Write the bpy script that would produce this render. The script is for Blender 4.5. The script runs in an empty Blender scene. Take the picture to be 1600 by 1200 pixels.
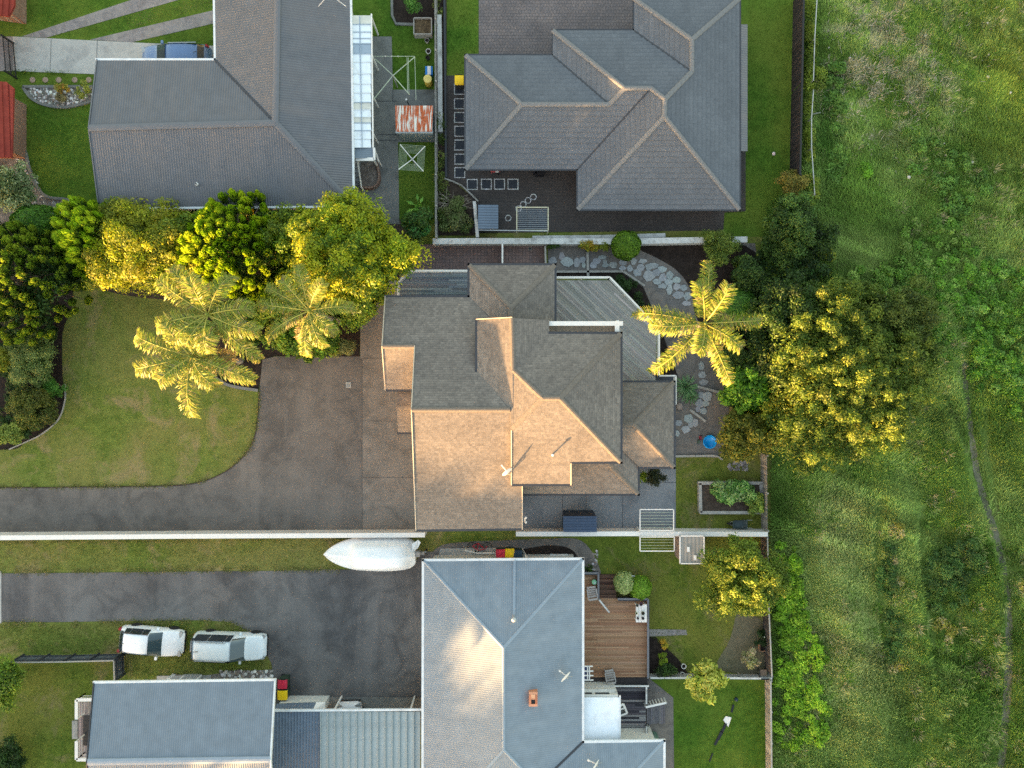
import bpy, math, random
import numpy as np
from mathutils import Vector, Matrix, noise as mnoise

SC = bpy.context.scene
R = math.radians
random.seed(7)
RNG = np.random.default_rng(7)

# ------------------------------------------------------------------ camera
CAMH = 48.5                       # drone height in metres
FPX = 800 / math.tan(R(35))       # focal length in photo pixels (1600 wide)
cam = bpy.data.cameras.new('camera')
cam.sensor_width = 36
cam.lens = 18 / math.tan(R(35))
cam.clip_start = 0.5
cam.clip_end = 2000
camo = bpy.data.objects.new('camera', cam)
SC.collection.objects.link(camo)
camo.location = (0, 0, CAMH)
SC.camera = camo

# ------------------------------------------------------------------ sky, sun, exposure
SUN_EL = R(2.7)
SUN_AZ = R(225)                   # compass bearing the light comes from (north = +y): south-west
world = bpy.data.worlds.new('World')
SC.world = world
world.use_nodes = True
wn = world.node_tree.nodes
wbg = wn['Background']
sky = wn.new('ShaderNodeTexSky')
sky.sky_type = 'NISHITA'
sky.sun_disc = False
sky.sun_elevation = SUN_EL
sky.sun_rotation = SUN_AZ
sky.air_density = 1.0
sky.dust_density = 2.2
sky.ozone_density = 0.6
world.cycles.sampling_method = 'MANUAL'
world.cycles.sample_map_resolution = 2048
world.node_tree.links.new(sky.outputs[0], wbg.inputs[0])
wbg.inputs[1].default_value = 0.15
sl = bpy.data.lights.new('sun', 'SUN')
sl.energy = 4.0
sl.angle = R(0.9)
sl.color = (1.0, 0.58, 0.24)
so = bpy.data.objects.new('sun', sl)
SC.collection.objects.link(so)
to_sun = Vector((math.sin(SUN_AZ) * math.cos(SUN_EL), math.cos(SUN_AZ) * math.cos(SUN_EL), math.sin(SUN_EL)))
so.rotation_euler = (-to_sun).to_track_quat('-Z', 'Y').to_euler()
so.location = to_sun * 120
vs = SC.view_settings
vs.view_transform = 'Standard'
vs.look = 'None'
vs.gamma = 1
vs.use_curve_mapping = False
vs.exposure = 3.42
SC.cycles.use_denoising = False
SC.cycles.sample_clamp_direct = 0.5
SC.cycles.sample_clamp_indirect = 0.25
SC.cycles.max_bounces = 6
SC.cycles.transparent_max_bounces = 8

# ------------------------------------------------------------------ helpers
def lin(c):
    c = c / 255.0
    return c / 12.92 if c <= 0.04045 else ((c + 0.055) / 1.055) ** 2.4
def S(r, g, b):
    return (lin(r), lin(g), lin(b))
def W(px, py, h=0.0):
    k = (CAMH - h) / FPX
    return Vector(((px - 800) * k, (600 - py) * k, h))
PX = CAMH / FPX                    # metres per photo pixel on the ground

def tag(o, label=None, cat=None, group=None, kind=None):
    if label: o['label'] = label
    if cat: o['category'] = cat
    if group: o['group'] = group
    if kind: o['kind'] = kind
    return o
def thing(name, label, cat, loc=(0, 0, 0), rz=0.0, group=None):
    o = bpy.data.objects.new(name, None)
    o.empty_display_size = 0.2
    SC.collection.objects.link(o)
    o.location = loc
    o.rotation_euler = (0, 0, rz)
    return tag(o, label, cat, group)
def put(name, me, parent=None, local=False, kind=None):
    o = bpy.data.objects.new(name, me)
    SC.collection.objects.link(o)
    if parent is not None:
        o.parent = parent
        if not local:
            a = Vector((0, 0, 0)); q = parent
            while q is not None:
                a += Vector(q.location); q = q.parent
            o.location = -a
    if kind: o['kind'] = kind
    return o
def copy_tree(o, parent=None):
    c = o.copy()
    SC.collection.objects.link(c)
    c.parent = parent
    for ch in list(o.children):
        copy_tree(ch, c)
    return c

class MB:
    """collects shapes; build() links them as one mesh object"""
    def __init__(s):
        s.v = []; s.f = []; s.uv = None
    def add(s, vs, fs):
        b = len(s.v)
        s.v += [tuple(p) for p in vs]
        s.f += [tuple(i + b for i in f) for f in fs]
        return s
    def box(s, c, d, rz=0.0, taper=1.0):
        x, y, z = d[0] / 2, d[1] / 2, d[2] / 2
        co, si = math.cos(rz), math.sin(rz)
        vs = []
        for zz, t in ((-z, 1.0), (z, taper)):
            for sx, sy in ((-1, -1), (1, -1), (1, 1), (-1, 1)):
                a, b = sx * x * t, sy * y * t
                vs.append((c[0] + a * co - b * si, c[1] + a * si + b * co, c[2] + zz))
        return s.add(vs, [(3, 2, 1, 0), (4, 5, 6, 7), (0, 1, 5, 4), (1, 2, 6, 5), (2, 3, 7, 6), (3, 0, 4, 7)])
    def bar(s, p, q, w, h=None, up=Vector((0, 0, 1))):
        """rectangular bar from p to q, centred on the line"""
        p, q = Vector(p), Vector(q); h = h or w
        d = (q - p).normalized()
        u = d.cross(up)
        if u.length < 1e-4: u = Vector((1, 0, 0))
        u.normalize(); n = u.cross(d)
        vs = []
        for e in (p, q):
            for a, b in ((-1, -1), (1, -1), (1, 1), (-1, 1)):
                vs.append(e + u * a * w / 2 + n * b * h / 2)
        return s.add(vs, [(0, 1, 2, 3), (7, 6, 5, 4), (0, 4, 5, 1), (1, 5, 6, 2), (2, 6, 7, 3), (3, 7, 4, 0)])
    def tube(s, pts, rad, n=8, cap=True):
        pts = [Vector(p) for p in pts]
        if not hasattr(rad, '__len__'): rad = [rad] * len(pts)
        vs = []; fs = []; pu = None
        for i, p in enumerate(pts):
            d = (pts[min(i + 1, len(pts) - 1)] - pts[max(i - 1, 0)]).normalized()
            u = d.orthogonal().normalized() if pu is None else (pu - d * pu.dot(d)).normalized()
            pu = u; w = d.cross(u)
            for k in range(n):
                a = 2 * math.pi * k / n
                vs.append(p + (u * math.cos(a) + w * math.sin(a)) * rad[i])
        for i in range(len(pts) - 1):
            for k in range(n):
                k2 = (k + 1) % n
                fs.append((i * n + k, i * n + k2, (i + 1) * n + k2, (i + 1) * n + k))
        if cap:
            fs.append(tuple(range(n - 1, -1, -1)))
            fs.append(tuple((len(pts) - 1) * n + k for k in range(n)))
        return s.add(vs, fs)
    def prism(s, poly, z0, z1):
        """poly: list of (x,y[,z]); flat prism"""
        a = sum(poly[i][0] * poly[(i + 1) % len(poly)][1] - poly[(i + 1) % len(poly)][0] * poly[i][1] for i in range(len(poly)))
        if a < 0: poly = poly[::-1]
        n = len(poly)
        vs = [(p[0], p[1], z0) for p in poly] + [(p[0], p[1], z1) for p in poly]
        fs = [tuple(range(n - 1, -1, -1)), tuple(range(n, 2 * n))]
        fs += [(i, (i + 1) % n, n + (i + 1) % n, n + i) for i in range(n)]
        return s.add(vs, fs)
    def lathe(s, prof, n=16, c=(0, 0, 0)):
        vs = []; fs = []
        for r, z in prof:
            for k in range(n):
                a = 2 * math.pi * k / n
                vs.append((c[0] + r * math.cos(a), c[1] + r * math.sin(a), c[2] + z))
        m = len(prof)
        for i in range(m - 1):
            for k in range(n):
                k2 = (k + 1) % n
                fs.append((i * n + k, i * n + k2, (i + 1) * n + k2, (i + 1) * n + k))
        fs.append(tuple(range(n - 1, -1, -1))); fs.append(tuple((m - 1) * n + k for k in range(n)))
        return s.add(vs, fs)
    def grid(s, rows, close=False):
        n = len(rows[0]); vs = [p for r in rows for p in r]; fs = []
        for i in range(len(rows) - 1):
            for k in range(n - 1 + (1 if close else 0)):
                k2 = (k + 1) % n
                fs.append((i * n + k, i * n + k2, (i + 1) * n + k2, (i + 1) * n + k))
        return s.add(vs, fs)
    def mesh(s, name, mat, smooth=False):
        me = bpy.data.meshes.new(name)
        me.from_pydata(s.v, [], s.f)
        if mat: me.materials.append(mat)
        if smooth: me.polygons.foreach_set('use_smooth', [True] * len(me.polygons))
        me.update()
        return me
    def build(s, name, mat, parent=None, local=False, smooth=False, kind=None):
        return put(name, s.mesh(name, mat, smooth), parent, local, kind)

# ------------------------------------------------------------------ materials
class NT:
    def __init__(s, name):
        s.m = bpy.data.materials.new(name); s.m.use_nodes = True
        s.t = s.m.node_tree; s.n = s.t.nodes; s.b = s.n['Principled BSDF']; s.out = s.n['Material Output']
        s.tc = s.n.new('ShaderNodeTexCoord')
    def l(s, a, b): s.t.links.new(a, b)
    def node(s, k, **kw):
        n = s.n.new(k)
        for a, v in kw.items(): setattr(n, a, v)
        return n
    def coord(s, kind='Object', scale=(1, 1, 1), rot=0.0):
        mp = s.node('ShaderNodeMapping')
        s.l(s.tc.outputs[kind], mp.inputs[0])
        mp.inputs['Scale'].default_value = scale
        mp.inputs['Rotation'].default_value = (0, 0, rot)
        return mp.outputs[0]
    def noise(s, vec, scale, detail=3, rough=0.55, dist=0.0):
        n = s.node('ShaderNodeTexNoise')
        s.l(vec, n.inputs['Vector'])
        n.inputs['Scale'].default_value = scale; n.inputs['Detail'].default_value = detail
        n.inputs['Roughness'].default_value = rough; n.inputs['Distortion'].default_value = dist
        return n.outputs[0]
    def ramp(s, fac, stops):
        r = s.node('ShaderNodeValToRGB')
        s.l(fac, r.inputs[0]); e = r.color_ramp.elements
        while len(e) < len(stops): e.new(0.5)
        for el, (p, c) in zip(e, stops):
            el.position = p; el.color = (*c, 1) if hasattr(c, '__len__') else (c, c, c, 1)
        return r.outputs[0]
    def mix(s, fac, a, b, mode='MIX'):
        m = s.node('ShaderNodeMix', data_type='RGBA', blend_type=mode)
        for sock, v in ((m.inputs[0], fac), (m.inputs[6], a), (m.inputs[7], b)):
            if hasattr(v, 'links'): s.l(v, sock)
            elif sock.type == 'VALUE': sock.default_value = v
            else: sock.default_value = (*v, 1)
        return m.outputs[2]
    def math(s, op, a, b=0.0, clamp=False):
        m = s.node('ShaderNodeMath', operation=op, use_clamp=clamp)
        for i, v in enumerate((a, b)):
            if hasattr(v, 'links'): s.l(v, m.inputs[i])
            else: m.inputs[i].default_value = v
        return m.outputs[0]
    def bump(s, h, strength=0.5, dist=0.02, prev=None):
        b = s.node('ShaderNodeBump')
        b.inputs['Strength'].default_value = strength; b.inputs['Distance'].default_value = dist
        s.l(h, b.inputs['Height'])
        if prev is not None: s.l(prev, b.inputs['Normal'])
        return b.outputs[0]
    def done(s, col=None, rough=0.8, nrm=None, metal=0.0, spec=0.4):
        if col is not None:
            if hasattr(col, 'links'): s.l(col, s.b.inputs['Base Color'])
            else: s.b.inputs['Base Color'].default_value = (*col, 1)
        if hasattr(rough, 'links'): s.l(rough, s.b.inputs['Roughness'])
        else: s.b.inputs['Roughness'].default_value = rough
        s.b.inputs['Metallic'].default_value = metal
        s.b.inputs['Specular IOR Level'].default_value = spec
        if nrm is not None: s.l(nrm, s.b.inputs['Normal'])
        return s.m

def mul(c, k): return tuple(x * k for x in c)
def plain(name, c, rough=0.6, var=0.12, scale=6.0, metal=0.0, spec=0.4, bump=0.0, dirt=None, dscale=0.8, damt=0.5):
    """painted / simple surface: two tones of noise, optional dirt blotches, fine bump"""
    t = NT(name); v = t.coord()
    n1 = t.noise(v, scale, 4)
    col = t.ramp(n1, [(0.3, mul(c, 1 - var)), (0.7, mul(c, 1 + var))])
    if dirt is not None:
        n2 = t.noise(v, dscale, 5, 0.65, 0.4)
        f = t.ramp(n2, [(0.5, 0.0), (0.72, damt)])
        col = t.mix(f, col, dirt)
    nr = t.bump(t.noise(v, scale * 8, 3), 0.4, bump) if bump else None
    return t.done(col, rough, nr, metal, spec)
def ground(name, c1, c2, c3, fine=9.0, mid=2.2, big=0.18, bump=0.03, rough=0.95, c4=None, amt=0.6):
    """grass or soil sheet: fine grain, mid mottling, large patches, optional bare patches c4"""
    t = NT(name); v = t.coord()
    f = t.noise(v, fine, 4, 0.7); m = t.noise(v, mid, 5, 0.65); g = t.noise(v, big, 4, 0.6, 0.5)
    a = t.ramp(f, [(0.3, mul(c1, 0.45)), (0.52, c1), (0.72, mul(c2, 1.15))])
    b = t.ramp(m, [(0.36, mul(c1, 0.7)), (0.62, mul(c2, 1.15))])
    col = t.mix(0.4, a, b)
    col = t.mix(t.ramp(g, [(0.4, 0.0), (0.62, amt)]), col, c3)
    if c4 is not None:
        p = t.noise(v, 0.45, 6, 0.7, 0.6)
        col = t.mix(t.ramp(p, [(0.52, 0.0), (0.66, 0.8)]), col, c4)
    nr = t.bump(f, 0.8, bump, t.bump(m, 0.5, bump * 2))
    return t.done(col, rough, nr, 0, 0.15)
def asphalt(name, c, warm, speck=16.0, patch=0.28, stain=0.35, streak=None):
    t = NT(name); v = t.coord()
    f = t.noise(v, speck, 2, 0.8)
    col = t.ramp(f, [(0.3, mul(c, 0.7)), (0.5, c), (0.7, mul(c, 1.4))])
    g = t.noise(v, patch, 6, 0.62, 0.8)
    col = t.mix(t.ramp(g, [(0.4, 0.0), (0.6, 0.85)]), col, warm)
    g2 = t.noise(v, patch * 3.1, 5, 0.6, 1.2)
    col = t.mix(t.ramp(g2, [(0.45, 0.0), (0.66, 0.6)]), col, mul(c, 0.62))
    if streak:
        vv = t.coord('Object', streak[0], streak[1])
        k = t.noise(vv, 0.35, 4, 0.6, 0.3)
        col = t.mix(t.ramp(k, [(0.5, 0.0), (0.7, 0.55)]), col, mul(warm, 1.25))
    d = t.noise(v, 0.55, 5, 0.7, 0.3)
    col = t.mix(t.ramp(d, [(0.58, 0.0), (0.75, stain)]), col, mul(c, 0.4))
    return t.done(col, 0.93, t.bump(f, 0.5, 0.01), 0, 0.25)
def pavers(name, c, c2, mortar, w, h, rot=0.0, off=0.5):
    t = NT(name); v = t.coord('Object', (1, 1, 1), rot)
    b = t.node('ShaderNodeTexBrick'); b.offset = off
    t.l(v, b.inputs['Vector'])
    b.inputs['Scale'].default_value = 1; b.inputs['Brick Width'].default_value = w; b.inputs['Row Height'].default_value = h
    b.inputs['Mortar Size'].default_value = 0.012; b.inputs['Mortar Smooth'].default_value = 0.3
    b.inputs['Color1'].default_value = (*c, 1); b.inputs['Color2'].default_value = (*c2, 1); b.inputs['Mortar'].default_value = (*mortar, 1)
    n = t.noise(v, 0.5, 5, 0.65, 0.4)
    col = t.mix(t.ramp(n, [(0.4, 0.0), (0.7, 0.6)]), b.outputs[0], mul(c, 0.55))
    f = t.noise(v, 12, 3)
    col = t.mix(0.5, col, t.mix(1.0, col, t.ramp(f, [(0.3, 0.55), (0.7, 1.5)]), 'MULTIPLY'))
    return t.done(col, 0.9, t.bump(b.outputs[1], -0.5, 0.01), 0, 0.25)
def shingle(name, ca, cb, cc, w=0.3, h=0.19):
    """asphalt shingles on the slope's own UV (metres): tabs of three tones, butt shadow line by bump"""
    t = NT(name); v = t.coord('UV')
    def br(w_, h_, off, A, B, mo):
        b = t.node('ShaderNodeTexBrick'); b.offset = off
        t.l(v, b.inputs['Vector'])
        b.inputs['Scale'].default_value = 1; b.inputs['Brick Width'].default_value = w_; b.inputs['Row Height'].default_value = h_
        b.inputs['Mortar Size'].default_value = mo; b.inputs['Mortar Smooth'].default_value = 0.2
        b.inputs['Color1'].default_value = (*A, 1); b.inputs['Color2'].default_value = (*B, 1); b.inputs['Mortar'].default_value = (*mul(ca, 0.55), 1)
        return b
    b1 = br(w, h, 0.37, ca, cb, 0.010)
    b2 = br(w * 0.71, h, 0.61, cc, ca, 0.0)
    col = t.mix(0.5, b1.outputs[0], b2.outputs[0])
    n = t.noise(v, 0.35, 5, 0.6, 0.3)
    col = t.mix(t.ramp(n, [(0.4, 0.0), (0.7, 0.4)]), col, mul(cb, 0.75))
    f = t.noise(v, 11, 3, 0.8)
    col = t.mix(0.55, col, t.mix(1.0, col, t.ramp(f, [(0.3, 0.5), (0.7, 1.5)]), 'MULTIPLY'))
    return t.done(col, 0.92, t.bump(b1.outputs[1], -0.6, 0.012, t.bump(f, 0.4, 0.008)), 0, 0.2)
def ribbed(name, c, pitch=0.152, rough=0.45, spec=0.5, dirt=None, depth=0.02, rust=None, metal=0.0, damt=0.5):
    """long-run corrugated steel: ribs run up the slope (UV v)"""
    t = NT(name); v = t.coord('UV')
    w = t.node('ShaderNodeTexWave'); w.wave_type = 'BANDS'; w.bands_direction = 'X'; w.wave_profile = 'SIN'
    t.l(v, w.inputs['Vector']); w.inputs['Scale'].default_value = 2 * math.pi / 20 / pitch
    n = t.noise(v, 1.5, 5, 0.6)
    col = t.ramp(n, [(0.3, mul(c, 0.88)), (0.7, mul(c, 1.12))])
    col = t.mix(0.22, col, t.mix(1.0, col, t.ramp(w.outputs[1], [(0.0, 0.4), (1.0, 1.25)]), 'MULTIPLY'))
    sp = t.noise(v, 9, 3, 0.7)
    col = t.mix(t.ramp(sp, [(0.6, 0.0), (0.8, 0.25)]), col, mul(c, 1.4))
    if dirt is not None:
        vv = t.coord('UV', (1.2, 0.25, 1))
        d = t.noise(vv, 0.6, 5, 0.6, 0.5)
        col = t.mix(t.ramp(d, [(0.45, 0.0), (0.72, damt)]), col, dirt)
    if rust is not None:
        vv = t.coord('UV', (5.0, 0.5, 1))
        d = t.noise(vv, 1.3, 6, 0.65, 0.4)
        k = t.noise(v, 1.6, 3)
        f = t.math('MULTIPLY', t.ramp(d, [(0.42, 0.0), (0.5, 1.0)]), t.ramp(k, [(0.3, 0.2), (0.42, 1.0)]))
        col = t.mix(f, col, t.ramp(t.noise(v, 12, 3), [(0.35, mul(rust, 0.45)), (0.65, mul(rust, 1.3))]))
    return t.done(col, rough, t.bump(w.outputs[1], 0.9, depth), metal, spec)
def timber(name, c, c2, scale=2.0, rough=0.85):
    """weathered boards; tone by object random + grain along the longest mesh axis"""
    t = NT(name); v = t.coord()
    a = t.node('ShaderNodeAttribute', attribute_name='Col')
    g = t.noise(v, scale * 3, 4, 0.6)
    col = t.ramp(g, [(0.3, c), (0.7, c2)])
    return t.done(col, rough, t.bump(t.noise(v, 30, 2), 0.3, 0.006), 0, 0.2)
def attrmat(name, rough=0.85, spec=0.25, grain=0.25, gscale=25):
    t = NT(name); v = t.coord()
    a = t.node('ShaderNodeAttribute', attribute_name='Col')
    f = t.noise(v, gscale, 3, 0.7)
    col = t.mix(grain, a.outputs[0], t.mix(1.0, a.outputs[0], t.ramp(f, [(0.3, 0.4), (0.7, 1.6)]), 'MULTIPLY'))
    return t.done(col, rough, None, 0, spec)
def leafmat(name, trans=0.3, rough=0.55, spec=0.3):
    t = NT(name)
    a = t.node('ShaderNodeAttribute', attribute_name='Col')
    t.done(a.outputs[0], rough, None, 0, spec)
    tr = t.node('ShaderNodeBsdfTranslucent')
    t.l(a.outputs[0], tr.inputs[0])
    mx = t.node('ShaderNodeMixShader'); mx.inputs[0].default_value = trans
    t.l(t.b.outputs[0], mx.inputs[1]); t.l(tr.outputs[0], mx.inputs[2]); t.l(mx.outputs[0], t.out.inputs[0])
    return t.m
def glassy(name, c, rough=0.08):
    t = NT(name)
    t.b.inputs['Coat Weight'].default_value = 0.3
    return t.done(c, rough, None, 0.0, 0.8)

M = {}
M['white'] = plain('white_paint', S(226, 222, 218), 0.5, 0.05, 5)
M['wall_white'] = plain('white_masonry_paint', S(222, 213, 206), 0.8, 0.06, 2, dirt=S(176, 166, 156), dscale=1.1, damt=0.5)
M['old_white'] = plain('weathered_white', S(196, 196, 194), 0.85, 0.12, 4, dirt=S(110, 106, 100), dscale=2.0, damt=0.75, bump=0.01)
M['gutter_white'] = plain('gutter_white', S(214, 218, 222), 0.5, 0.05, 4, dirt=S(150, 146, 142), dscale=1.5, damt=0.4)
M['gutter_dark'] = plain('gutter_dark', S(58, 60, 66), 0.5, 0.1, 4)
M['black'] = plain('black_plastic', S(34, 34, 36), 0.6, 0.2, 8)
M['rubber'] = plain('rubber', S(38, 38, 40), 0.85, 0.2, 12)
M['steel'] = plain('galvanised_steel', S(170, 174, 176), 0.45, 0.08, 8, metal=0.5)
M['wire'] = plain('line_wire', S(168, 178, 158), 0.5, 0.05, 8)
M['stucco'] = plain('stucco', S(196, 182, 162), 0.9, 0.06, 5, bump=0.006)
M['weatherboard'] = plain('weatherboard', S(206, 204, 198), 0.7, 0.05, 3)
M['brickwall'] = pavers('brick_wall', S(140, 104, 88), S(120, 88, 76), S(150, 144, 136), 0.24, 0.086)
M['concrete'] = plain('concrete', S(172, 170, 166), 0.9, 0.07, 3, bump=0.006, dirt=S(128, 126, 126), dscale=0.7, damt=0.65)
M['concrete_old'] = plain('old_concrete', S(116, 116, 114), 0.92, 0.12, 2.5, bump=0.008, dirt=S(72, 74, 72), dscale=0.45, damt=0.85)
M['concrete_grey'] = plain('grey_concrete', S(128, 130, 134), 0.92, 0.08, 6, bump=0.006, dirt=S(92, 96, 102), dscale=0.5, damt=0.7)
M['strip'] = asphalt('strip_drive', S(134, 128, 128), S(150, 143, 138), 14, 0.5, 0.25)
M['asphalt'] = asphalt('asphalt_drive', S(102, 96, 92), S(120, 111, 104), 15, 0.2, 0.3, ((1.0, 0.16, 1), R(28)))
M['asphalt_dark'] = asphalt('asphalt_dark', S(88, 86, 87), S(116, 112, 110), 15, 0.15, 0.35, ((1.0, 0.12, 1), R(-38)))
M['apron'] = asphalt('exposed_aggregate', S(124, 116, 109), S(138, 127, 118), 15, 0.3, 0.5)
M['gravel'] = asphalt('gravel', S(112, 108, 106), S(126, 116, 108), 16, 0.5, 0.45)
M['mulch'] = ground('mulch', S(46, 39, 36), S(70, 59, 54), S(36, 31, 29), 9, 3, 0.6, 0.06)
M['soil'] = ground('soil', S(74, 63, 56), S(98, 86, 76), S(58, 50, 44), 14, 3, 0.6, 0.05)
M['pebble_bed'] = ground('pebble_bed', S(120, 112, 106), S(170, 164, 158), S(92, 84, 78), 6, 2.5, 0.6, 0.07)
M['lawn'] = ground('lawn_dry', S(94, 112, 44), S(126, 134, 64), S(136, 126, 74), 9, 1.5, 0.2, 0.03, c4=S(148, 130, 92))
M['lawn_green'] = ground('lawn_green', S(62, 94, 26), S(90, 120, 40), S(108, 120, 46), 9, 1.8, 0.2, 0.03)
M['lawn_mid'] = ground('lawn_mid', S(82, 102, 36), S(112, 122, 48), S(126, 120, 56), 9, 1.8, 0.16, 0.03, c4=S(128, 116, 80))
M['dirt_lawn'] = ground('dirt_patch', S(104, 100, 76), S(128, 120, 98), S(112, 102, 84), 16, 2.2, 0.4, 0.03)
M['field'] = ground('field_grass', S(104, 130, 58), S(138, 156, 84), S(120, 144, 70), 9, 1.2, 0.09, 0.1, c4=S(128, 128, 84), amt=0.5)
M['trail'] = ground('dirt_trail', S(112, 112, 92), S(140, 134, 114), S(98, 102, 78), 9, 2, 0.5, 0.04)
M['brick_pave'] = pavers('brick_paving', S(132, 108, 102), S(112, 98, 98), S(76, 68, 66), 0.23, 0.23, 0.0, 0.0)
M['drive_pave'] = pavers('drive_pavers', S(112, 106, 108), S(124, 114, 112), S(70, 68, 70), 0.21, 0.21, 0.0, 0.5)
M['dark_pave'] = pavers('dark_pavers', S(78, 73, 72), S(88, 80, 76), S(52, 50, 50), 0.2, 0.1, 0.0, 0.5)
M['shingle'] = shingle('brown_grey_shingles', S(120, 114, 108), S(96, 91, 88), S(152, 143, 134), 0.26, 0.145)
M['shingle_cap'] = plain('shingle_cap', S(112, 105, 98), 0.92, 0.18, 8)
M['tile'] = shingle('grey_concrete_tiles', S(102, 106, 113), S(92, 96, 103), S(112, 116, 123), 0.33, 0.32)
M['tile_cap'] = plain('ridge_tile_grey', S(116, 116, 118), 0.9, 0.12, 6)
M['nw_roof'] = ribbed('charcoal_steel', S(94, 96, 103), 0.152, 0.5, 0.5, dirt=S(112, 106, 106))
M['s_roof'] = ribbed('blue_grey_steel', S(122, 134, 146), 0.13, 0.5, 0.4, dirt=S(142, 150, 158), depth=0.005)
M['sw_roof'] = ribbed('slate_blue_steel', S(114, 126, 139), 0.13, 0.5, 0.4, dirt=S(104, 116, 128), depth=0.008)
M['rust_roof'] = ribbed('rusty_iron', S(206, 206, 200), 0.16, 0.6, 0.4, rust=S(176, 84, 40), depth=0.03)
M['car_dark'] = ribbed('carport_blue', S(92, 106, 124), 0.19, 0.5, 0.4, dirt=S(78, 92, 108))
M['car_light'] = ribbed('carport_zinc', S(154, 164, 166), 0.9, 0.55, 0.4, dirt=S(128, 136, 138), depth=0.001)
M['red_tile'] = shingle('red_tiles', S(140, 58, 48), S(118, 46, 40), S(152, 70, 58), 0.33, 0.34)
M['poly'] = plain('pergola_sheet', S(226, 232, 240), 0.4, 0.04, 1.5, dirt=S(186, 186, 184), dscale=1.2, damt=0.5)
M['leaf'] = leafmat('leaf', 0.3)
M['palm_leaf'] = leafmat('palm_leaf', 0.35, 0.5, 0.4)
M['grass'] = leafmat('grass_blades', 0.35, 0.8, 0.1)
M['bark'] = plain('bark', S(104, 90, 78), 0.95, 0.25, 7, bump=0.03)
M['palm_bark'] = plain('palm_trunk', S(158, 148, 136), 0.9, 0.15, 5, bump=0.02)
M['deadwood'] = plain('dead_wood', S(150, 140, 126), 0.95, 0.2, 6)
M['sleeper'] = plain('grey_sleeper', S(160, 156, 150), 0.92, 0.14, 7, bump=0.008, dirt=S(112, 106, 98), dscale=2.5, damt=0.6)
M['boards'] = attrmat('deck_boards')
M['stone'] = attrmat('flagstone', 0.9, 0.2, 0.35, 9)
M['glass_dark'] = glassy('tinted_glass', S(36, 44, 50))
M['glass_green'] = glassy('windscreen_glass', S(58, 74, 80))

# ------------------------------------------------------------------ colour attribute + clipping helpers
def set_col(me, cols):
    a = me.color_attributes.new('Col', 'FLOAT_COLOR', 'POINT')
    arr = np.ones((len(me.vertices), 4), np.float32)
    arr[:, :3] = np.asarray(cols, np.float32)
    a.data.foreach_set('color', arr.ravel())
class CMB(MB):
    def __init__(s):
        super().__init__(); s.c = []
    def col(s, c):
        s.c += [c] * (len(s.v) - len(s.c)); return s
    def build(s, name, mat, parent=None, local=False, smooth=False, kind=None):
        me = s.mesh(name, mat, smooth); set_col(me, s.c)
        return put(name, me, parent, local, kind)
def clip(poly, f):
    """keep the part of poly (list of Vectors) where f(p) >= 0"""
    out = []
    for i, p in enumerate(poly):
        q = poly[(i + 1) % len(poly)]
        a, b = f(p), f(q)
        if a >= 0: out.append(p)
        if (a > 0 > b) or (a < 0 < b): out.append(p + (q - p) * (a / (a - b)))
    return out
def jit(c, k):
    m = 1 + random.uniform(-k, k)
    return tuple(max(0, x * m * (1 + random.uniform(-k, k) * 0.25)) for x in c)
def P2(pts, h=0.0): return [W(x, y, h) for x, y in pts]

# ------------------------------------------------------------------ ground sheets
_layer = [0]
def sheet(name, pts, z, mat, thick=0.0):
    """flat ground sheet from photo outline; thick>0 makes a slab with a kerb-like edge"""
    m = MB()
    _layer[0] += 1; z += 0.0003 * _layer[0]
    w = P2(pts, z)
    if thick: m.prism(w, z - thick, z)
    else:
        a = sum(w[i].x * w[(i + 1) % len(w)].y - w[(i + 1) % len(w)].x * w[i].y for i in range(len(w)))
        if a < 0: w = w[::-1]
        m.add(w, [tuple(range(len(w)))])
    return tag(m.build(name, mat), kind='structure')
def curve(pts, n=6):
    """Catmull-Rom through photo points"""
    out = []
    for i in range(len(pts) - 1):
        p0, p1, p2, p3 = pts[max(i - 1, 0)], pts[i], pts[i + 1], pts[min(i + 2, len(pts) - 1)]
        for k in range(n):
            t = k / n
            out.append(tuple(0.5 * (2 * p1[j] + (p2[j] - p0[j]) * t + (2 * p0[j] - 5 * p1[j] + 4 * p2[j] - p3[j]) * t * t + (3 * p1[j] - p0[j] - 3 * p2[j] + p3[j]) * t ** 3) for j in (0, 1)))
    return out + [pts[-1]]

g = MB(); g.add([(-400, -400, 0), (400, -400, 0), (400, 400, 0), (-400, 400, 0)], [(0, 1, 2, 3)])
tag(g.build('ground', M['lawn']), kind='structure')
Z1, Z2, Z3, Z4 = 0.004, 0.020, 0.036, 0.052
LAWN_NW = [(-600, -400), (700, -400), (700, 350), (-600, 350)]
sheet('lawn', LAWN_NW, Z1, M['lawn_green'])
sheet('lawn', [(1130, -400), (1262, -400), (1262, 370), (1130, 370)], Z1, M['lawn_green'])
sheet('lawn', [(694, -60), (752, -60), (752, 118), (694, 118)], Z2, M['lawn_green'])
sheet('lawn', [(1056, 712), (1200, 712), (1200, 832), (1056, 832)], Z1, M['lawn_mid'])
sheet('lawn', [(905, 838), (1205, 838), (1205, 1058), (905, 1058)], Z1, M['lawn_mid'])
sheet('lawn', [(1005, 1060), (1207, 1060), (1207, 1260), (1005, 1260)], Z1, M['lawn_green'])
sheet('lawn', [(-60, 1028), (200, 1028), (200, 1260), (-60, 1260)], Z1, M['lawn_mid'])
sheet('bare_ground', curve([(1150, 960), (1185, 965), (1200, 1000), (1198, 1052), (1150, 1052), (1120, 1040), (1140, 1000), (1150, 960)], 5), Z2, M['dirt_lawn'])
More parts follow.
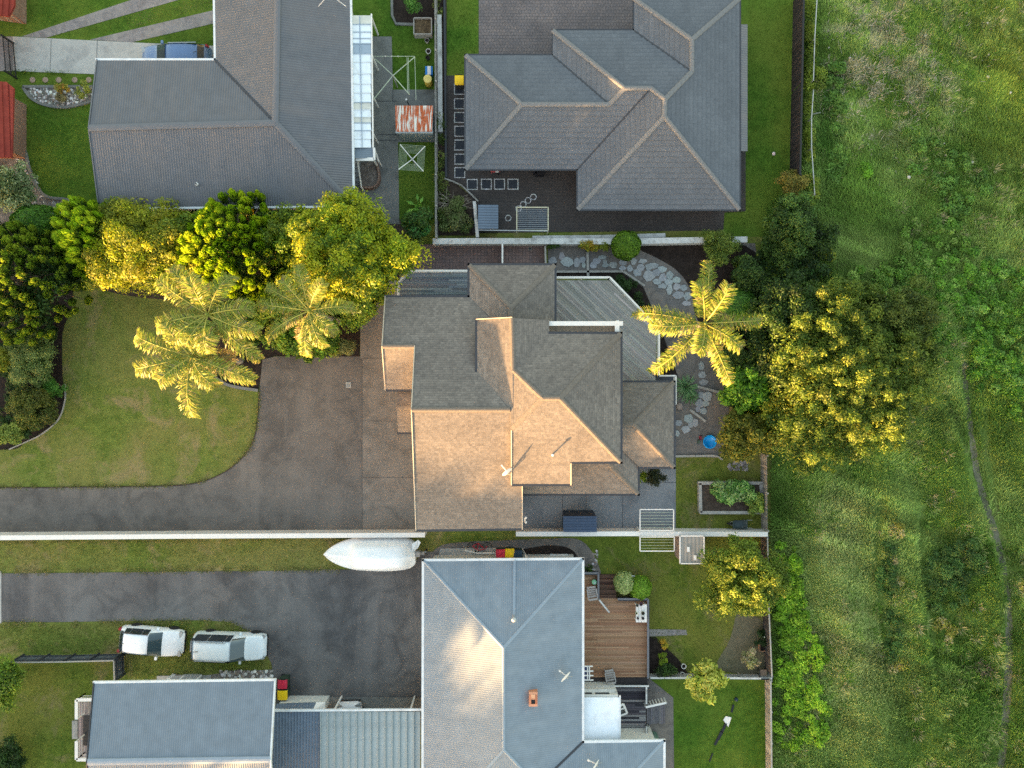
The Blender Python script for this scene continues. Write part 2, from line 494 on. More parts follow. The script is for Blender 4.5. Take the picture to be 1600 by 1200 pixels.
# drives and yards
EDGE = curve([(-600, 762), (0, 762), (120, 761), (230, 760), (300, 756), (345, 741), (378, 716), (396, 688), (403, 650), (405, 612)], 6)
DRIVE = EDGE + [(410, 562), (430, 557), (566, 557), (566, 832), (-600, 842)]
sheet('driveway', DRIVE, Z3, M['asphalt'])
APRON = [(563, 440), (640, 440), (640, 560), (660, 560), (660, 834), (566, 834), (566, 560), (563, 560)]
sheet('driveway', APRON, Z4, M['apron'])
kb = MB()
for (a, b), (c, d) in zip(EDGE[6:-1], EDGE[7:]): kb.bar(W(a, b, 0.03), W(c, d, 0.03), 0.06, 0.06)
tag(kb.build('driveway_edge', M['soil']), kind='structure')
jm = MB()
for p, q in (((566, 560), (648, 560)), ((566, 658), (648, 658)), ((566, 746), (648, 746)), ((566, 500), (604, 500)), ((566, 562), (566, 830))):
    jm.bar(W(*p, Z4 + 0.018), W(*q, Z4 + 0.018), 0.010, 0.006)
tag(jm.build('expansion_joint', M['gutter_dark']), kind='structure')
DRIVE2 = [(2, 896), (120, 895), (300, 893), (430, 892), (500, 890), (560, 890), (600, 893), (640, 885), (664, 862), (680, 862), (680, 1092), (430, 1092), (428, 1062), (424, 1036), (410, 1010), (392, 988), (360, 972), (320, 969), (200, 970), (90, 972), (2, 972)]
sheet('driveway', DRIVE2, Z3, M['asphalt_dark'])
sheet('pavement', [(-600, 893), (2, 893), (2, 974), (-600, 974)], Z3, M['concrete'])
sheet('pavement', [(422, 1088), (670, 1090), (670, 1130), (422, 1130)], Z4, M['concrete_old'])
sheet('driveway', [(20, 57), (225, 67), (345, 72), (345, 122), (152, 116), (20, 111)], Z3, M['concrete'])
sheet('pavement', [(-600, 57), (20, 57), (20, 111), (-600, 109)], Z3, M['strip'])
sheet('driveway', [(34, 57), (72, 59), (285, -2), (320, -12), (240, -12)], Z2, M['strip'])
sheet('driveway', [(140, 62), (206, 66), (350, 33), (350, 12)], Z2, M['strip'])
jm = MB()
for x in (80, 152): jm.bar(W(x, 61, Z3 + 0.018), W(x - 2, 113, Z3 + 0.018), 0.025, 0.006)
tag(jm.build('expansion_joint', M['concrete_old']), kind='structure')
sheet('pavement', [(570, 57), (612, 57), (614, 140), (690, 140), (690, 222), (622, 222), (624, 350), (540, 350), (540, 230), (570, 230)], Z3, M['concrete_old'])
jm = MB()
for p, q in (((583, 158), (620, 158)), ((614, 140), (614, 158)), ((590, 219), (622, 219)), ((590, 210), (620, 210))):
    jm.bar(W(*p, Z3 + 0.018), W(*q, Z3 + 0.018), 0.03, 0.006)
tag(jm.build('expansion_joint', M['gutter_dark']), kind='structure')
sheet('driveway', [(748, -400), (1010, -400), (1010, 70), (880, 100), (748, 100)], Z3, M['drive_pave'])
sheet('patio', [(694, 118), (1165, 118), (1165, 330), (1132, 332), (1130, 360), (738, 364), (738, 312), (722, 288), (694, 276)], Z3, M['dark_pave'])
sheet('pavement', [(636, 382), (852, 380), (852, 440), (620, 445)], Z4, M['brick_pave'])
sheet('garden_path', [(856, 384), (1180, 380), (1200, 560), (1140, 620), (1135, 700), (1120, 715), (1052, 713), (1052, 585), (1030, 580), (1030, 510), (950, 430), (856, 428)], Z2, M['gravel'])
sheet('garden_bed', curve([(985, 384), (1040, 384), (1165, 384), (1190, 440), (1180, 540), (1140, 560), (1090, 500), (1080, 455), (1060, 425), (1030, 405), (985, 384)], 4), Z3, M['mulch'])
sheet('garden_bed', [(868, 426), (972, 426), (1006, 450), (1032, 512), (1060, 590), (1028, 590), (1028, 515), (950, 432), (868, 432)], Z3, M['mulch'])
sheet('patio', [(805, 760), (985, 715), (1056, 590), (1056, 828), (805, 828)], Z3, M['concrete_grey'])
jm = MB()
for p, q in (((879, 772), (879, 826)), ((973, 772), (973, 826)), ((1000, 754), (1056, 754)), ((916, 772), (916, 826))):
    jm.bar(W(*p, Z3 + 0.018), W(*q, Z3 + 0.018), 0.02, 0.006)
tag(jm.build('expansion_joint', M['gutter_dark']), kind='structure')
sheet('garden_path', curve([(668, 872), (690, 852), (740, 846), (850, 842), (900, 842), (922, 858), (936, 885), (936, 905), (900, 905), (900, 880), (668, 880)], 4), Z2, M['gravel'])
sheet('pavement', [(688, 857), (778, 856), (778, 885), (680, 885)], Z3, M['concrete'])
sheet('garden_bed', curve([(818, 858), (860, 852), (892, 858), (908, 880), (908, 890), (818, 890), (818, 858)], 4), Z3, M['mulch'])
sheet('garden_path', [(1005, 983), (1072, 984), (1074, 992), (1005, 995)], Z2, M['strip'])
sheet('garden_path', [(1012, 1058), (1052, 1090), (1054, 1260), (1000, 1260), (1000, 1058)], Z2, M['gravel'])
sheet('garden_bed', [(1014, 995), (1024, 995), (1060, 1030), (1075, 1052), (1014, 1052)], Z2, M['mulch'])
# beds on the left
sheet('garden_bed', curve([(318, 560), (325, 577), (340, 592), (362, 603), (404, 609)], 5) + [(412, 562), (430, 556), (562, 557), (563, 440), (420, 440), (318, 470)], Z2, M['mulch'])
sheet('garden_bed', curve([(-60, 320), (40, 318), (95, 360), (112, 430), (112, 480), (98, 520), (98, 590), (102, 625), (92, 655), (66, 678), (40, 690), (20, 702), (-60, 702)], 4), Z2, M['mulch'])
sheet('garden_bed', curve([(100, 318), (330, 338), (560, 336), (640, 352), (640, 420), (560, 470), (420, 470), (300, 470), (200, 462), (130, 440), (100, 400), (100, 318)], 4), Z2, M['soil'])
sheet('garden_bed', curve([(-60, 215), (20, 213), (38, 232), (46, 262), (58, 292), (75, 308), (105, 312), (128, 322), (145, 340), (60, 345), (-60, 345), (-60, 215)], 4), Z2, M['pebble_bed'])
sheet('garden_bed', curve([(37, 137), (60, 137), (100, 138), (145, 137), (146, 158), (120, 165), (98, 168), (70, 164), (50, 154), (37, 137)], 4), Z2, M['pebble_bed'])
sheet('garden_bed', [(612, -40), (648, -40), (682, -40), (682, 38), (618, 38), (612, 25)], Z2, M['mulch'])
sheet('garden_bed', [(685, -40), (698, -40), (698, 275), (740, 310), (742, 368), (682, 368)], Z2, M['soil'])
sheet('garden_bed', [(270, 1052), (300, 1058), (360, 1050), (425, 1046), (428, 1075), (270, 1075)], Z2, M['pebble_bed'])
sheet('pavement', [(245, 1056), (330, 1055), (330, 1080), (245, 1080)], Z3, M['concrete'])

def border(name, pts, w, h, mat, label, cat='edging', n=6, smooth=True):
    """low continuous edging that follows a photo curve: a thing of its own"""
    c = curve(pts, n) if smooth else pts
    m = MB()
    rows = []
    wp = [W(x, y, 0) for x, y in c]
    for i, p in enumerate(wp):
        d = (wp[min(i + 1, len(wp) - 1)] - wp[max(i - 1, 0)]).normalized()
        u = Vector((-d.y, d.x, 0)) * (w / 2)
        rows.append([p + u + Vector((0, 0, 0)), p + u * 0.85 + Vector((0, 0, h)), p - u * 0.85 + Vector((0, 0, h)), p - u + Vector((0, 0, 0))])
    m.grid(rows)
    return tag(m.build(name, mat), label, cat)
border('bed_edging', [(318, 560), (325, 577), (340, 592), (362, 603), (404, 610)], 0.22, 0.12, M['concrete_old'], 'curved concrete edging round the bed under the palms', 'edging')
border('bed_edging', [(20, 213), (38, 232), (46, 262), (58, 292), (75, 308), (105, 312), (128, 322), (140, 335)], 0.2, 0.12, M['concrete_old'], 'wavy dark edging between the north-west lawn and the pebble bed', 'edging')
border('bed_edging', [(37, 137), (50, 154), (70, 164), (98, 168), (120, 165), (146, 158)], 0.2, 0.12, M['concrete_old'], 'curved edging below the small white-stone bed', 'edging')
border('bed_edging', [(37, 136), (60, 136), (100, 136), (146, 136)], 0.2, 0.12, M['concrete_old'], 'straight edging above the small white-stone bed', 'edging')
border('bed_edging', [(102, 600), (102, 625), (92, 655), (66, 678), (40, 691), (15, 702)], 0.08, 0.08, M['sleeper'], 'thin curved edging round the far left shrub bed', 'edging')
border('bed_edging', [(612, -20), (613, 25), (619, 38), (648, 39)], 0.18, 0.12, M['concrete_old'], 'edging round the dark bed north of the timber compost box', 'edging', smooth=False)

# ------------------------------------------------------------------ roofs
OFF = {}
def raised(parent, pts):
    d = OFF.get(parent.name, 0.0) if parent is not None else 0.0
    return [(p[0], p[1], p[2] + d) for p in pts] if d else pts
def plane_uv(pts):
    n = Vector((0, 0, 0))
    for i, p in enumerate(pts):
        q = pts[(i + 1) % len(pts)]
        n += Vector(((p.y - q.y) * (p.z + q.z), (p.z - q.z) * (p.x + q.x), (p.x - q.x) * (p.y + q.y)))
    n.normalize()
    if n.z < 0: n = -n
    u = Vector((0, 0, 1)).cross(n)
    if u.length < 1e-3: u = Vector((1, 0, 0))
    u.normalize()
    return n, u, n.cross(u)
def slope(parent, pts, mat, course=0.0, lift=0.02, thick=0.09, name='roof_slope', uvrot=False):
    """one roof plane; pts = (px, py, h) corners. With course>0 the plane is built of stepped courses."""
    w = [W(*p) for p in raised(parent, pts)]
    n, u, v = plane_uv(w)
    a = sum((w[i] - w[0]).cross(w[(i + 1) % len(w)] - w[0]).dot(n) for i in range(len(w)))
    if a < 0: w = w[::-1]
    o = w[0]
    if uvrot: u, v = v, u
    verts = []; faces = []; uvs = []
    def face(ps):
        b = len(verts)
        verts.extend(tuple(p) for p in ps); faces.append(tuple(range(b, b + len(ps))))
        uvs.extend(((p - o).dot(u), (p - o).dot(v)) for p in ps)
    if course:
        vv = [(p - o).dot(v) for p in w]; lo, hi = min(vv), max(vv)
        k = 0
        while lo + k * course < hi - 1e-4:
            v0 = lo + k * course; v1 = v0 + course
            poly = clip(clip(w, lambda p: (p - o).dot(v) - v0), lambda p: v1 - (p - o).dot(v))
            if len(poly) >= 3:
                top = [p + n * (lift * (1 - ((p - o).dot(v) - v0) / course)) for p in poly]
                face(top)
                for i in range(len(poly)):
                    j = (i + 1) % len(poly)
                    if abs((poly[i] - o).dot(v) - v0) < 1e-4 and abs((poly[j] - o).dot(v) - v0) < 1e-4 and (poly[i] - poly[j]).length > 1e-3:
                        face([poly[i], poly[j], top[j], top[i]])
            k += 1
    else:
        face(w)
    dn = [p - Vector((0, 0, thick)) for p in w]
    face(dn[::-1])
    for i in range(len(w)):
        j = (i + 1) % len(w)
        face([dn[i], dn[j], w[j], w[i]])
    me = bpy.data.meshes.new(name)
    me.from_pydata(verts, [], faces)
    l = me.uv_layers.new(name='UVMap')
    l.data.foreach_set('uv', [c for q in uvs for c in q])
    me.materials.append(mat); me.update()
    return put(name, me, parent)
def gutter(parent, pts, mat, w=0.13, h=0.12, name='gutter'):
    m = MB(); pts = raised(parent, pts)
    for p, q in zip(pts[:-1], pts[1:]):
        p, q = W(*p), W(*q)
        d = (q - p).normalized() * (w * 0.45)
        m.bar(p - d - Vector((0, 0, 0.02)), q + d - Vector((0, 0, 0.02)), w, h)
    return m.build(name, mat, parent)
def cap(parent, pts, mat, w=0.26, rise=0.07, name='ridge_cap'):
    """folded ridge / hip capping along a polyline"""
    pts = raised(parent, pts)
    for a, b in zip(pts[:-1], pts[1:]):
        p, q = W(*a), W(*b)
        d = (q - p).normalized(); s = d.cross(Vector((0, 0, 1))).normalized() * (w / 2)
        up = Vector((0, 0, 1))
        m = MB()
        rows = []
        for e in (p, q):
            rows.append([e - s + up * (rise * 0.15 - 0.05), e - s * 0.95 + up * rise * 0.35, e - s * 0.3 + up * rise, e + s * 0.3 + up * rise, e + s * 0.95 + up * rise * 0.35, e + s + up * (rise * 0.15 - 0.05)])
        m.grid(rows)
        m.build(name, mat, parent)
_tile_mesh = {}
def ridge_tiles(parent, a, b, mat, w=0.3, step=0.42, name='ridge_tile'):
    """single half-round ridge tiles laid along a ridge or hip, lapped"""
    p, q = W(*a), W(*b)
    L = (q - p).length; k = max(1, round(L / step)); st = L / k
    key = (mat.name, round(st, 2), w)
    if key not in _tile_mesh:
        m = MB(); rows = []
        for x, s in ((-0.02, 1.06), (st + 0.02, 0.94)):
            rows.append([Vector((x, -math.cos(t) * w / 2 * s, math.sin(t) * w * 0.3 * s - 0.015)) for t in [math.pi * i / 6 for i in range(7)]])
        m.grid(rows)
        m.add(rows[0], [tuple(range(7))])
        _tile_mesh[key] = m.mesh(name, mat, False)
    d = (q - p).normalized(); y = Vector((0, 0, 1)).cross(d).normalized(); z = d.cross(y)
    for i in range(k):
        o = bpy.data.objects.new(name, _tile_mesh[key]); SC.collection.objects.link(o)
        o.parent = parent
        e = p + d * (st * i) - Vector(parent.location)
        o.matrix_local = Matrix(((d.x, y.x, z.x, e.x), (d.y, y.y, z.y, e.y), (d.z, y.z, z.z, e.z + 0.02), (0, 0, 0, 1)))
def walls(parent, pts, h, mat, inset=0.45, z0=0.0, name='wall'):
    """wall block under an eave outline given as photo points at height h (pulled in by inset)"""
    h += OFF.get(parent.name, 0.0)
    w = [W(x, y, h) for x, y in pts]
    a = sum(w[i].x * w[(i + 1) % len(w)].y - w[(i + 1) % len(w)].x * w[i].y for i in range(len(w)))
    if a < 0: w = w[::-1]
    out = []
    for i, p in enumerate(w):
        e0 = (p - w[i - 1]).normalized(); e1 = (w[(i + 1) % len(w)] - p).normalized()
        n0 = Vector((-e0.y, e0.x, 0)); n1 = Vector((-e1.y, e1.x, 0))
        k = n0 + n1
        out.append(p + k * (inset / max(0.4, 1 + n0.dot(n1))))
    return MB().prism(out, z0, h - 0.06).build(name, mat, parent)
def window(parent, p, q, z0, z1, frame=M['white'], name='window'):
    """framed window set 3 cm proud of a wall; p,q ground points of its width (world), outward = right of p->q"""
    p, q = Vector(p), Vector(q); p.z = q.z = 0; d = (q - p).normalized(); out = Vector((d.y, -d.x, 0))
    zc = (z0 + z1) / 2
    m = MB(); b = out * 0.03; up = Vector((0, 0, 1))
    for a, c in ((z0, z0), (z1, z1)): m.bar(p + b + up * a, q + b + up * c, 0.07, 0.07)
    for e in (p, q, (p + q) / 2): m.bar(e + b + up * z0, e + b + up * z1, 0.07, 0.07, up=out)
    o = m.build(name, frame, parent)
    g = MB(); g.add([p + b * 0.6 + up * z0, q + b * 0.6 + up * z0, q + b * 0.6 + up * z1, p + b * 0.6 + up * z1], [(0, 1, 2, 3)])
    gg = bpy.data.objects.new('pane', g.mesh('pane', M['glass_dark'])); SC.collection.objects.link(gg); gg.parent = o
    return o
def wallwin(parent, a, b, h, inset, f0, f1, z0, z1):
    """window in the wall that stands inset metres inside the eave a->b (photo points at height h, anticlockwise outline)"""
    h += OFF.get(parent.name, 0.0)
    p, q = W(*a, h), W(*b, h); p.z = q.z = 0
    d = (q - p).normalized(); n = Vector((-d.y, d.x, 0)) * inset
    return window(parent, p.lerp(q, f0) + n, p.lerp(q, f1) + n, z0, z1)
def deck(parent, pts, h, ang, mat, cols, bw=0.14, gap=0.008, th=0.03, seg=4.2, name='deck_boards', dark=0.14, kind='stuff'):
    """real boards clipped to the deck outline, each with its own tone"""
    w = [W(x, y, h) for x, y in pts]
    d = Vector((math.cos(ang), math.sin(ang), 0)); s = Vector((-d.y, d.x, 0))
    lo = min(p.dot(s) for p in w); hi = max(p.dot(s) for p in w)
    la = min(p.dot(d) for p in w); lb = max(p.dot(d) for p in w)
    m = CMB(); k = lo
    while k < hi:
        strip = clip(clip(w, lambda p: p.dot(s) - k), lambda p: k + bw - gap - p.dot(s))
        x = la - random.uniform(0, seg)
        while x < lb:
            pc = clip(clip(strip, lambda p: p.dot(d) - x), lambda p: x + seg - 0.006 - p.dot(d)) if len(strip) > 2 else []
            if len(pc) > 2:
                c = random.choice(cols)
                m.prism(pc, h - th, h + random.uniform(-0.003, 0.003)); m.col(jit(c, dark))
            x += seg
        k += bw
    return m.build(name, mat, parent, kind=kind)

# ================================================================== central house
HC = thing('house', 'two-level house under brown-grey shingle roofs in the middle, partly sunlit', 'house', W(790, 620))
OFF[HC.name] = 1.3
sh = M['shingle']
CO = 0.145
def sC(pts): return slope(HC, pts, sh, CO, 0.012)
sC([(602, 464, 3), (733, 464, 3), (770, 501, 3.45), (770, 608, 4.66), (796, 640, 5.03), (643, 640, 5.03), (648, 541, 3.92), (597, 541, 3.92)])
sC([(597, 541, 3.92), (648, 541, 3.92), (648, 609, 2.95), (602, 609, 2.95)])
sC([(621, 598, 2.5), (645, 598, 2.5), (645, 637, 3.02), (620, 637, 3.02)])
sC([(620, 637, 3.02), (645, 637, 3.02), (645, 676, 2.45), (622, 676, 2.45)])
sC([(643, 640, 5.03), (798, 640, 5.03), (799, 757, 3.77), (817, 757, 3.77), (816, 826, 3.0), (650, 828, 3.0)])
sC([(745, 500, 4.35), (800, 497, 5.03), (802, 578, 5.03), (848, 622, 5.63), (798, 672, 5.02), (797, 641, 5.0), (745, 580, 4.35)])
sC([(800, 497, 5.03), (858, 500, 4.35), (858, 522, 4.35), (802, 578, 5.03)])
sC([(858, 521, 4.35), (970, 521, 4.35), (875, 622, 5.63), (848, 622, 5.63), (802, 578, 5.03)])
sC([(970, 521, 4.35), (970, 722, 4.35), (875, 622, 5.63)])
sC([(848, 622, 5.63), (875, 622, 5.63), (970, 722, 4.35), (892, 722, 4.35), (892, 757, 3.93), (800, 757, 3.93), (798, 672, 5.02)])
sC([(733, 414, 3), (798, 481, 3.73), (798, 512, 3.73), (775, 505, 3.48), (733, 464, 3)])
sC([(733, 414, 3), (867, 414, 3), (798, 481, 3.73)])
sC([(867, 414, 3), (867, 512, 3), (798, 512, 3.73), (798, 481, 3.73)])
sC([(970, 597, 2.00), (1053, 597, 2.00), (990, 663, 2.83), (970, 663, 2.83)])
sC([(1053, 597, 2.00), (1053, 730, 2.00), (990, 663, 2.83)])
sC([(970, 663, 2.83), (990, 663, 2.83), (1053, 730, 2.00), (999, 730, 2.00), (970, 701, 2.35)])
sC([(818, 772, 1.90), (997, 772, 1.90), (945, 720, 2.55), (818, 720, 2.55)])
sC([(997, 772, 1.90), (997, 728, 1.90), (968, 699, 2.26), (945, 720, 2.55)])
cm = M['shingle_cap']
for seg in ([(643, 640, 5.03), (797, 640, 5.03)], [(597, 541, 3.92), (648, 541, 3.92)], [(620, 637, 3.02), (645, 637, 3.02)], [(800, 497, 5.03), (802, 578, 5.03)], [(802, 578, 5.03), (848, 622, 5.63)], [(848, 622, 5.63), (875, 622, 5.63)], [(875, 622, 5.63), (970, 521, 4.35)], [(875, 622, 5.63), (970, 722, 4.35)], [(848, 622, 5.63), (799, 671, 5.02)], [(798, 481, 3.73), (733, 414, 3)], [(798, 481, 3.73), (867, 414, 3)], [(798, 481, 3.73), (798, 500, 3.73)], [(970, 663, 2.83), (990, 663, 2.83)], [(990, 663, 2.83), (1053, 597, 2.00)], [(990, 663, 2.83), (1053, 730, 2.00)], [(945, 720, 2.55), (997, 772, 1.90)]):
    cap(HC, seg, cm, 0.3, 0.05)
gd = M['gutter_dark']
for seg in ([(602, 463, 2.98), (733, 463, 2.98)], [(732, 463, 2.98), (732, 413, 2.98), (868, 413, 2.98), (868, 512, 2.98)], [(602, 610, 2.93), (648, 610, 2.93)], [(621, 597, 2.48), (645, 597, 2.48)], [(622, 677, 2.43), (645, 677, 2.43)], [(650, 829, 2.98), (817, 827, 2.98)], [(744, 500, 4.33), (744, 580, 4.33)], [(858, 520, 4.33), (971, 520, 4.33), (971, 723, 4.33), (892, 723, 4.33)], [(800, 758, 3.91), (893, 758, 3.91)], [(970, 596, 1.98), (1054, 596, 1.98), (1054, 731, 1.98), (999, 731, 1.98)], [(818, 773, 1.88), (998, 773, 1.88), (998, 730, 1.88)]):
    gutter(HC, seg, gd)
# bargeboards on the open gable ends (pale)
for seg in ([(650, 828, 2.97), (643, 640, 5.0)], [(643, 640, 5.0), (648, 541, 3.9)], [(597, 541, 3.9), (602, 464, 2.97)], [(597, 541, 3.9), (602, 609, 2.92)], [(745, 499, 4.32), (800, 496, 5.0)], [(816, 757, 3.74), (816, 826, 2.97)], [(799, 672, 4.98), (799, 757, 3.88)], [(892, 723, 4.3), (892, 757, 3.9)]):
    gutter(HC, seg, M['stucco'], 0.05, 0.2, 'bargeboard')
st = M['stucco']
walls(HC, [(602, 464), (733, 464), (733, 414), (867, 414), (867, 512), (970, 521), (970, 722), (816, 757), (816, 826), (650, 828), (648, 600), (602, 600)], 3.0, st, 0.5)
walls(HC, [(745, 500), (858, 500), (858, 521), (970, 521), (970, 722), (800, 722), (797, 640), (745, 580)], 4.35, st, 0.45, 2.9)
walls(HC, [(802, 700), (890, 700), (890, 757), (802, 757)], 3.9, st, 0.35, 2.0)
walls(HC, [(968, 597), (1053, 597), (1053, 730), (968, 730)], 2.0, st, 0.4)
walls(HC, [(818, 720), (997, 720), (997, 772), (818, 772)], 1.9, st, 0.35)
def gable(parent, a, b, c, mat, name='gable_wall'):
    m = MB(); p = [W(*q) for q in raised(parent, [a, b, c])]; n = (p[1] - p[0]).cross(p[2] - p[0]).normalized() * 0.1
    m.add([q + n for q in p] + [q - n for q in p], [(0, 1, 2), (5, 4, 3), (0, 3, 4, 1), (1, 4, 5, 2), (2, 5, 3, 0)])
    m.build(name, mat, parent)
gable(HC, (662, 818, 2.9), (655, 470, 2.9), (656, 640, 4.8), st)
gable(HC, (750, 509, 4.2), (852, 509, 4.2), (800, 509, 4.85), st)
# balcony: tiled floor under the north eave with a white parapet
MB().prism(P2([(850, 504), (966, 504), (966, 528), (850, 528)], 5.1), 4.4, 5.1).build('balcony_slab', st, HC)
tm = plain('tan_floor_tiles', S(176, 158, 136), 0.7, 0.06, 3, dirt=S(140, 126, 110), dscale=1.6, damt=0.4)
for i in range(10):
    x0 = 858 + i * 10.4
    MB().prism(P2([(x0, 508), (x0 + 10.05, 508), (x0 + 10.05, 527), (x0, 527)], 5.12), 5.1, 5.125).build('floor_tile', tm, HC)
MB().box(W(912, 505.5, 5.1), (4.4, 0.16, 0.75)).build('balcony_parapet', M['white'], HC)
MB().box(W(964, 513, 5.1), (0.16, 0.9, 0.75)).build('balcony_parapet', M['white'], HC)
MB().box(W(911.5, 505.5, 5.5), (4.65, 0.26, 0.1)).build('parapet_cap', M['white'], HC)
MB().box(W(964.2, 514, 5.5), (0.26, 0.72, 0.102)).build('parapet_cap', M['white'], HC)
# windows and the garage door on walls that can be glimpsed
a = W(656, 800, 2.9); b = W(656, 690, 2.9); a.x = W(650, 800, 4.0).x + .5
gdoor = MB()
for i in range(5): gdoor.box((a.x - 0.02, (a.y + b.y) / 2, 0.22 + i * 0.43), (0.06, 4.2, 0.415))
gdoor.build('garage_door', M['weatherboard'], HC)
for f in (.2, .6): wallwin(HC, (867, 414), (733, 414), 3.0, 0.5, f, f + .2, 0.9, 2.1)
for f in (.3, .6): wallwin(HC, (970, 722), (970, 521), 4.35, 0.45, f, f + .15, 3.4, 4.6)

def railing(parent, pts, h, rise, mat, post=1.5, top=0.09, name='railing', mid=2):
    """posts, top rail and wires along a deck edge"""
    m = MB(); pm = MB(); mm = MB()
    up = Vector((0, 0, 1))
    for p, q in zip(pts[:-1], pts[1:]):
        p, q = W(p[0], p[1], h + rise), W(q[0], q[1], h + rise)
        m.bar(p, q, top, 0.05)
        n = max(1, round((q - p).length / post))
        for i in range(n + 1):
            e = p + (q - p) * (i / n)
            pm.bar(e - up * (rise + 0.1), e - up * 0.03, 0.06, 0.06, up=Vector((0, 1, 0)))
        for j in range(mid):
            z = rise * (j + 1) / (mid + 1)
            mm.bar(p - up * z, q - up * z, 0.025)
    m.build(name + '_top', mat, parent); pm.build(name + '_posts', mat, parent, kind='stuff'); mm.build(name + '_wires', mat, parent, kind='stuff')
GREYS = [S(150, 147, 144), S(144, 141, 139), S(156, 153, 150), S(136, 134, 133), S(160, 157, 154)]
DE = thing('deck', 'large grey deck with diagonal boards and white rail beside the palm', 'deck', W(950, 520))
deck(DE, [(868, 438), (951, 438), (1026, 514), (1024, 598), (968, 600), (968, 520), (868, 520)], 1.9, R(-43), M['boards'], GREYS)
MB().prism(P2([(870, 440), (950, 440), (1024, 515), (1022, 596), (968, 598), (968, 522), (870, 522)], 1.85), 0.02, 1.84).build('deck_base', M['gutter_dark'], DE)
railing(DE, [(868, 433), (953, 433), (1030, 513), (1030, 587), (1056, 587), (1056, 632)], 1.9, 0.95, M['white'])
MB().prism(P2([(1024, 588), (1053, 588), (1053, 600), (1024, 600)], 1.14), 0.02, 1.13).build('deck_step', M['gutter_dark'], DE)
BLUEG = [S(112, 120, 130), S(126, 133, 141), S(98, 107, 118), S(138, 144, 150), S(116, 119, 124)]
DN = thing('deck', 'small blue-grey deck with white rail at the house north-west corner', 'deck', W(680, 445))
deck(DN, [(625, 464), (625, 443), (641, 427), (733, 427), (733, 470), (625, 470)], 1.15, 0.0, M['boards'], BLUEG)
MB().prism(P2([(627, 468), (627, 444), (642, 429), (731, 429), (731, 470)], 1.1), 0.02, 1.09).build('deck_base', M['gutter_dark'], DN)
railing(DN, [(734, 423), (640, 423), (622, 441), (622, 466)], 1.15, 0.95, M['white'], top=0.13)
for i in range(3): MB().box(W(619 - i * 4.5, 455, 0.6 - i * 0.28), (0.2, 1.4, 0.08)).build('step', M['sleeper'], DN)
# rooftop things of the central house: vent pipe and dish stand on the roof
vp = thing('vent_pipe', 'thin vent pipe on the sunlit south slope of the shingle house', 'vent pipe', W(863, 710, 5.8))
MB().tube([(0, 0, -0.1), (0, 0, 0.38)], 0.045, 10).build('pipe', M['steel'], vp, True)
MB().lathe([(0.05, 0.36), (0.075, 0.38), (0.075, 0.42), (0.02, 0.45)], 10).build('cowl', M['white'], vp, True)
def dish(loc, label, az, size=0.33, sc=1.0):
    d = thing('satellite_dish', label, 'satellite dish', loc, az)
    m = MB(); rows = []
    for i in range(6):
        r = size * i / 5
        rows.append([Vector((0.10 + r * math.cos(t) * 0.42 - 0.0 + (r / size) ** 2 * 0.07, r * math.sin(t), 0.62 + r * math.cos(t) * 0.9)) for t in [2 * math.pi * k / 20 for k in range(20)]])
    m.grid(rows, True)
    m.build('reflector', M['white'], d, True, True)
    MB().tube([(0, 0, -0.05), (0, 0, 0.55), (0.08, 0, 0.62)], 0.03, 8).build('mast', M['steel'], d, True)
    a = MB().tube([(0.1, 0, 0.35), (0.62, 0.0, 0.42)], 0.025, 6).build('feed_arm', M['white'], d, True)
    MB().box((0.63, 0, 0.46), (0.12, 0.08, 0.14)).build('receiver', M['white'], d, True)
    MB().tube([(0.0, 0.0, 0.3), (-0.35, -0.12, -0.05)], 0.018, 6).build('stay', M['steel'], d, True)
    return d
dish(W(795, 739, 5.27), 'satellite dish on the garage roof of the shingle house', R(130))
tag(MB().lathe([(0.2, 0.0), (0.2, 0.02), (0.12, 0.05)], 14, W(690, 800, 3.32)).build('roof_flashing', M['shingle_cap']), 'small round flashing low on the garage roof', 'flashing') if False else None
lit = thing('wall_light', 'white twin spotlight under the garage roof edge by the patio', 'light', W(820, 812, 3.7))
MB().box((0, 0, 0), (0.1, 0.22, 0.06)).build('bracket', M['white'], lit, True)
for s in (-1, 1): MB().lathe([(0.03, 0.0), (0.07, 0.08), (0.07, 0.12), (0.02, 0.14)], 10, (0.06, s * 0.14, 0)).build('lamp_head', M['white'], lit, True)

# ================================================================== north-east tiled house
HN = thing('house', 'grey concrete-tiled hip-roof house with brown paved yard at the top', 'house', W(960, 180))
A = {'a': (728, 87, 2.10), 'b': (864, 87, 2.10), 'c': (952, 163, 3.53), 'd': (815, 163, 3.53), 'e': (728, 264, 2.10), 'f': (976, 138, 3.90), 'g': (1017, 138, 3.90), 'h': (903, 264, 2.10), 'i': (864, 48, 2.10), 'j': (991, 48, 2.10), 'k': (1081, 112, 3.43), 'l': (1039, 155, 4.15), 'm': (991, -2, 2.10), 'n': (1081, 62, 3.43), 'o': (1155, -2, 2.10), 'p': (1038, 182, 4.15), 'q': (903, 327, 2.10), 'r': (1155, 327, 2.10)}
for s in ('abcd', 'ade', 'edcfgh', 'ifcb', 'ijklgf', 'mnkj', 'mon', 'hglpq', 'qpr', 'rplkno'):
    slope(HN, [A[k] for k in s], M['tile'], 0.32, 0.03)
for s in ('ad', 'ed', 'dc', 'cf', 'if', 'fg', 'gl', 'lk', 'kn', 'mn', 'on', 'lp', 'pq', 'pr'):
    ridge_tiles(HN, A[s[0]], A[s[1]], M['tile_cap'])
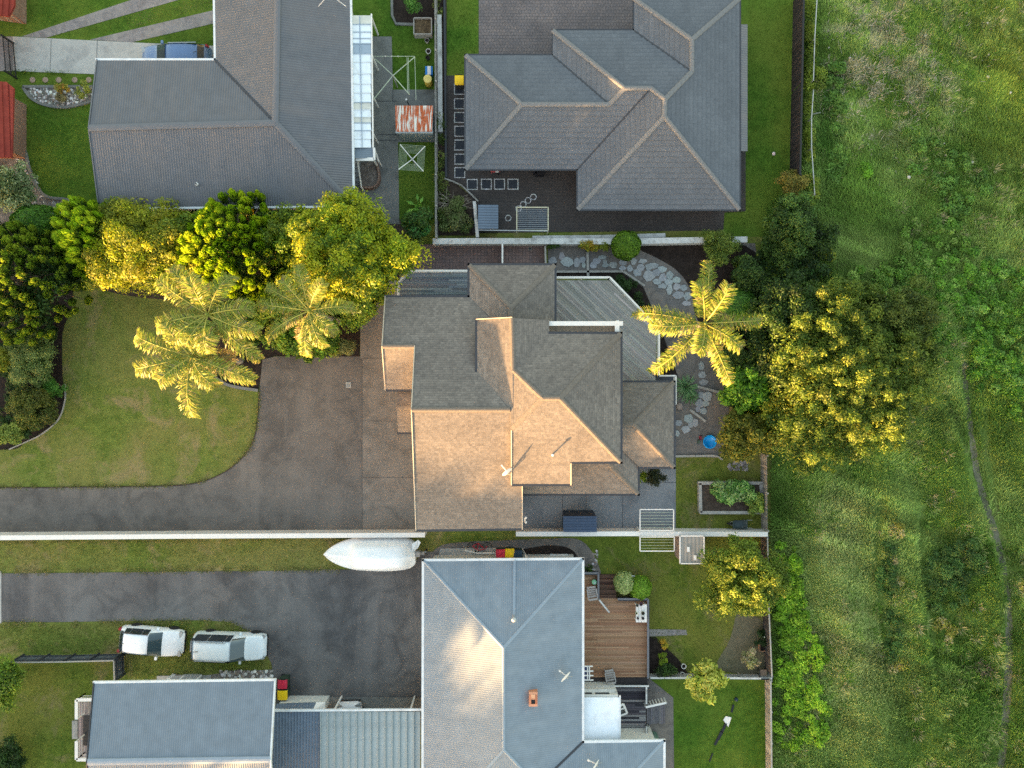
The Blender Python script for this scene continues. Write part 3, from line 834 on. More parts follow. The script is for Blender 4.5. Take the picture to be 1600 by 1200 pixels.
gutter(HN, [(864, 47, 2.08), (864, 86, 2.08), (727, 86, 2.08), (727, 265, 2.08), (902, 265, 2.08), (902, 328, 2.08), (1156, 328, 2.08), (1156, -3, 2.08), (990, -3, 2.08), (990, 47, 2.08), (864, 47, 2.08)], gd)
walls(HN, [(728, 87), (864, 87), (864, 48), (991, 48), (991, -2), (1155, -2), (1155, 327), (903, 327), (903, 264), (728, 264)], 2.1, M['brickwall'], 0.55)
# valley flashings
for s in ('bc', 'jk', 'hg'):
    p, q = A[s[0]], A[s[1]]
    m = MB(); m.bar(W(p[0], p[1], p[2] + 0.03), W(q[0], q[1], q[2] + 0.03), 0.09, 0.03); m.build('valley_flashing', M['gutter_dark'], HN)
for f in (.15, .6): wallwin(HN, (728, 264), (903, 264), 2.1, .55, f, f + .22, .7, 1.8)
for f in (.1, .55): wallwin(HN, (903, 327), (1155, 327), 2.1, .55, f, f + .25, .1, 1.8)
LV = thing('awning', 'narrow dark lean-to roof along the east wall of the tiled house', 'awning', W(1160, 140))
slope(LV, [(1152, 38, 2.15), (1168, 38, 1.95), (1168, 236, 1.95), (1152, 236, 2.15)], M['nw_roof'], 0, name='roof_sheet')
for y in (45, 110, 170, 230): MB().bar(W(1166.5, y, 1.9), W(1166.5, y, 1.9) * 1.0 - Vector((0, 0, 1.9)), 0.07, 0.07, up=Vector((0, 1, 0))).build('post', M['gutter_dark'], LV)

# ================================================================== north-west steel-roofed house
HW = thing('house', 'charcoal corrugated-steel house with a white-roofed lean-to at the top left', 'house', W(390, 180))
B = {'a': (152, 94, 3.0), 'b': (336, 94, 3.0), 'c': (430, 192, 4.12), 'd': (139, 200, 4.07), 'e': (155, 325, 3.0), 'f': (552, 322, 3.0), 'g': (334, -30, 3.0), 'h': (434, -30, 4.2), 'i': (547, -30, 3.0)}
for s in ('abcd', 'edcf', 'bghc', 'fchi'):
    slope(HW, [B[k] for k in s], M['nw_roof'])
cn = plain('charcoal_cap', S(102, 104, 110), 0.5, 0.06, 4)
for s in ('dc', 'ch', 'cf'): cap(HW, [B[s[0]], B[s[1]]], cn, 0.42, 0.06)
m = MB(); m.bar(W(336, 94, 3.03), W(430, 192, 4.15), 0.12, 0.03); m.build('valley_flashing', M['gutter_dark'], HW)
gw = M['gutter_white']
for seg in ([(151, 93, 2.98), (336, 93, 2.98), (334, -30, 2.98)], [(155, 326, 2.98), (553, 323, 2.98), (548, -30, 2.98)]): gutter(HW, seg, gw)
for seg in ([(152, 94, 2.97), (139, 200, 4.04)], [(139, 200, 4.04), (155, 325, 2.97)]): gutter(HW, seg, cn, 0.06, 0.2, 'bargeboard')
walls(HW, [(152, 94), (336, 94), (336, -30), (548, -30), (552, 322), (155, 325)], 3.0, M['weatherboard'], 0.5)
gable(HW, (166, 103, 2.9), (168, 315, 2.9), (153, 202, 3.85), M['weatherboard'])
for f in (.1, .3, .55, .85): wallwin(HW, (155, 325), (552, 322), 3.0, .5, f, f + .09, .8, 2.0)
vn = thing('roof_vent', 'tiny white square vent on the charcoal south roof slope', 'roof vent', W(308, 288, 3.32))
MB().lathe([(0.12, 0.0), (0.12, 0.1), (0.05, 0.13)], 4).build('collar', M['white'], vn, True)
MB().lathe([(0.05, 0.1), (0.05, 0.22)], 8).build('pipe', M['gutter_dark'], vn, True)
an = thing('roof_aerial', 'bare metal aerial on the charcoal roof at the top edge', 'aerial', W(520, 3, 3.35))
MB().tube([(0, 0, 0), (0, 0, 0.9)], 0.02, 6).build('mast', M['steel'], an, True)
for sx in (-1, 1): MB().tube([(0, 0, 0.9), (sx * 0.85, -0.35, 0.15)], 0.02, 6).build('stay', M['white'], an, True)
# white translucent lean-to along the east wall
PG = thing('pergola', 'long white sheet-roofed lean-to along the east wall of the charcoal house', 'pergola', W(565, 140))
ys = [24, 38, 50, 60, 68, 84, 97, 115, 131, 145, 160, 171, 183, 192, 204, 217, 231]
gp = plain('clear_sheet', S(150, 164, 180), 0.3, 0.05, 2)
cream = plain('yellowed_sheet', S(206, 204, 196), 0.45, 0.06, 2, dirt=S(170, 168, 160), dscale=1.5, damt=0.6)
for i, (y0, y1) in enumerate(zip(ys[:-1], ys[1:])):
    mt = gp if i == 4 else (cream if i in (0, 10, 12) else M['poly'])
    slope(PG, [(547.5, y0, 2.9), (579, y0, 2.55), (580, y1 - 0.5, 2.55), (548, y1 - 0.5, 2.9)], mt, 0, thick=0.02, name='roof_panel')
slope(PG, [(551, 231, 2.7), (584, 231, 2.5), (584, 247, 2.5), (551, 247, 2.7)], M['sw_roof'], 0, thick=0.03, name='roof_panel')
m = MB(); m.bar(W(580.5, 22, 2.5), W(583, 231, 2.5), 0.08, 0.14); m.build('beam', M['white'], PG)
m = MB(); m.bar(W(584.5, 231, 2.5), W(585, 250, 2.5), 0.14, 0.12); m.bar(W(584, 249, 2.5), W(556, 249, 2.5), 0.2, 0.12); m.build('fascia', M['white'], PG)
for y in (26, 84, 145, 204, 244): MB().bar(W(580, y, 2.45), W(580, y, 2.45) - Vector((0, 0, 2.43)), 0.09, 0.09, up=Vector((0, 1, 0))).build('post', M['white'], PG)
fm = MB(); fm.bar(W(562, 25, 2.76), W(566, 230, 2.76), 0.05, 0.02); fm.build('batten', gp, PG)
for y in ys[1:-1]:
    bm_ = MB(); bm_.bar(W(548.5, y, 2.905), W(579.5, y, 2.575), 0.04, 0.03); bm_.build('batten', M['gutter_white'] if y % 2 else gp, PG)
SP = thing('stairs', 'pale concrete stairs with a white handrail at the lean-to end', 'stairs', W(556, 270))
for i in range(6): MB().box(W(557, 256 + i * 6.3, 0.5 - i * 0.085), (0.5, 0.27, 1.0 - i * 0.17)).build('step', M['sw_roof'] if False else M['concrete_grey'], SP)
m = MB(); m.bar(W(559, 252, 1.9), W(565, 293, 1.0), 0.08, 0.07)
m.bar(W(565, 293, 1.0), W(565, 293, 1.0) - Vector((0, 0, 1.0)), 0.06, 0.06, up=Vector((0, 1, 0))); m.build('handrail', M['white'], SP)
m = MB(); m.bar(W(585, 232, 2.0), W(592, 252, 1.2), 0.1, 0.08); m.bar(W(592, 252, 1.2), W(592, 252, 1.2) - Vector((0, 0, 1.2)), 0.07, 0.07, up=Vector((0, 1, 0))); m.build('handrail', M['white'], SP)
PL = thing('planter', 'brick-edged planter full of brown gravel beside the stairs', 'planter', W(577, 272))
MB().prism(P2(curve([(562, 254), (588, 254), (591, 270), (590, 284), (582, 291), (566, 292), (562, 254)], 3), 0.45), 0.03, 0.42).build('gravel_fill', ground('planter_gravel', S(92, 84, 80), S(140, 130, 124), S(110, 100, 96), 8, 3, .6, .05), PL)
rim = curve([(588, 253), (592, 270), (591, 284), (583, 292), (566, 293)], 4)
for (a, b), (c, d) in zip(rim[:-1], rim[1:]):
    m = MB(); p, q = W(a, b, 0.5), W(c, d, 0.5); e = (q - p) * 0.06; m.bar(p + e - Vector((0, 0, .2)), q - e - Vector((0, 0, .2)), 0.12, 0.45); m.build('brick', M['brickwall'], PL)

# ================================================================== southern blue-grey house
HS = thing('house', 'blue-grey corrugated-steel hip-roof house at the bottom with a brick chimney', 'house', W(790, 1030))
C = {'a': (662, 876, 3.0), 'b': (910, 874, 3.0), 'c': (787, 1012, 4.5), 'd': (787, 1172, 4.5), 'e': (660, 1310, 3.0), 'f': (910, 1160, 3.0), 'g': (1037, 1158, 3.0), 'h': (1037, 1300, 3.0), 'i': (972, 1228, 3.8), 'j': (840, 1228, 3.8), 'k': (910, 1310, 3.0)}
for s in ('abc', 'acde', 'bfjdc', 'fgij', 'ghi', 'hkji'):
    slope(HS, [C[k] for k in s], M['s_roof'])
slope(HS, [C['d'], C['j'], C['k'], C['e']], M['s_roof'])
cs = plain('blue_grey_cap', S(134, 148, 162), 0.45, 0.05, 4)
for s in ('ac', 'bc', 'cd', 'gi', 'ij'): cap(HS, [C[s[0]], C[s[1]]], cs, 0.2, 0.05)
cap(HS, [C['d'], C['e']], cs, 0.2, 0.05)
cap(HS, [C['d'], C['j']], cs, 0.2, 0.05)
m = MB(); m.bar(W(910, 1160, 3.03), W(840, 1228, 3.83), 0.12, 0.03); m.build('valley_flashing', M['gutter_dark'], HS)
gutter(HS, [(660, 1310, 2.98), (661, 875, 2.98), (911, 873, 2.98), (911, 1159, 2.98), (1038, 1157, 2.98), (1038, 1300, 2.98)], gw, 0.15)
walls(HS, [(662, 876), (910, 874), (910, 1160), (1037, 1158), (1037, 1300), (660, 1300)], 3.0, M['weatherboard'], 0.35)
for f in (.3, .5): wallwin(HS, (910, 1160), (910, 874), 3.0, .35, f, f + .12, .9, 2.0)
CH = [S(196, 134, 104), S(180, 118, 92), S(206, 150, 122)]
chm = attrmat('chimney_brick', 0.9, 0.2, 0.3, 20)
cx = W(833, 1091, 4.2)
for k in range(7):
    m = CMB()
    for i, (dx, dy, lx, ly) in enumerate(((0, 0.36, 0.52, 0.14), (0, -0.36, 0.52, 0.14), (-0.19, 0, 0.14, 0.56), (0.19, 0, 0.14, 0.56), (0, 0.05, 0.24, 0.12))):
        m.box((cx.x + dx, cx.y + dy, 3.72 + k * 0.1), (lx, ly, 0.092)); m.col(jit(random.choice(CH), 0.15))
    m.build('chimney_course', chm, HS)
MB().prism([(cx.x - .12, cx.y - .29), (cx.x + .12, cx.y - .29), (cx.x + .12, cx.y), (cx.x - .12, cx.y)], 4.0, 4.3).build('flue', M['black'], HS)
MB().prism([(cx.x - .12, cx.y + .1), (cx.x + .12, cx.y + .1), (cx.x + .12, cx.y + .29), (cx.x - .12, cx.y + .29)], 4.0, 4.38).build('flue_cap', plain('mortar_cap', S(206, 160, 128), .9, .1), HS)
fl = MB(); fl.bar(W(804, 876, 3.05), W(803, 962, 3.98), 0.16, 0.05); fl.build('vent_flashing', cs, HS)
fv = thing('flue_pipe', 'slim metal flue on the north slope of the blue-grey roof', 'flue', W(803, 962, 3.98))
MB().tube([(0, 0, -.1), (0, 0, 0.75)], 0.075, 12).build('pipe', M['steel'], fv, True)
MB().lathe([(0.1, 0.72), (0.14, 0.76), (0.14, 0.8), (0.03, 0.88)], 12).build('cowl', M['steel'], fv, True)
dish(W(886, 1054, 3.35), 'satellite dish on the east slope near the chimney', R(140), 0.42)
dish(W(932, 1190, 3.4), 'satellite dish on the bottom wing of the blue-grey house', R(150), 0.42)

# white-roofed sun room and its porch
SR = thing('sunroom', 'small white-roofed sun room on the east side of the blue-grey house', 'sunroom', W(938, 1120))
MB().prism(P2([(908, 1086), (966, 1086), (966, 1170), (908, 1170)], 2.5), 0.05, 2.45).build('wall', M['weatherboard'], SR)
slope(SR, [(906, 1090, 2.62), (968, 1090, 2.52), (968, 1166, 2.52), (906, 1166, 2.62)], M['poly'], 0, thick=0.08, name='roof_sheet')
gutter(SR, [(968.6, 1088, 2.5), (968.6, 1166, 2.5)], gw, 0.1, 0.12)
slope(SR, [(908, 1077, 2.0), (962, 1077, 2.0), (966, 1090, 2.42), (908, 1090, 2.42)], M['old_white'], 0, thick=0.05, name='canopy')
for x0, x1 in ((912, 925), (930, 952)): MB().prism(P2([(x0, 1083), (x1, 1083), (x1, 1086.5), (x0, 1086.5)], 2.32), 2.2, 2.37).build('skylight', M['glass_dark'], SR)
ow = MB()
for p, q in (((967, 1104, 1.9), (974, 1100, 1.9)), ((974, 1100, 1.9), (980, 1114, 1.5)), ((980, 1114, 1.5), (967, 1119, 1.5)), ((967, 1108, 1.7), (977, 1106, 1.7))): ow.bar(W(*p), W(*q), 0.12, 0.06)
ow.build('open_window', M['white'], SR)
ow = MB(); ow.add([W(967, 1105, 1.85), W(973.5, 1101, 1.85), W(979, 1113.5, 1.47), W(967, 1118, 1.47)], [(3, 2, 1, 0)]); ow.build('pane', M['glass_dark'], SR)

# carport between the southern houses
CP = thing('carport', 'flat carport roof, half dark blue and half zinc, between the southern houses', 'carport', W(545, 1160))
slope(CP, [(424, 1111, 2.6), (500, 1111, 2.6), (500, 1260, 2.75), (420, 1260, 2.75)], M['car_dark'], 0, name='dark_roof_sheet')
zn = M['car_light']
for i in range(14):                                   # trough sheets with upstanding ribs
    x0 = 501 + i * 11.2; x1 = min(x0 + 11.2, 657)
    slope(CP, [(x0, 1112, 2.6), (x1 - 0.3, 1112, 2.6), (x1 - 0.3, 1260, 2.75), (x0, 1260, 2.75)], zn, 0, thick=0.03, name='roof_tray')
    m = MB(); m.bar(W(x0, 1112, 2.64), W(x0, 1260, 2.79), 0.05, 0.08); m.build('rib', zn, CP)
rs = plain('rust_streak', S(140, 84, 60), 0.9, 0.3, 9)
for x, y, l in ((641, 1128, 5), (651, 1124, 8), (651, 1137, 6), (640, 1146, 6), (651, 1149, 3)):
    m = MB(); m.add(P2([(x - 1, y), (x + 1, y), (x + .8, y + l), (x - .8, y + l)], 2.63), [(3, 2, 1, 0)]); 
m = MB(); m.bar(W(422, 1110, 2.6), W(660, 1108.5, 2.6), 0.12, 0.14); m.build('gutter', gw, CP)
for x in (430, 520, 640): MB().bar(W(x, 1114, 2.5), W(x, 1114, 2.5) - Vector((0, 0, 2.48)), 0.1, 0.1, up=Vector((0, 1, 0))).build('post', M['white'], CP)
ln = thing('lean_to', 'low dark lean-to roof with a pale gable beside the wheelie bins', 'lean-to', W(470, 1102))
slope(ln, [(432, 1100, 1.7), (494, 1098, 1.7), (490, 1112, 2.2), (428, 1112, 2.2)], M['car_dark'], 0, name='roof_sheet')
m = MB(); m.add([W(494, 1097, 1.7), W(508, 1097, 1.6), W(508, 1112, 1.7), W(488, 1112, 2.2)], [(3, 2, 1, 0)]); m.build('side_panel', M['white'], ln)
MB().prism(P2([(434, 1102), (506, 1102), (506, 1114), (434, 1114)], 1.5), 0.03, 1.45).build('wall', M['weatherboard'], ln)

# ================================================================== south-west house
HSW = thing('house', 'slate-blue steel-roofed house with white porch at the bottom left corner', 'house', W(285, 1130))
D = {'a': (148, 1067, 4.9), 'b': (429, 1063, 4.9), 'c': (422, 1187, 5.9), 'd': (137, 1191, 5.9), 'e': (150, 1330, 4.9), 'f': (428, 1328, 4.9)}
slope(HSW, [D[k] for k in 'abcd'], M['sw_roof']); slope(HSW, [D[k] for k in 'dcfe'], M['sw_roof'])
cap(HSW, [D['d'], D['c']], plain('slate_cap', S(138, 150, 164), 0.45, 0.05, 4), 0.4, 0.05)
gutter(HSW, [(147, 1066, 4.88), (430, 1062, 4.88)], gw)
for seg in ([(430, 1063, 4.88), (423, 1187, 5.86)], [(423, 1187, 5.86), (429, 1328, 4.88)]): gutter(HSW, seg, gw, 0.08, 0.2, 'bargeboard')
for seg in ([(147, 1067, 4.87), (136, 1191, 5.86)], [(136, 1191, 5.86), (149, 1330, 4.87)]): gutter(HSW, seg, M['gutter_dark'], 0.06, 0.18, 'bargeboard')
walls(HSW, [(148, 1067), (429, 1063), (428, 1328), (150, 1330)], 4.9, M['weatherboard'], 2.0)
for f in (.2, .6): wallwin(HSW, (429, 1063), (148, 1067), 4.9, 2.0, f, f + .12, 1.2, 2.6)
PO = thing('porch', 'white-railed porch with a dark mat on the west side of the slate-blue house', 'porch', W(134, 1140))
deck(PO, [(122, 1097), (150, 1097), (150, 1188), (122, 1188)], 0.6, R(90), M['boards'], [S(140, 128, 124), S(156, 146, 142), S(124, 112, 108)])
MB().prism(P2([(130, 1118), (147, 1118), (147, 1165), (130, 1165)], 0.63), 0.61, 0.63).build('mat', M['black'], PO)
railing(PO, [(150, 1093.5), (119.5, 1093.5), (119.5, 1124)], 0.6, 0.9, M['white'], 1.2, 0.2)
railing(PO, [(119.5, 1158), (119.5, 1187), (150, 1187)], 0.6, 0.9, M['white'], 1.2, 0.2)
for i in range(2): MB().box(W(119 - i * 3, 1140, 0.4 - i * 0.2), (0.24, 1.2, 0.1)).build('step', M['sleeper'], PO)
FS = thing('side_steps', 'white handrail and concrete steps beside the silver van', 'steps', W(290, 1063))
for i in range(2): MB().box(W(300, 1062 - i * 3, 0.3 - i * 0.13), (1.2, 0.4, 0.24)).build('step', M['concrete'], FS)
m = MB()
for p, q in (((261, 1061, 0.9), (292, 1065, 0.9)), ((273, 1054, 0.4), (262, 1061, 0.9)), ((287, 1056, 0.4), (278, 1063, 0.9)), ((315, 1055, 0.4), (304, 1064, 0.9)), ((320, 1060, 0.5), (312, 1066, 0.9))): m.bar(W(*p), W(*q), 0.07, 0.05)
for x, y in ((261, 1061), (292, 1065)): m.bar(W(x, y, 0.9), W(x, y, .9) - Vector((0, 0, .9)), .06, .06, up=Vector((0, 1, 0)))
m.build('handrail', M['white'], FS)

# red tiled roofs at the left edge
for pts, y, lab in (([(-160, 120, 2.6), (10, 128, 2.6), (22, 138, 2.6), (19, 246, 2.6), (-160, 246, 2.6)], 190, 'red-tiled roof at the left edge, beside the pebble bed'), ([(-160, -60, 2.6), (24, -60, 2.6), (23, 10, 2.6), (14, 26, 2.6), (-160, 5, 2.6)], -20, 'red-tiled roof in the top left corner')):
    hr = thing('house', lab, 'house', W(-60, y))
    w = list(pts)
    slope(hr, [(p[0], p[1], 2.6 if p[0] > 0 else 4.6) for p in w], M['red_tile'], 0.34, 0.06)
    walls(hr, [(-140, w[0][1] + 6), (12, w[1][1] + 4), (12, w[-2][1] - 6), (-140, w[-1][1] - 6)], 2.4, M['brickwall'], 0.4)

# ================================================================== walls and fences
def wall_run(name, label, pts, h, thick, mat, capm=None, cat='wall', caph=0.06, over=0.03, joint=0.0):
    """solid wall along photo points of its top centre line at height h"""
    o = thing(name, label, cat, W(*pts[0], h) * 1.0 - Vector((0, 0, h)))
    for p, q in zip(pts[:-1], pts[1:]):
        p, q = W(*p, h), W(*q, h)
        L = (q - p).length; n = max(1, int(L / joint)) if joint else 1
        for i in range(n):
            a = p + (q - p) * (i / n); b = p + (q - p) * ((i + 1) / n); e = (q - p).normalized() * (0.006 if joint else 0)
            z = Vector((0, 0, h / 2 + caph / 2))
            m = MB(); m.bar(a + e - z, b - e - z, thick, h - caph); m.build('wall_panel', mat, o)
            if capm:
                m = MB(); zz = Vector((0, 0, caph / 2)); m.bar(a + e - zz, b - e - zz, thick + over * 2, caph); m.build('coping', capm, o)
    return o
def fence(name, label, pts, h, mat, post=2.0, pw=0.1, lean=0.02, capm=None, capw=0.1, palm=None, cat='fence', tone=None, gap=0.012):
    """timber fence: posts, rails, palings (joined, too small to pick apart) and an optional cap"""
    o = thing(name, label, cat, W(*pts[0], h) - Vector((0, 0, h)))
    pal = CMB(); rails = MB()
    tone = tone or [S(110, 104, 98), S(128, 122, 116), S(96, 90, 86)]
    for p, q in zip(pts[:-1], pts[1:]):
        p, q = W(*p, h), W(*q, h); p.z = q.z = 0
        L = (q - p).length; d = (q - p).normalized(); s = Vector((-d.y, d.x, 0))
        k = int(L / (pw + gap))
        for i in range(k):
            c = p + d * ((i + 0.5) * (pw + gap)) + s * random.uniform(-0.008, 0.008)
            hh = h - random.uniform(0, 0.03)
            pal.box((c.x, c.y, hh / 2 + 0.02), (pw, 0.022, hh - 0.02), math.atan2(d.y, d.x)); pal.col(jit(random.choice(tone), 0.15))
        for z in (0.3, h - 0.25):
            rails.bar(p + s * 0.04 + Vector((0, 0, z)), q + s * 0.04 + Vector((0, 0, z)), 0.05, 0.08)
        n = max(1, round(L / post))
        for i in range(n + 1):
            c = p + d * (L * i / n) + s * 0.06
            MB().box((c.x, c.y, (h + 0.02) / 2), (0.09, 0.09, h + 0.02), math.atan2(d.y, d.x)).build('post', mat, o)
        if capm:
            m = MB(); m.bar(p + Vector((0, 0, h + 0.025)), q + Vector((0, 0, h + 0.025)), capw, 0.04); m.build('cap_board', capm, o)
    pal.build('palings', M['boards'], o, kind='stuff'); rails.build('rail', mat, o)
    return o
wall_run('boundary_wall', 'long white masonry wall between the two driveways', [(-600, 845), (300, 838), (664, 836)], 1.3, 0.24, M['wall_white'], M['white'], joint=4.0)
wall_run('boundary_wall', 'white masonry wall south of the grey patio and vegetable bed', [(806, 834.5), (1000, 834), (1200, 835)], 1.3, 0.24, M['wall_white'], M['white'], joint=4.0)
wall_run('boundary_wall', 'weathered pale wall between the tiled house yard and the shingle house', [(676, 377), (760, 376.5), (960, 377), (1168, 374)], 0.9, 0.32, M['old_white'], M['old_white'], joint=3.0)
wall_run('wall_ledge', 'lower peeling white ledge behind the pale boundary wall', [(832, 371), (940, 370), (1040, 367)], 0.55, 0.26, M['old_white'])
wall_run('garden_wall', 'short white wall beside the small dark-roofed garden shed', [(741, 314), (746, 370)], 1.0, 0.2, M['old_white'])
wall_run('wall_ledge', 'mottled white concrete ledge left of the top strip of lawn', [(686, 22), (687, 110), (688, 205)], 0.5, 0.28, M['old_white'])
wall_run('retaining_wall', 'dark timber retaining wall along the top strip of lawn', [(694, -20), (697, 276)], 0.4, 0.12, M['gutter_dark'])
wall_run('garden_edge', 'thin grey kerb curving down to the short white wall', [(694, 278), (708, 283), (721, 289), (735, 302), (747, 314)], 0.3, 0.09, M['sleeper'])
fence('fence', 'thin grey fence east of the rotary clothesline', [(679, -20), (680, 370)], 1.4, M['sleeper'], tone=[S(120, 118, 116), S(140, 138, 136)])
fence('fence', 'tall black-stained fence along the east lawn of the tiled house', [(1256, -20), (1253, 130), (1250, 273)], 1.8, M['black'], tone=[S(40, 38, 42), S(52, 48, 52), S(46, 44, 48)], capm=M['black'], capw=0.12)
fence('fence', 'grey fence on the east side of the vegetable garden', [(1198, 712), (1199, 830)], 1.2, M['sleeper'], tone=[S(140, 136, 132), S(124, 120, 116)])
fence('fence', 'dark fence on the east side of the dry back lawn', [(1199, 840), (1201, 950), (1206, 1057)], 1.3, M['gutter_dark'], tone=[S(70, 66, 66), S(56, 54, 56), S(84, 80, 78)], capm=M['sleeper'], capw=0.08)
fence('fence', 'pale low fence dividing the two back lawns at the bottom right', [(1016, 1059), (1110, 1059), (1206, 1060)], 0.7, M['sleeper'], tone=[S(176, 174, 168), S(154, 152, 148), S(188, 186, 182)], capm=M['old_white'], capw=0.12)
fence('fence', 'grey paling fence at the bottom right beside the field', [(1204, 1064), (1206, 1260)], 1.1, M['sleeper'], tone=[S(150, 146, 140), S(132, 128, 122), S(164, 160, 154)], capm=M['sleeper'], capw=0.1)
fence('fence', 'slate-grey fence with pale top left of the white hatchback', [(18, 1035), (100, 1034), (178, 1032)], 1.25, M['gutter_dark'], tone=[S(84, 90, 96), S(94, 100, 106), S(76, 82, 88)], capm=M['sleeper'], capw=0.07)
fence('fence', 'short slate-grey return fence beside the slate-blue house', [(178, 1033), (179, 1064)], 1.25, M['gutter_dark'], tone=[S(84, 90, 96), S(94, 100, 106), S(76, 82, 88)], capm=M['sleeper'], capw=0.07)
wall_run('side_fence', 'narrow white fence panel joining the pale wall to the shingle house', [(785, 381), (785, 414)], 1.1, 0.1, M['white'], cat='fence')
wall_run('side_fence', 'narrow grey fence panel at the end of the brick-paved strip', [(852, 384), (853, 417)], 0.7, 0.1, M['sleeper'], cat='fence')
# pipe rail fence in the long grass
pf = thing('rail_fence', 'white pipe rail fence in the long grass beside the black fence', 'fence', W(1270, 150))
for p, q in (((1277, -10), (1273, 60)), ((1273, 60), (1271, 125)), ((1271, 140), (1268, 185)), ((1268, 185), (1268, 230)), ((1268, 230), (1273, 305))):
    m = MB(); m.tube([W(*p, 0.9), W(*q, 0.88)], 0.035, 6); m.build('rail', M['old_white'], pf)
for x, y in ((1277, -8), (1273, 60), (1271, 125), (1268, 185), (1268, 232), (1273, 303)):
    m = MB(); a = W(x, y, 0.95); m.tube([a, a - Vector((0, 0, 0.95))], 0.05, 6); m.build('post', M['sleeper'], pf)
for i, (p, q, lab) in enumerate((((1296, 0), (1303, 16), 'pale plank lying in the long grass at the top'), ((1317, 62), (1322, 80), 'short grey plank in the dry weeds below the top edge'), ((1270, 178), (1282, 176), 'grey stick poking from the pipe rail fence'))):
    m = MB(); m.bar(W(*p, 0.25), W(*q, 0.3), 0.16 if i < 2 else 0.07, 0.05); tag(m.build('plank', M['sleeper']), lab, 'plank')
gt = thing('gate', 'black wire-mesh driveway gate at the left edge', 'gate', W(6, 84))
m = MB()
a, b = W(4, 56, 1.1), W(9, 112, 1.1)
for z in (0.1, 0.6, 1.1): m.bar(Vector((a.x, a.y, z)), Vector((b.x, b.y, z)), 0.05)
m.build('gate_frame', M['black'], gt)
m = MB()
for i in range(24):
    c = a + (b - a) * (i / 23); m.bar(Vector((c.x, c.y, 0.1)), Vector((c.x, c.y, 1.1)), 0.02, 0.02, up=Vector((0, 1, 0)))
m.build('mesh_wires', M['black'], gt, kind='stuff')
for c in (a, b): m = MB(); m.bar(Vector((c.x, c.y, 0)), Vector((c.x, c.y, 1.25)), 0.09, 0.09, up=Vector((0, 1, 0))); m.build('post', M['black'], gt)

# timber sleepers and edgings in the east garden
for p, q, w, lab in (((869, 424.5), (974, 424), 0.14, 'straight grey timber edging beside the diagonal-board deck'), ((974, 424), (1008, 447), 0.14, 'slanted grey timber edging towards the palm'),
                     ((918, 394), (919, 436), 0.16, 'upright grey timber edging across the flagstones'), ((1087, 603), (1124, 613), 0.16, 'grey sleeper step below the palm'),
                     ((1078, 640), (1103, 659), 0.15, 'short slanted sleeper step between the flagstones'), ((1055, 713), (1118, 712), 0.14, 'pale timber edging between gravel and small east lawn'), ((1118, 712), (1130, 718), 0.12, 'stub of timber edging beside the olive bush')):
    m = MB(); a, b = W(*p, 0.12), W(*q, 0.12); n = max(1, round((b - a).length / 1.5))
    o = thing('sleeper', lab, 'sleeper', a - Vector((0, 0, 0.12)))
    for i in range(n):
        m = MB(); c, d = a + (b - a) * (i / n), a + (b - a) * ((i + 0.985) / n); m.bar(c - Vector((0, 0, 0.05)), d - Vector((0, 0, 0.05)), w, 0.13); m.build('plank', M['sleeper'], o)

# flagstones
FP = sheet('flagstone_path', [(1052, 590), (1060, 588), (1060, 592), (1052, 592)], Z3 + 0.002, M['gravel'])
STONES = [(863.7, 407, 6, 5), (877, 400.6, 4.5, 5.5), (886, 409, 8.5, 7), (902, 410.6, 5, 6.5), (910, 406, 5, 4.5), (912, 415, 3, 4), (927, 415, 4.5, 4.5), (932, 408, 6, 4.5), (941, 402, 6.5, 3), (945, 409, 3.5, 3), (946, 414.5, 6, 3), (958, 414, 6, 4.5), (973, 410, 5, 4.5), (973, 419, 5, 3), (984, 419.5, 4, 5), (990, 409, 4.5, 4.5), (996, 425.5, 6, 6), (1001, 418, 5, 5), (1004, 408, 6, 3.5), (1014, 417.5, 5.5, 5), (1014, 430.6, 8, 7.5), (1021, 415, 7, 4), (1026, 426, 5.5, 5.5), (1027, 440, 6, 4.5), (1034, 421, 7, 4.5), (1036, 434, 5, 6), (1035, 447.5, 6.5, 4), (1046, 430, 5, 5.5), (1045, 441, 6.5, 4.5), (1046, 453, 4.5, 7), (1057, 448, 5, 5.5), (1068, 450, 5, 4.5), (1060.5, 461, 8, 5.5), (1073.6, 463, 5.5, 6), (1057, 437.6, 6, 4.5), (1073, 474, 6, 4), (1095.5, 572, 4.5, 6), (1097, 586, 5.5, 5), (1099, 597.5, 6.5, 4), (1095, 617, 4, 5), (1105, 620, 7, 7.5), (1093.5, 630, 6, 6), (1103, 631, 4.5, 4), (1090, 639.5, 4, 4.5), (1099, 642.5, 4.5, 4.5), (1076, 654, 6, 6), (1086, 660, 5, 6), (1079, 663.5, 3.5, 4), (1060, 661, 5.5, 4), (1071, 671, 6, 5), (1058, 677, 3.5, 4)]
for x, y, rx, ry in STONES:
    m = CMB(); n = random.choice((5, 6, 6, 7)); a0 = random.uniform(0, 6.28)
    pts = []
    for k in range(n):
        a = a0 + 2 * math.pi * (k + random.uniform(-0.25, 0.25)) / n; r = random.uniform(0.9, 1.14)
        pts.append(W(x + 1.2 * rx * r * math.cos(a), y + 1.2 * ry * r * math.sin(a), 0.04))
    m.prism(pts, 0.01, 0.07 + random.uniform(0, 0.012)); m.col(jit(S(150, 153, 155), 0.16))
    m.build('flagstone', M['stone'], FP)

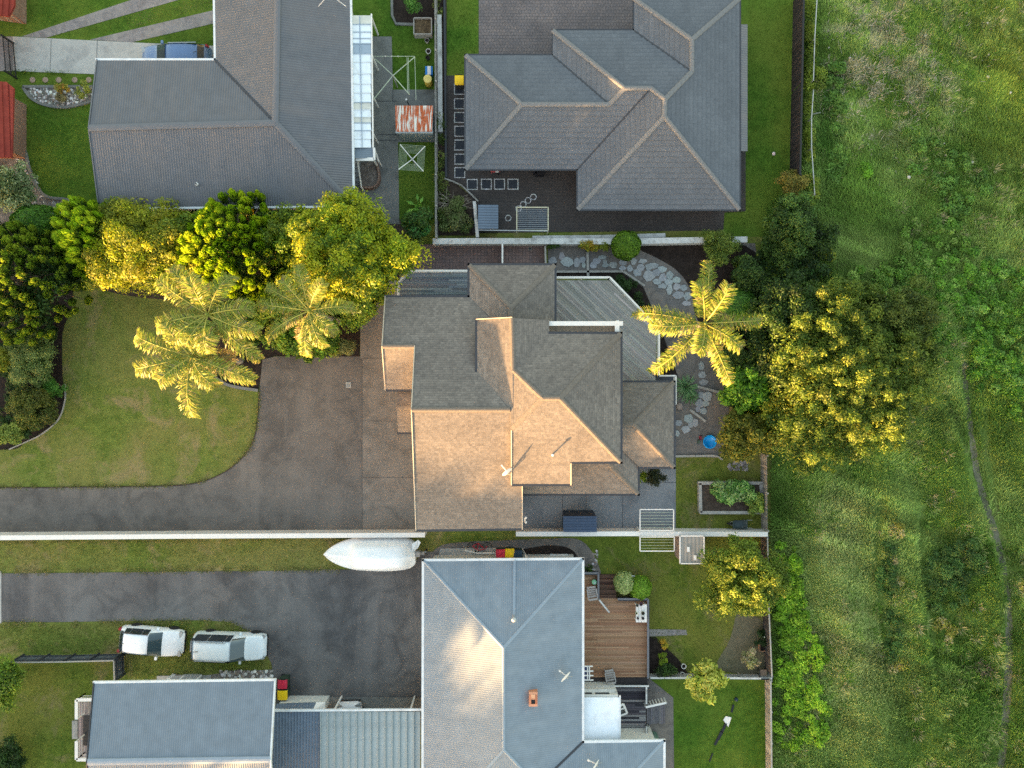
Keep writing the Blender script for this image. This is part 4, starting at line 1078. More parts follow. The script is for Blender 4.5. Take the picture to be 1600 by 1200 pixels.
# paving squares and round stepping stones with white pebble borders (tiled house yard)
pslab = plain('dark_slab', S(50, 54, 62), 0.8, 0.12, 6)
def pebble_ring(parent, outline, name='pebble_border'):
    m = CMB()
    for (x, y) in outline:
        r = random.uniform(0.03, 0.05)
        m.lathe([(r * 0.6, 0.0), (r, 0.02), (r * 0.8, 0.045), (r * 0.3, 0.055)], 6, (x, y, 0.02)); m.col(jit(S(196, 196, 196), 0.2))
    m.build(name, M['stone'], parent, True, kind='stuff')
SQ = [(718, 140), (718, 162.5), (718, 184), (718.5, 205.5), (718.5, 227), (718.5, 249), (718.5, 270)]
ordn = ['first', 'second', 'third', 'fourth', 'fifth', 'sixth', 'lowest']
for i, (x, y) in enumerate(SQ + [(738, 288.5), (760, 288), (780.5, 288), (801.5, 288)]):
    c = W(x, y)
    lab = f'{ordn[i]} dark paving square, counted from the yellow-lidded bin downwards' if i < 7 else f'{ordn[i - 7]} dark paving square from the left in the row below the tiled eave'
    o = thing('paving_square', lab, 'paving slab', c, 0, 'white-edged paving squares')
    MB().box((0, 0, 0.03), (0.56, 0.56, 0.03)).build('slab', pslab, o, True)
    h = 0.33; ring = []
    for k in range(11):
        t = -h + 2 * h * k / 11
        ring += [(t, -h), (h, t), (-t, h), (-h, -t)]
    pebble_ring(o, ring)
for i, (x, y) in enumerate([(810, 326), (817.5, 319.5), (825, 313.5), (833.5, 308), (794, 341)]):
    o = thing('stepping_stone', (['lowest', 'second lowest', 'second highest', 'highest'][i] + ' round stepping stone of the slanted row' if i < 4 else 'lone round stepping stone left of the wire clothesline'), 'stepping stone', W(x, y), 0, 'round stepping stones')
    MB().lathe([(0.14, 0.01), (0.14, 0.04)], 14, (0, 0, 0)).build('slab', pslab, o, True)
    pebble_ring(o, [(0.185 * math.cos(a), 0.185 * math.sin(a)) for a in [2 * math.pi * k / 15 for k in range(15)]])
for i, x in enumerate((51, 71, 92, 117, 139)):
    o = MB().lathe([(0.2, 0.0), (0.2, 0.03), (0.16, 0.04)], 7, (0, 0, 0)).build('stepping_stone', plain('brown_stone', S(150, 128, 112), .9, .2, 9)); o.location = W(x, 125, 0.01)
    tag(o, ['leftmost', 'second', 'middle', 'fourth', 'rightmost'][i] + ' brown stepping stone in the grass above the white-stone bed', 'stepping stone', 'brown stepping stones')

# ================================================================== cars
def car(name, label, loc, rz, L, Wd, Ht, paint, kind='hatch', seats=None, cat='car'):
    """x forward. Stations: (x, half width, z belt/bonnet, roof half width, z roof)"""
    t = thing(name, label, cat, loc, rz)
    hw = Wd / 2
    if kind == 'van':
        st_ = [(0, .72, .55, .5, .60), (.12, .90, .72, .7, .80), (.35, .97, .86, .78, .95), (.95, 1.0, .98, .80, 1.08), (1.15, 1.0, 1.02, .80, 1.12), (1.95, 1.0, 1.04, .76, Ht - .05), (2.3, 1.0, 1.05, .77, Ht), (3.4, 1.0, 1.06, .77, Ht), (L - .3, .99, 1.06, .75, Ht - .03), (L - .1, .97, 1.04, .72, Ht - .25), (L - .02, .93, .9, .66, .98), (L, .85, .6, .6, .64)]
        ws, rf, rg = 4, 5, 8
    else:
        st_ = [(0, .68, .5, .45, .54), (.12, .88, .66, .68, .73), (.4, .96, .78, .78, .86), (1.0, 1.0, .90, .80, .98), (1.2, 1.0, .94, .80, 1.02), (2.0, 1.0, .98, .70, Ht - .06), (2.4, 1.0, .99, .72, Ht), (3.2, 1.0, 1.0, .70, Ht - .03), (L - .55, .97, 1.0, .66, Ht - .12), (L - .18, .93, 1.0, .64, 1.06), (L - .05, .90, .8, .64, .86), (L, .82, .55, .6, .58)]
        ws, rf, rg = 4, 5, 8
    rows = []
    for x, w, zb, wr, zr in st_:
        X = L / 2 - x; w *= hw; wr *= hw
        half = [(w * .93, .22), (w, .42), (w * .985, zb * .8), (w * .95, zb), (wr + (w * .95 - wr) * .5, zb + (zr - zb) * .55), (wr, zr - .02), (wr * .6, zr + .015), (0, zr + .03)]
        rows.append([Vector((X, y, z)) for y, z in half] + [Vector((X, -y, z)) for y, z in half[-2::-1]])
    b = MB(); b.grid(rows); n = len(rows[0])
    b.add(rows[0], [tuple(range(n))]); b.add(rows[-1], [tuple(range(n - 1, -1, -1))])
    body = b.build('body', paint, t, True, True)
    body.modifiers.new('bevel', 'SUBSURF').levels = 1; body.modifiers[0].render_levels = 1
    off = 0.012
    def panel(nm, i0, i1, js, mat, push=Vector((0, 0, 1)), ins=0.06):
        m = MB(); g_ = []
        for f in (0.0, 0.5, 1.0):
            f2 = ins + (1 - 2 * ins) * f
            g_.append([rows[i0][j].lerp(rows[i1][j], f2) + push * off for j in js])
        m.grid(g_); return m.build(nm, mat, t, True, True)
    gl = M['glass_dark']
    panel('windscreen', ws, rf, [4, 5, 6, 7, 8, 9, 10], M['glass_green'], Vector((0.6, 0, 1)) * 1.6, 0.04)
    panel('rear_window', rg, rg + 1, [4, 5, 6, 7, 8, 9, 10], gl, Vector((-0.8, 0, .8)) * 1.4, 0.1)
    for s, js in ((1, [3, 4, 5]), (-1, [9, 10, 11])):
        for i0, i1 in ((rf, rf + 1), (rf + 1, rf + 2), (rf + 2, rf + 3)):
            panel('side_window', i0, i1, js, gl, Vector((0, s, .35)) * 2.0, 0.02)
        MB().box((L / 2 - 1.55, s * (hw + .07), 1.0), (.14, .2, .13)).build('mirror', paint, t, True)
        hl = MB(); hl.box((L / 2 - .2, s * hw * .7, .72), (.2, .36, .12), -s * .35); hl.build('headlight', M['steel'], t, True)
        tl = MB(); tl.box((-L / 2 + .1, s * hw * .8, .86), (.14, .16, .3)); tl.build('tail_light', plain('tail_red', S(150, 30, 30), .3), t, True)
        for x in (.82, L - .85):
            w_ = MB().lathe([(.2, -.1), (.31, -.1), (.33, -.06), (.33, .06), (.31, .1), (.2, .1)], 18); o = w_.build('tyre', M['rubber'], t, True, True)
            o.rotation_euler = (R(90), 0, 0); o.location = (L / 2 - x, s * (hw - .1), .33)
            r_ = MB().lathe([(.19, -.09), (.19, .09), (.05, .1)], 12).build('rim', M['steel'], o, True)
    m = MB(); m.box((L / 2 - .05, 0, .36), (.12, Wd * .8, .22)); m.build('bumper', M['black'], t, True)
    m = MB(); m.box((-L / 2 + .05, 0, .42), (.12, Wd * .8, .22)); m.build('bumper', paint, t, True)
    if kind == 'van' or kind == 'suv':
        for s in (-1, 1): m = MB(); m.bar((L / 2 - 2.2, s * .7 * hw, Ht + .04), (-L / 2 + .5, s * .7 * hw, Ht + .03), .04, .04); m.build('roof_rail', M['steel'], t, True)
    m = MB(); m.tube([(-L / 2 + .7, 0, Ht), (-L / 2 + .45, 0, Ht + .12)], .02, 6); m.build('antenna', M['black'], t, True)
    return t
def paint(name, c, rough=0.25):
    t = NT(name); t.b.inputs['Coat Weight'].default_value = 0.6; t.b.inputs['Coat Roughness'].default_value = 0.08
    return t.done(c, rough, None, 0.0, 0.5)
car('parked_car', 'white hatchback parked on the grass left of the silver van', W(236.5, 1002, .7) - Vector((0, 0, .7)), R(-5), 4.15, 1.78, 1.5, paint('white_car_paint', S(242, 243, 247)))
car('parked_van', 'silver van with dark side windows parked on the grass', W(357, 1012, 1.0) - Vector((0, 0, 1.0)), R(-2), 4.65, 1.72, 1.85, paint('silver_car_paint', S(222, 228, 232), 0.3), 'van', cat='van')
car('parked_car', 'pale blue wagon half under the charcoal roof', W(273, 91, .8) - Vector((0, 0, .8)), R(181), 4.5, 1.8, 1.6, paint('blue_car_paint', S(100, 126, 166), 0.3), 'suv')
car('parked_car', 'nose of a white car peeping out from under the zinc carport', W(547, 1147, .6) - Vector((0, 0, .6)), R(92), 4.2, 1.75, 1.45, paint('ivory_car_paint', S(206, 204, 206), 0.3))

# ================================================================== covered boat on trailer
bt = thing('boat', 'boat under a white tarpaulin on a trailer beside the long white wall', 'boat', W(578, 868.5, 1.2) - Vector((0, 0, 1.2)), R(0))
k = (CAMH - 1.3) / FPX
prof = [(-75, 0.5, .95), (-71, 6, 1.1), (-62, 13, 1.26), (-50, 19, 1.38), (-36, 23.5, 1.5), (-29, 25, 1.58), (-25, 25.6, 2.0), (-14, 26.3, 2.1), (0, 27, 2.12), (12, 27.4, 2.05), (24, 27.5, 2.1), (36, 27.2, 1.95), (46, 26.4, 1.88), (55, 25, 1.72), (62, 22.5, 1.5), (67, 19.5, 1.3), (70, 15, 1.1)]
rows = []
for i, (x, w, z) in enumerate(prof):
    row = []
    for j in range(-8, 9):
        f = j / 8; cab = -27 < x < 58
        # the cover hangs straight from a ridge pole to cabin edges, then to the gunwale
        knee = .62 if cab else .35
        a_ = abs(f)
        zk = .78 + (z - .78) * (.78 if cab else .55)
        zz = z + (zk - z) * (a_ / knee) if a_ < knee else zk + (.78 - zk) * ((a_ - knee) / (1 - knee))
        zz += .14 * mnoise.noise(Vector((x * .05, f * 2.2, 3))) * (1 - a_ ** 3)
        yy = f * w * k * (1 + (.03 * mnoise.noise(Vector((x * .2, f, 1))) if a_ > .9 else 0))
        row.append(Vector((x * k, yy, zz)))
    rows.append([Vector((x * k, -w * k * .97, .34))] + row + [Vector((x * k, w * k * .97, .34))])
m = MB(); m.grid(rows); m.add(rows[-1], [tuple(range(len(rows[-1]) - 1, -1, -1))])
tarp = m.build('tarpaulin', plain('tarp_white', S(244, 245, 246), .45, .02, 2.5), bt, True, True)
tarp.modifiers.new('smooth', 'SUBSURF').render_levels = 1
fm = MB()
fm.bar((2.6, 0, .45), (3.55, 0.1, .45), .09, .09); fm.bar((-2.0, -.6, .42), (2.7, -.6, .42), .07, .09); fm.bar((-2.0, .6, .42), (2.7, .6, .42), .07, .09); fm.bar((-.6, -1.0, .35), (-.6, 1.0, .35), .07, .07)
fm.build('trailer_frame', M['steel'], bt, True)
m = MB(); m.box((2.95, .05, .75), (.5, .34, .55)); m.box((3.3, .05, .62), (.3, .2, .3)); m.build('outboard_motor', plain('outboard_grey', S(150, 146, 142), .5, .2, 8), bt, True)
m = MB(); m.add([(2.7, .75, 1.2), (3.1, 1.0, 1.05), (3.25, .82, .98), (3.05, .4, .9), (2.75, .3, 1.15)], [(0, 1, 2, 3, 4)]); m.build('tarpaulin_flap', tarp.data.materials[0], bt, True)
for s in (-1, 1):
    o = MB().lathe([(.15, -.09), (.27, -.09), (.29, 0), (.27, .09), (.15, .09)], 16).build('wheel', M['rubber'], bt, True, True); o.rotation_euler = (R(90), 0, 0); o.location = (-.6, s * .95, .29)
m = MB(); m.tube([(3.5, .1, .45), (3.5, .1, .05)], .03, 8); m.lathe([(.06, 0), (.09, .03), (.09, .06), (.05, .09)], 10, (3.5, .1, 0)); m.build('jockey_wheel', M['rubber'], bt, True)

# ================================================================== bins
def bin_(label, loc, rz, lid, body=S(46, 62, 50), sc=1.0):
    t = thing('wheelie_bin', label, 'bin', loc, rz)
    m = MB(); m.box((0, 0, .5), (.46 * sc, .52 * sc, .88), taper=1.2); m.build('body', plain('bin_body', body, .6, .1), t, True)
    l = MB()
    rows = []
    for x, z in ((-.31, .95), (-.3, 1.02), (-.15, 1.08), (.12, 1.09), (.28, 1.04), (.31, .96)):
        rows.append([Vector((x * sc, y * sc, z - (.02 if abs(y) > .25 else 0))) for y in (-.29, -.27, -.1, .1, .27, .29)])
    l.grid(rows); l.build('lid', plain('bin_lid', lid, .45, .06, 4), t, True, True)
    h = MB(); h.tube([(-.36, -.2, .96), (-.38, 0, .97), (-.36, .2, .96)], .02, 6); h.build('handle', M['black'], t, True)
    for s in (-1, 1):
        o = MB().lathe([(.03, -.03), (.1, -.03), (.1, .03), (.03, .03)], 12).build('wheel', M['rubber'], t, True); o.rotation_euler = (R(90), 0, 0); o.location = (-.22, s * .26, .1)
    return t
RED, YEL, BLU = S(196, 40, 66), S(236, 196, 20), S(40, 110, 170)
bin_('red-lidded wheelie bin north of the blue-grey roof edge', W(782, 866, 1) - Vector((0, 0, 1)), R(90), RED)
bin_('yellow-lidded wheelie bin beside the red one at the blue-grey roof edge', W(796.5, 865, 1) - Vector((0, 0, 1)), R(90), YEL)
bin_('dark wheelie bin with blue edge right of two coloured bins', W(809, 867, 1) - Vector((0, 0, 1)), R(90), S(34, 56, 74))
bin_('red-lidded wheelie bin at the corner of the slate-blue house', W(441, 1069, 1) - Vector((0, 0, 1)), R(0), RED)
bin_('yellow-lidded wheelie bin at the corner of the slate-blue house', W(441, 1086, 1) - Vector((0, 0, 1)), R(0), YEL, sc=1.05)
bin_('yellow-lidded wheelie bin above the column of paving squares', W(717.5, 125, 1) - Vector((0, 0, 1)), R(-90), YEL, S(60, 58, 56))
for x, lab in ((390, 'yellow-lidded bin half hidden between hedge and charcoal house'),): bin_(lab, W(x, 330, 1) - Vector((0, 0, 1)), R(-90), YEL)
br = thing('barrel', 'faded yellow drum east of the large clothesline', 'barrel', W(668, 123, .9) - Vector((0, 0, .9)))
MB().lathe([(.22, 0), (.25, .05), (.25, .28), (.26, .3), (.25, .32), (.25, .6), (.26, .62), (.25, .64), (.25, .86)], 20).build('drum', plain('faded_yellow', S(206, 176, 70), .6, .1), br, True, True)
MB().lathe([(.25, .86), (.27, .87), (.27, .9), (.2, .92)], 20).build('lid', plain('lid_yellow', S(210, 190, 110), .6, .1), br, True)
cr = thing('storage_box', 'bright blue tub with a white top beside the yellow drum', 'tub', W(670, 110, .5) - Vector((0, 0, .5)))
MB().box((0, 0, .25), (.42, .5, .46), taper=1.15).build('tub', plain('tub_blue', S(36, 120, 196), .5, .06), cr, True)
MB().box((.02, 0, .5), (.22, .56, .04)).build('board', M['white'], cr, True)
for x, y, r, lab, mt in ((670, 83, .17, 'pale round plant pot east of the large clothesline', 'white'), (669, 93, .14, 'small dark plant pot below the pale round pot', 'black'), (668, 66, .15, 'small pot of stones below the compost box', 'sleeper')):
    o = thing('plant_pot', lab, 'plant pot', W(x, y))
    MB().lathe([(r * .7, 0), (r * .95, .25), (r, .27), (r, .31), (r * .86, .31), (r * .84, .24)], 16).build('pot', M[mt], o, True)
    MB().lathe([(r * .8, .2), (r * .8, .25)], 12).build('soil', M['mulch'], o, True)
# compost box
cb = thing('compost_box', 'square timber box of leaf litter against the grey fence', 'planter', W(662, 47))
lt = W(662, 47)
MB().box((0, 0, .22), (1.08, .98, .4)).build('leaf_litter', ground('litter', S(84, 70, 54), S(150, 128, 96), S(62, 52, 42), 7, 4, .9, .08), cb, True)
for p, q in (((-.58, .53), (.58, .53)), ((-.58, -.53), (.58, -.53)), ((-.58, -.5), (-.58, .5)), ((.58, -.5), (.58, .5))):
    for z in (.1, .3, .5): m = MB(); m.bar((*p, z), (*q, z), .06, .17); m.build('plank', M['sleeper'], cb, True)
# rusty shed
rsd = thing('garden_shed', 'small shed with a rust-streaked iron roof above the rotary clothesline', 'shed', W(648, 190))
slope(rsd, [(617.5, 165, 2.0), (676.5, 165, 2.0), (675, 205.5, 2.25), (618.5, 205.5, 2.25)], M['rust_roof'], 0, thick=0.04, name='roof_sheet')
MB().prism(P2([(620, 168), (675, 168), (675, 204), (620, 204)], 2.0), 0.02, 1.98).build('wall', plain('shed_green', S(120, 132, 136), .7, .08), rsd)
MB().prism(P2([(618, 204), (676, 204), (676, 207.5), (618, 207.5)], 2.2), 2.0, 2.2).build('fascia', plain('shed_trim', S(150, 160, 166), .6, .08), rsd)

# ================================================================== clotheslines
def rotary(label, c, half, hgt, rot, nl, mat, lw=.012, arm=.03, tips=None):
    t = thing('rotary_clothesline', label, 'clothesline', c, rot)
    MB().tube([(0, 0, 0), (0, 0, hgt)], .035, 8).build('pole', M['steel'], t, True)
    for k in range(4):
        a = math.pi / 4 + k * math.pi / 2
        m = MB(); m.tube([(0, 0, hgt - .25), (half * 1.414 * math.cos(a), half * 1.414 * math.sin(a), hgt + .05)], arm, 6); m.build('arm', mat, t, True)
    m = MB()
    for i in range(1, nl + 1):
        h = half * (0.35 + .65 * i / nl); z = hgt - .25 + .3 * h / half
        cs_ = [(h, h), (-h, h), (-h, -h), (h, -h)]
        for p, q in zip(cs_, cs_[1:] + cs_[:1]): m.bar((*p, z), (*q, z), lw)
    m.build('lines', M['wire'], t, True, kind='stuff')
    return t
rotary('small rotary clothesline with white arms on the lawn below the rusty shed', W(643.5, 247, 1.9) - Vector((0, 0, 1.9)), .80, 1.9, R(-4), 7, M['white'], .012, .028)
bc = thing('frame_clothesline', 'large square clothesline frame over concrete beside the white lean-to', 'clothesline', W(616, 118))
zz = 1.9
for p, q, r in (((614, 118), (648, 89), .03), ((614, 118), (640, 148), .03), ((614, 118), (584, 155), .03), ((614, 118), (586, 92), .025)):
    m = MB(); m.tube([W(*p, zz - .15), W(*q, zz)], r, 6); m.build('arm', M['wire'], bc)
for p, q in (((582, 88), (648, 88)), ((648, 88), (650, 156)), ((638, 90), (639, 145)), ((636, 90), (637, 145))):
    m = MB(); m.bar(W(*p, zz), W(*q, zz), .025); m.build('line', M['wire'], bc)
a = W(614, 118, zz); MB().tube([a, Vector((a.x, a.y, 0))], .045, 8).build('pole', M['sleeper'], bc)
for x in (602, 612, 622): MB().box(W(x, 88, zz), (.06, .03, .09)).build('peg', M['white'], bc)
sl_ = thing('broom', 'short white-tipped broom leaning by the rusty shed', 'broom', W(636, 160))
m = MB(); m.tube([W(635, 156, 1.0), W(640, 166, .1)], .03, 6); m.build('handle', M['black'], sl_); MB().lathe([(.06, 0), (.06, .08)], 8, W(635, 156, 1.0)).build('tip', M['white'], sl_)
def fold_line(label, x0, x1, y0, y1, h, n, mat, cross=None):
    t = thing('folding_clothesline', label, 'clothesline', W((x0 + x1) / 2, (y0 + y1) / 2))
    for p, q in (((x0, y0), (x1, y0)), ((x0, y1), (x1, y1)), ((x0, y0), (x0, y1)), ((x1, y0), (x1, y1))):
        m = MB(); m.bar(W(*p, h), W(*q, h), .06, .05); m.build('frame_bar', mat, t)
    m = MB()
    for i in range(1, n): y = y0 + (y1 - y0) * i / n; m.bar(W(x0, y, h), W(x1, y, h), .018)
    m.build('lines', M['wire'] if mat == M['white'] else M['steel'], t, kind='stuff')
    for x in (x0, x1):
        a = W(x, y1 if not cross else cross, h); m = MB(); m.bar(a, Vector((a.x, a.y, 0.1)), .06, .06, up=Vector((0, 1, 0))); m.build('post', mat, t)
    return t
fold_line('white folding clothesline on the north side of the white wall', 1000, 1052.5, 796, 829, 1.45, 7, M['white'], 829)
fold_line('white folding clothesline on the south side of the white wall', 1000, 1053.5, 839, 861, 1.45, 5, M['white'], 839)
fold_line('pale folding clothesline over dark mats in the tiled house yard', 807.5, 856.5, 324, 360, 1.4, 12, plain('cream_frame', S(190, 186, 160), .5), 360)
for i, (x0, x1, lab) in enumerate(((811, 824, 'left dark mat under the pale folding clothesline'), (825, 840, 'middle dark mat under the pale folding clothesline'), (841, 854, 'right dark mat under the pale folding clothesline'))):
    tag(MB().prism(P2([(x0, 327), (x1, 327), (x1, 360), (x0, 360)]), .02, .05).build('mat', plain('slate_mat', mul(S(56, 62, 72), 1 + .15 * i), .7, .1)), lab, 'mat')

# small shed roofs and boxes
gs = thing('garden_shed', 'low dark-roofed shed beside the short white wall', 'shed', W(763, 340))
for i in range(9):
    x0 = 748; y0 = 320 + i * 4.2
    slope(gs, [(747, y0, 1.7), (778.5, y0, 1.55), (778.5, y0 + 3.9, 1.55), (747, y0 + 3.9, 1.7)], M['car_dark'], 0, thick=.03, name='roof_slat')
MB().prism(P2([(750, 323), (777, 323), (777, 357), (750, 357)], 1.5), .03, 1.5).build('wall', M['gutter_dark'], gs)
m = MB(); m.bar(W(747, 359.5, 1.55), W(856, 361, 1.45), .05, .05); m.build('rail', M['steel'], gs)
sb = thing('garden_shed', 'dark blue ribbed shed against the white wall on the grey patio', 'shed', W(906, 815))
for i in range(6): slope(sb, [(880, 806.5 + i * 4.2, 1.75), (932.5, 806.5 + i * 4.2, 1.75), (932.5, 810.4 + i * 4.2, 1.75), (880, 810.4 + i * 4.2, 1.75)], plain('navy_steel%d' % i, mul(S(52, 68, 92), 1 + .06 * (i % 3)), .45, .08), 0, thick=.04, name='roof_slat')
slope(sb, [(880, 801.5, 1.45), (926, 801.5, 1.45), (932.5, 806.3, 1.75), (880, 806.3, 1.75)], plain('navy_dark', S(34, 40, 52), .5, .1), 0, thick=.04, name='roof_front')
MB().prism(P2([(881, 803), (930, 803), (930, 829), (881, 829)], 1.4), .03, 1.42).build('wall', plain('navy_wall', S(40, 48, 64), .5, .1), sb)
gs2 = thing('garden_shed', 'flat grey-roofed garden shed with white trim south of the white wall', 'shed', W(1081, 860))
slope(gs2, [(1063, 838, 1.9), (1099.5, 838, 1.9), (1099.5, 880, 1.9), (1063, 880, 1.9)], ribbed('shed_grey', S(146, 142, 136), .25, .7, .3, dirt=S(128, 122, 116)), 0, thick=.05, name='roof_sheet')
gutter(gs2, [(1062.5, 837.5, 1.92), (1100, 837.5, 1.92), (1100, 880.5, 1.92), (1062.5, 880.5, 1.92), (1062.5, 837.5, 1.92)], M['white'], .07, .09, 'trim')
MB().prism(P2([(1064, 839), (1099, 839), (1099, 878), (1064, 878)], 1.85), .03, 1.85).build('wall', plain('shed_boards', S(128, 112, 108), .85, .1, 6), gs2)
for x, y in ((1075.5, 858.5), (1086, 871.5)): MB().box(W(x, y, 1.95), (.17, .32, .03)).build('vent_panel', M['white'], gs2)

# raised vegetable bed, wheelbarrow
vb = thing('raised_bed', 'timber raised bed with dark soil on the small east lawn', 'raised bed', W(1144, 778))
MB().prism(P2([(1097, 757), (1192, 757), (1192, 799), (1097, 799)], .35), .01, .33).build('soil', M['soil'], vb)
for p, q in (((1091.5, 755), (1193.5, 755)), ((1094, 801), (1194, 801)), ((1094, 755), (1095, 801)), ((1189, 755), (1190, 770))):
    a, b = W(*p, .42), W(*q, .42); m = MB(); m.bar(a - Vector((0, 0, .2)), b - Vector((0, 0, .2)), .2, .42); m.build('sleeper_side', M['sleeper'], vb)
wb = thing('wheelbarrow', 'dark wheelbarrow beside the raised bed and white wall', 'wheelbarrow', W(1153, 817))
m = MB()
rows = [[Vector((x, y * w, z)) for y in (-1, -.8, 0, .8, 1)] for x, w, z in ((-.5, .2, .52), (-.45, .26, .5), (-.3, .28, .32), (.25, .28, .3), (.42, .32, .5), (.46, .33, .53))]
for r in rows: r[0].z = r[4].z = .55
m.grid(rows); m.build('tray', plain('barrow_green', S(62, 74, 76), .5, .1), wb, True)
for s in (-1, 1):
    m = MB(); m.tube([(-.6, s * .08, .2), (.3, s * .24, .3), (.78, s * .27, .5)], .022, 6); m.build('handle', M['sleeper'], wb, True)
    m = MB(); m.tube([(.3, s * .22, .3), (.35, s * .24, .0)], .02, 6); m.build('leg', M['black'], wb, True)
o = MB().lathe([(.05, -.04), (.17, -.04), (.19, 0), (.17, .04), (.05, .04)], 14).build('wheel', M['rubber'], wb, True); o.rotation_euler = (R(90), 0, 0); o.location = (-.62, 0, .19)

# ================================================================== southern back yard: decks, chairs, table
BR = [S(152, 116, 90), S(160, 124, 98), S(144, 108, 84), S(166, 132, 106)]
DS = thing('deck', 'brown timber deck east of the blue-grey house', 'deck', W(960, 990))
deck(DS, [(900, 896), (934, 896), (934, 935), (1011, 935), (1011, 1058), (900, 1058)], .55, 0.0, M['boards'], BR, .1, .01)
MB().prism(P2([(902, 898), (932, 898), (932, 937), (1009, 937), (1009, 1056), (902, 1056)], .5), .02, .5).build('deck_base', M['black'], DS)
dk = [S(96, 72, 60), S(110, 84, 70), S(84, 62, 54)]
for i in range(5):
    deck(DS, [(936, 930 - i * 8.2), (963, 930 - i * 8.2), (963, 938 - i * 8.2), (936, 938 - i * 8.2)], .5 - i * .1, 0.0, M['boards'], dk, .1, .008, name='step')
for p, q in (((935, 896), (935, 936)), ((965, 936), (1012, 936)), ((1012.5, 936), (1012.5, 1060)), ((911, 895.5), (935, 895.5))):
    m = MB(); m.bar(W(*p, .95), W(*q, .95), .12, .05); m.build('rail_cap', plain('deck_rail', S(112, 112, 118), .8, .08), DS)
    m = MB(); m.bar(W(*p, .55) * 1 + Vector((0, 0, -.02)), W(*q, .55) + Vector((0, 0, -.02)), .05, .74); m.build('rail_panel', M['gutter_dark'], DS)
m = MB(); m.prism(P2([(912, 1056), (1012, 1056), (1012, 1073), (912, 1073)], .5), .02, .45); m.build('lower_step', plain('dark_deck', S(64, 58, 58), .8, .2, 9), DS)
DK = [S(88, 84, 90), S(112, 108, 112), S(70, 66, 74), S(136, 132, 134), S(60, 58, 64)]
D2 = thing('deck', 'dark weathered deck beside the white-roofed sun room', 'deck', W(990, 1120))
deck(D2, [(962, 1075), (1009, 1075), (1009, 1160), (962, 1160)], .5, 0.0, M['boards'], DK, .14, .014)
MB().prism(P2([(963, 1076), (1008, 1076), (1008, 1160), (963, 1160)], .45), .02, .45).build('deck_base', M['black'], D2)
for p, q in (((911, 1072), (1014, 1072)), ((1010, 1073), (1010, 1100)), ((1010, 1135), (1010, 1160))):
    m = MB(); m.bar(W(*p, 1.2), W(*q, 1.2), .1, .06); m.build('rail_cap', M['old_white'], D2)
    m = MB(); m.bar(W(*p, .8), W(*q, .8), .04, .74); m.build('rail_panel', M['gutter_dark'], D2)
rp = thing('ramp', 'weathered board ramp right of the dark deck', 'ramp', W(1026, 1118))
for i in range(9):
    x = 1012 + i * 3.2
    m = MB(); m.bar(W(x, 1098 + random.uniform(0, 2), .4 - i * .035), W(x, 1131 + random.uniform(-2, 2), .4 - i * .035), .115, .03); m.build('plank', plain('ramp%d' % i, jit(S(104, 102, 106), .25), .9, .2, 7), rp)
gt = thing('gate', 'white timber gate standing open above the board ramp', 'gate', W(1025, 1103))
m = MB(); m.bar(W(1009, 1105, 1.2), W(1041, 1098, 1.2), .12, .06); m.build('top_rail', M['white'], gt)
for i in range(8):
    f = i / 7; a = W(1009 + 32 * f, 1105 - 7 * f, 1.15); m = MB(); m.bar(a, Vector((a.x, a.y, .35)), .09, .025, up=Vector((0, 1, 0))); m.build('picket', M['white'], gt)
cbn = thing('compost_bin', 'green lidded compost bin right of the dark deck', 'compost bin', W(1020, 1150))
MB().lathe([(.36, 0), (.34, .3), (.28, .7), (.24, .8)], 8).build('body', plain('compost_green', S(84, 110, 98), .6, .1), cbn, True)
MB().lathe([(.25, .8), (.27, .83), (.2, .9)], 8).build('lid', plain('compost_lid', S(104, 130, 118), .6, .1), cbn, True)
def deckchair(label, c, rz, mat):
    t = thing('deck_chair', label, 'chair', c, rz)
    for i in range(6):
        m = MB(); z = .35 if i < 4 else .35 + (i - 3) * .16
        m.box((0, .36 - i * .15 + (0 if i < 4 else 0.05), z), (.56, .115, .03)); m.build('slat', mat, t, True)
    for sx in (-1, 1):
        m = MB(); m.bar((sx * .26, .42, .32), (sx * .26, -.2, .32), .05); m.build('side_rail', mat, t, True)
        for y in (.36, -.2): m = MB(); m.bar((sx * .26, y, .32), (sx * .26, y, 0), .05, .05, up=Vector((0, 1, 0))); m.build('leg', mat, t, True)
        m = MB(); m.bar((sx * .3, .3, .55), (sx * .3, -.35, .58), .06, .03); m.build('armrest', mat, t, True)
    return t
greywood = plain('grey_wood', S(168, 160, 158), .85, .1, 6)
deckchair('slatted grey deck chair by the steps of the brown deck', W(924, 924, .5), R(8), greywood)
deckchair('slatted grey deck chair at the lower end of the brown deck', W(952, 1053, .5), R(10), plain('grey_metal', S(158, 152, 148), .6, .08))
go = thing('lantern', 'pale green globe ornament beside the upper deck chair', 'ornament', W(928, 908, .5))
MB().lathe([(.05, 0), (.14, .08), (.18, .2), (.14, .33), (.05, .4)], 14).build('globe', plain('mint', S(150, 216, 176), .4, .06), go, True, True)
MB().lathe([(.06, .4), (.06, .44)], 10).build('cap', M['steel'], go, True)
bn = thing('gate', 'pale timber gate swung across the brown deck', 'gate', W(944, 948, .5))
m = MB(); m.bar(W(936, 937, 1.3), W(952, 957, 1.3), .1, .08); m.build('top_rail', M['old_white'], bn)
for i in range(6):
    f = (i + .3) / 6; a = W(936 + 16 * f, 937 + 20 * f, 1.25); m = MB(); m.bar(a, Vector((a.x, a.y, .6)), .09, .025, up=Vector((0, 1, 0))); m.build('picket', greywood, bn)
tb = thing('outdoor_table', 'white table crowded with pots at the corner of the brown deck', 'table', W(999, 953, .5))
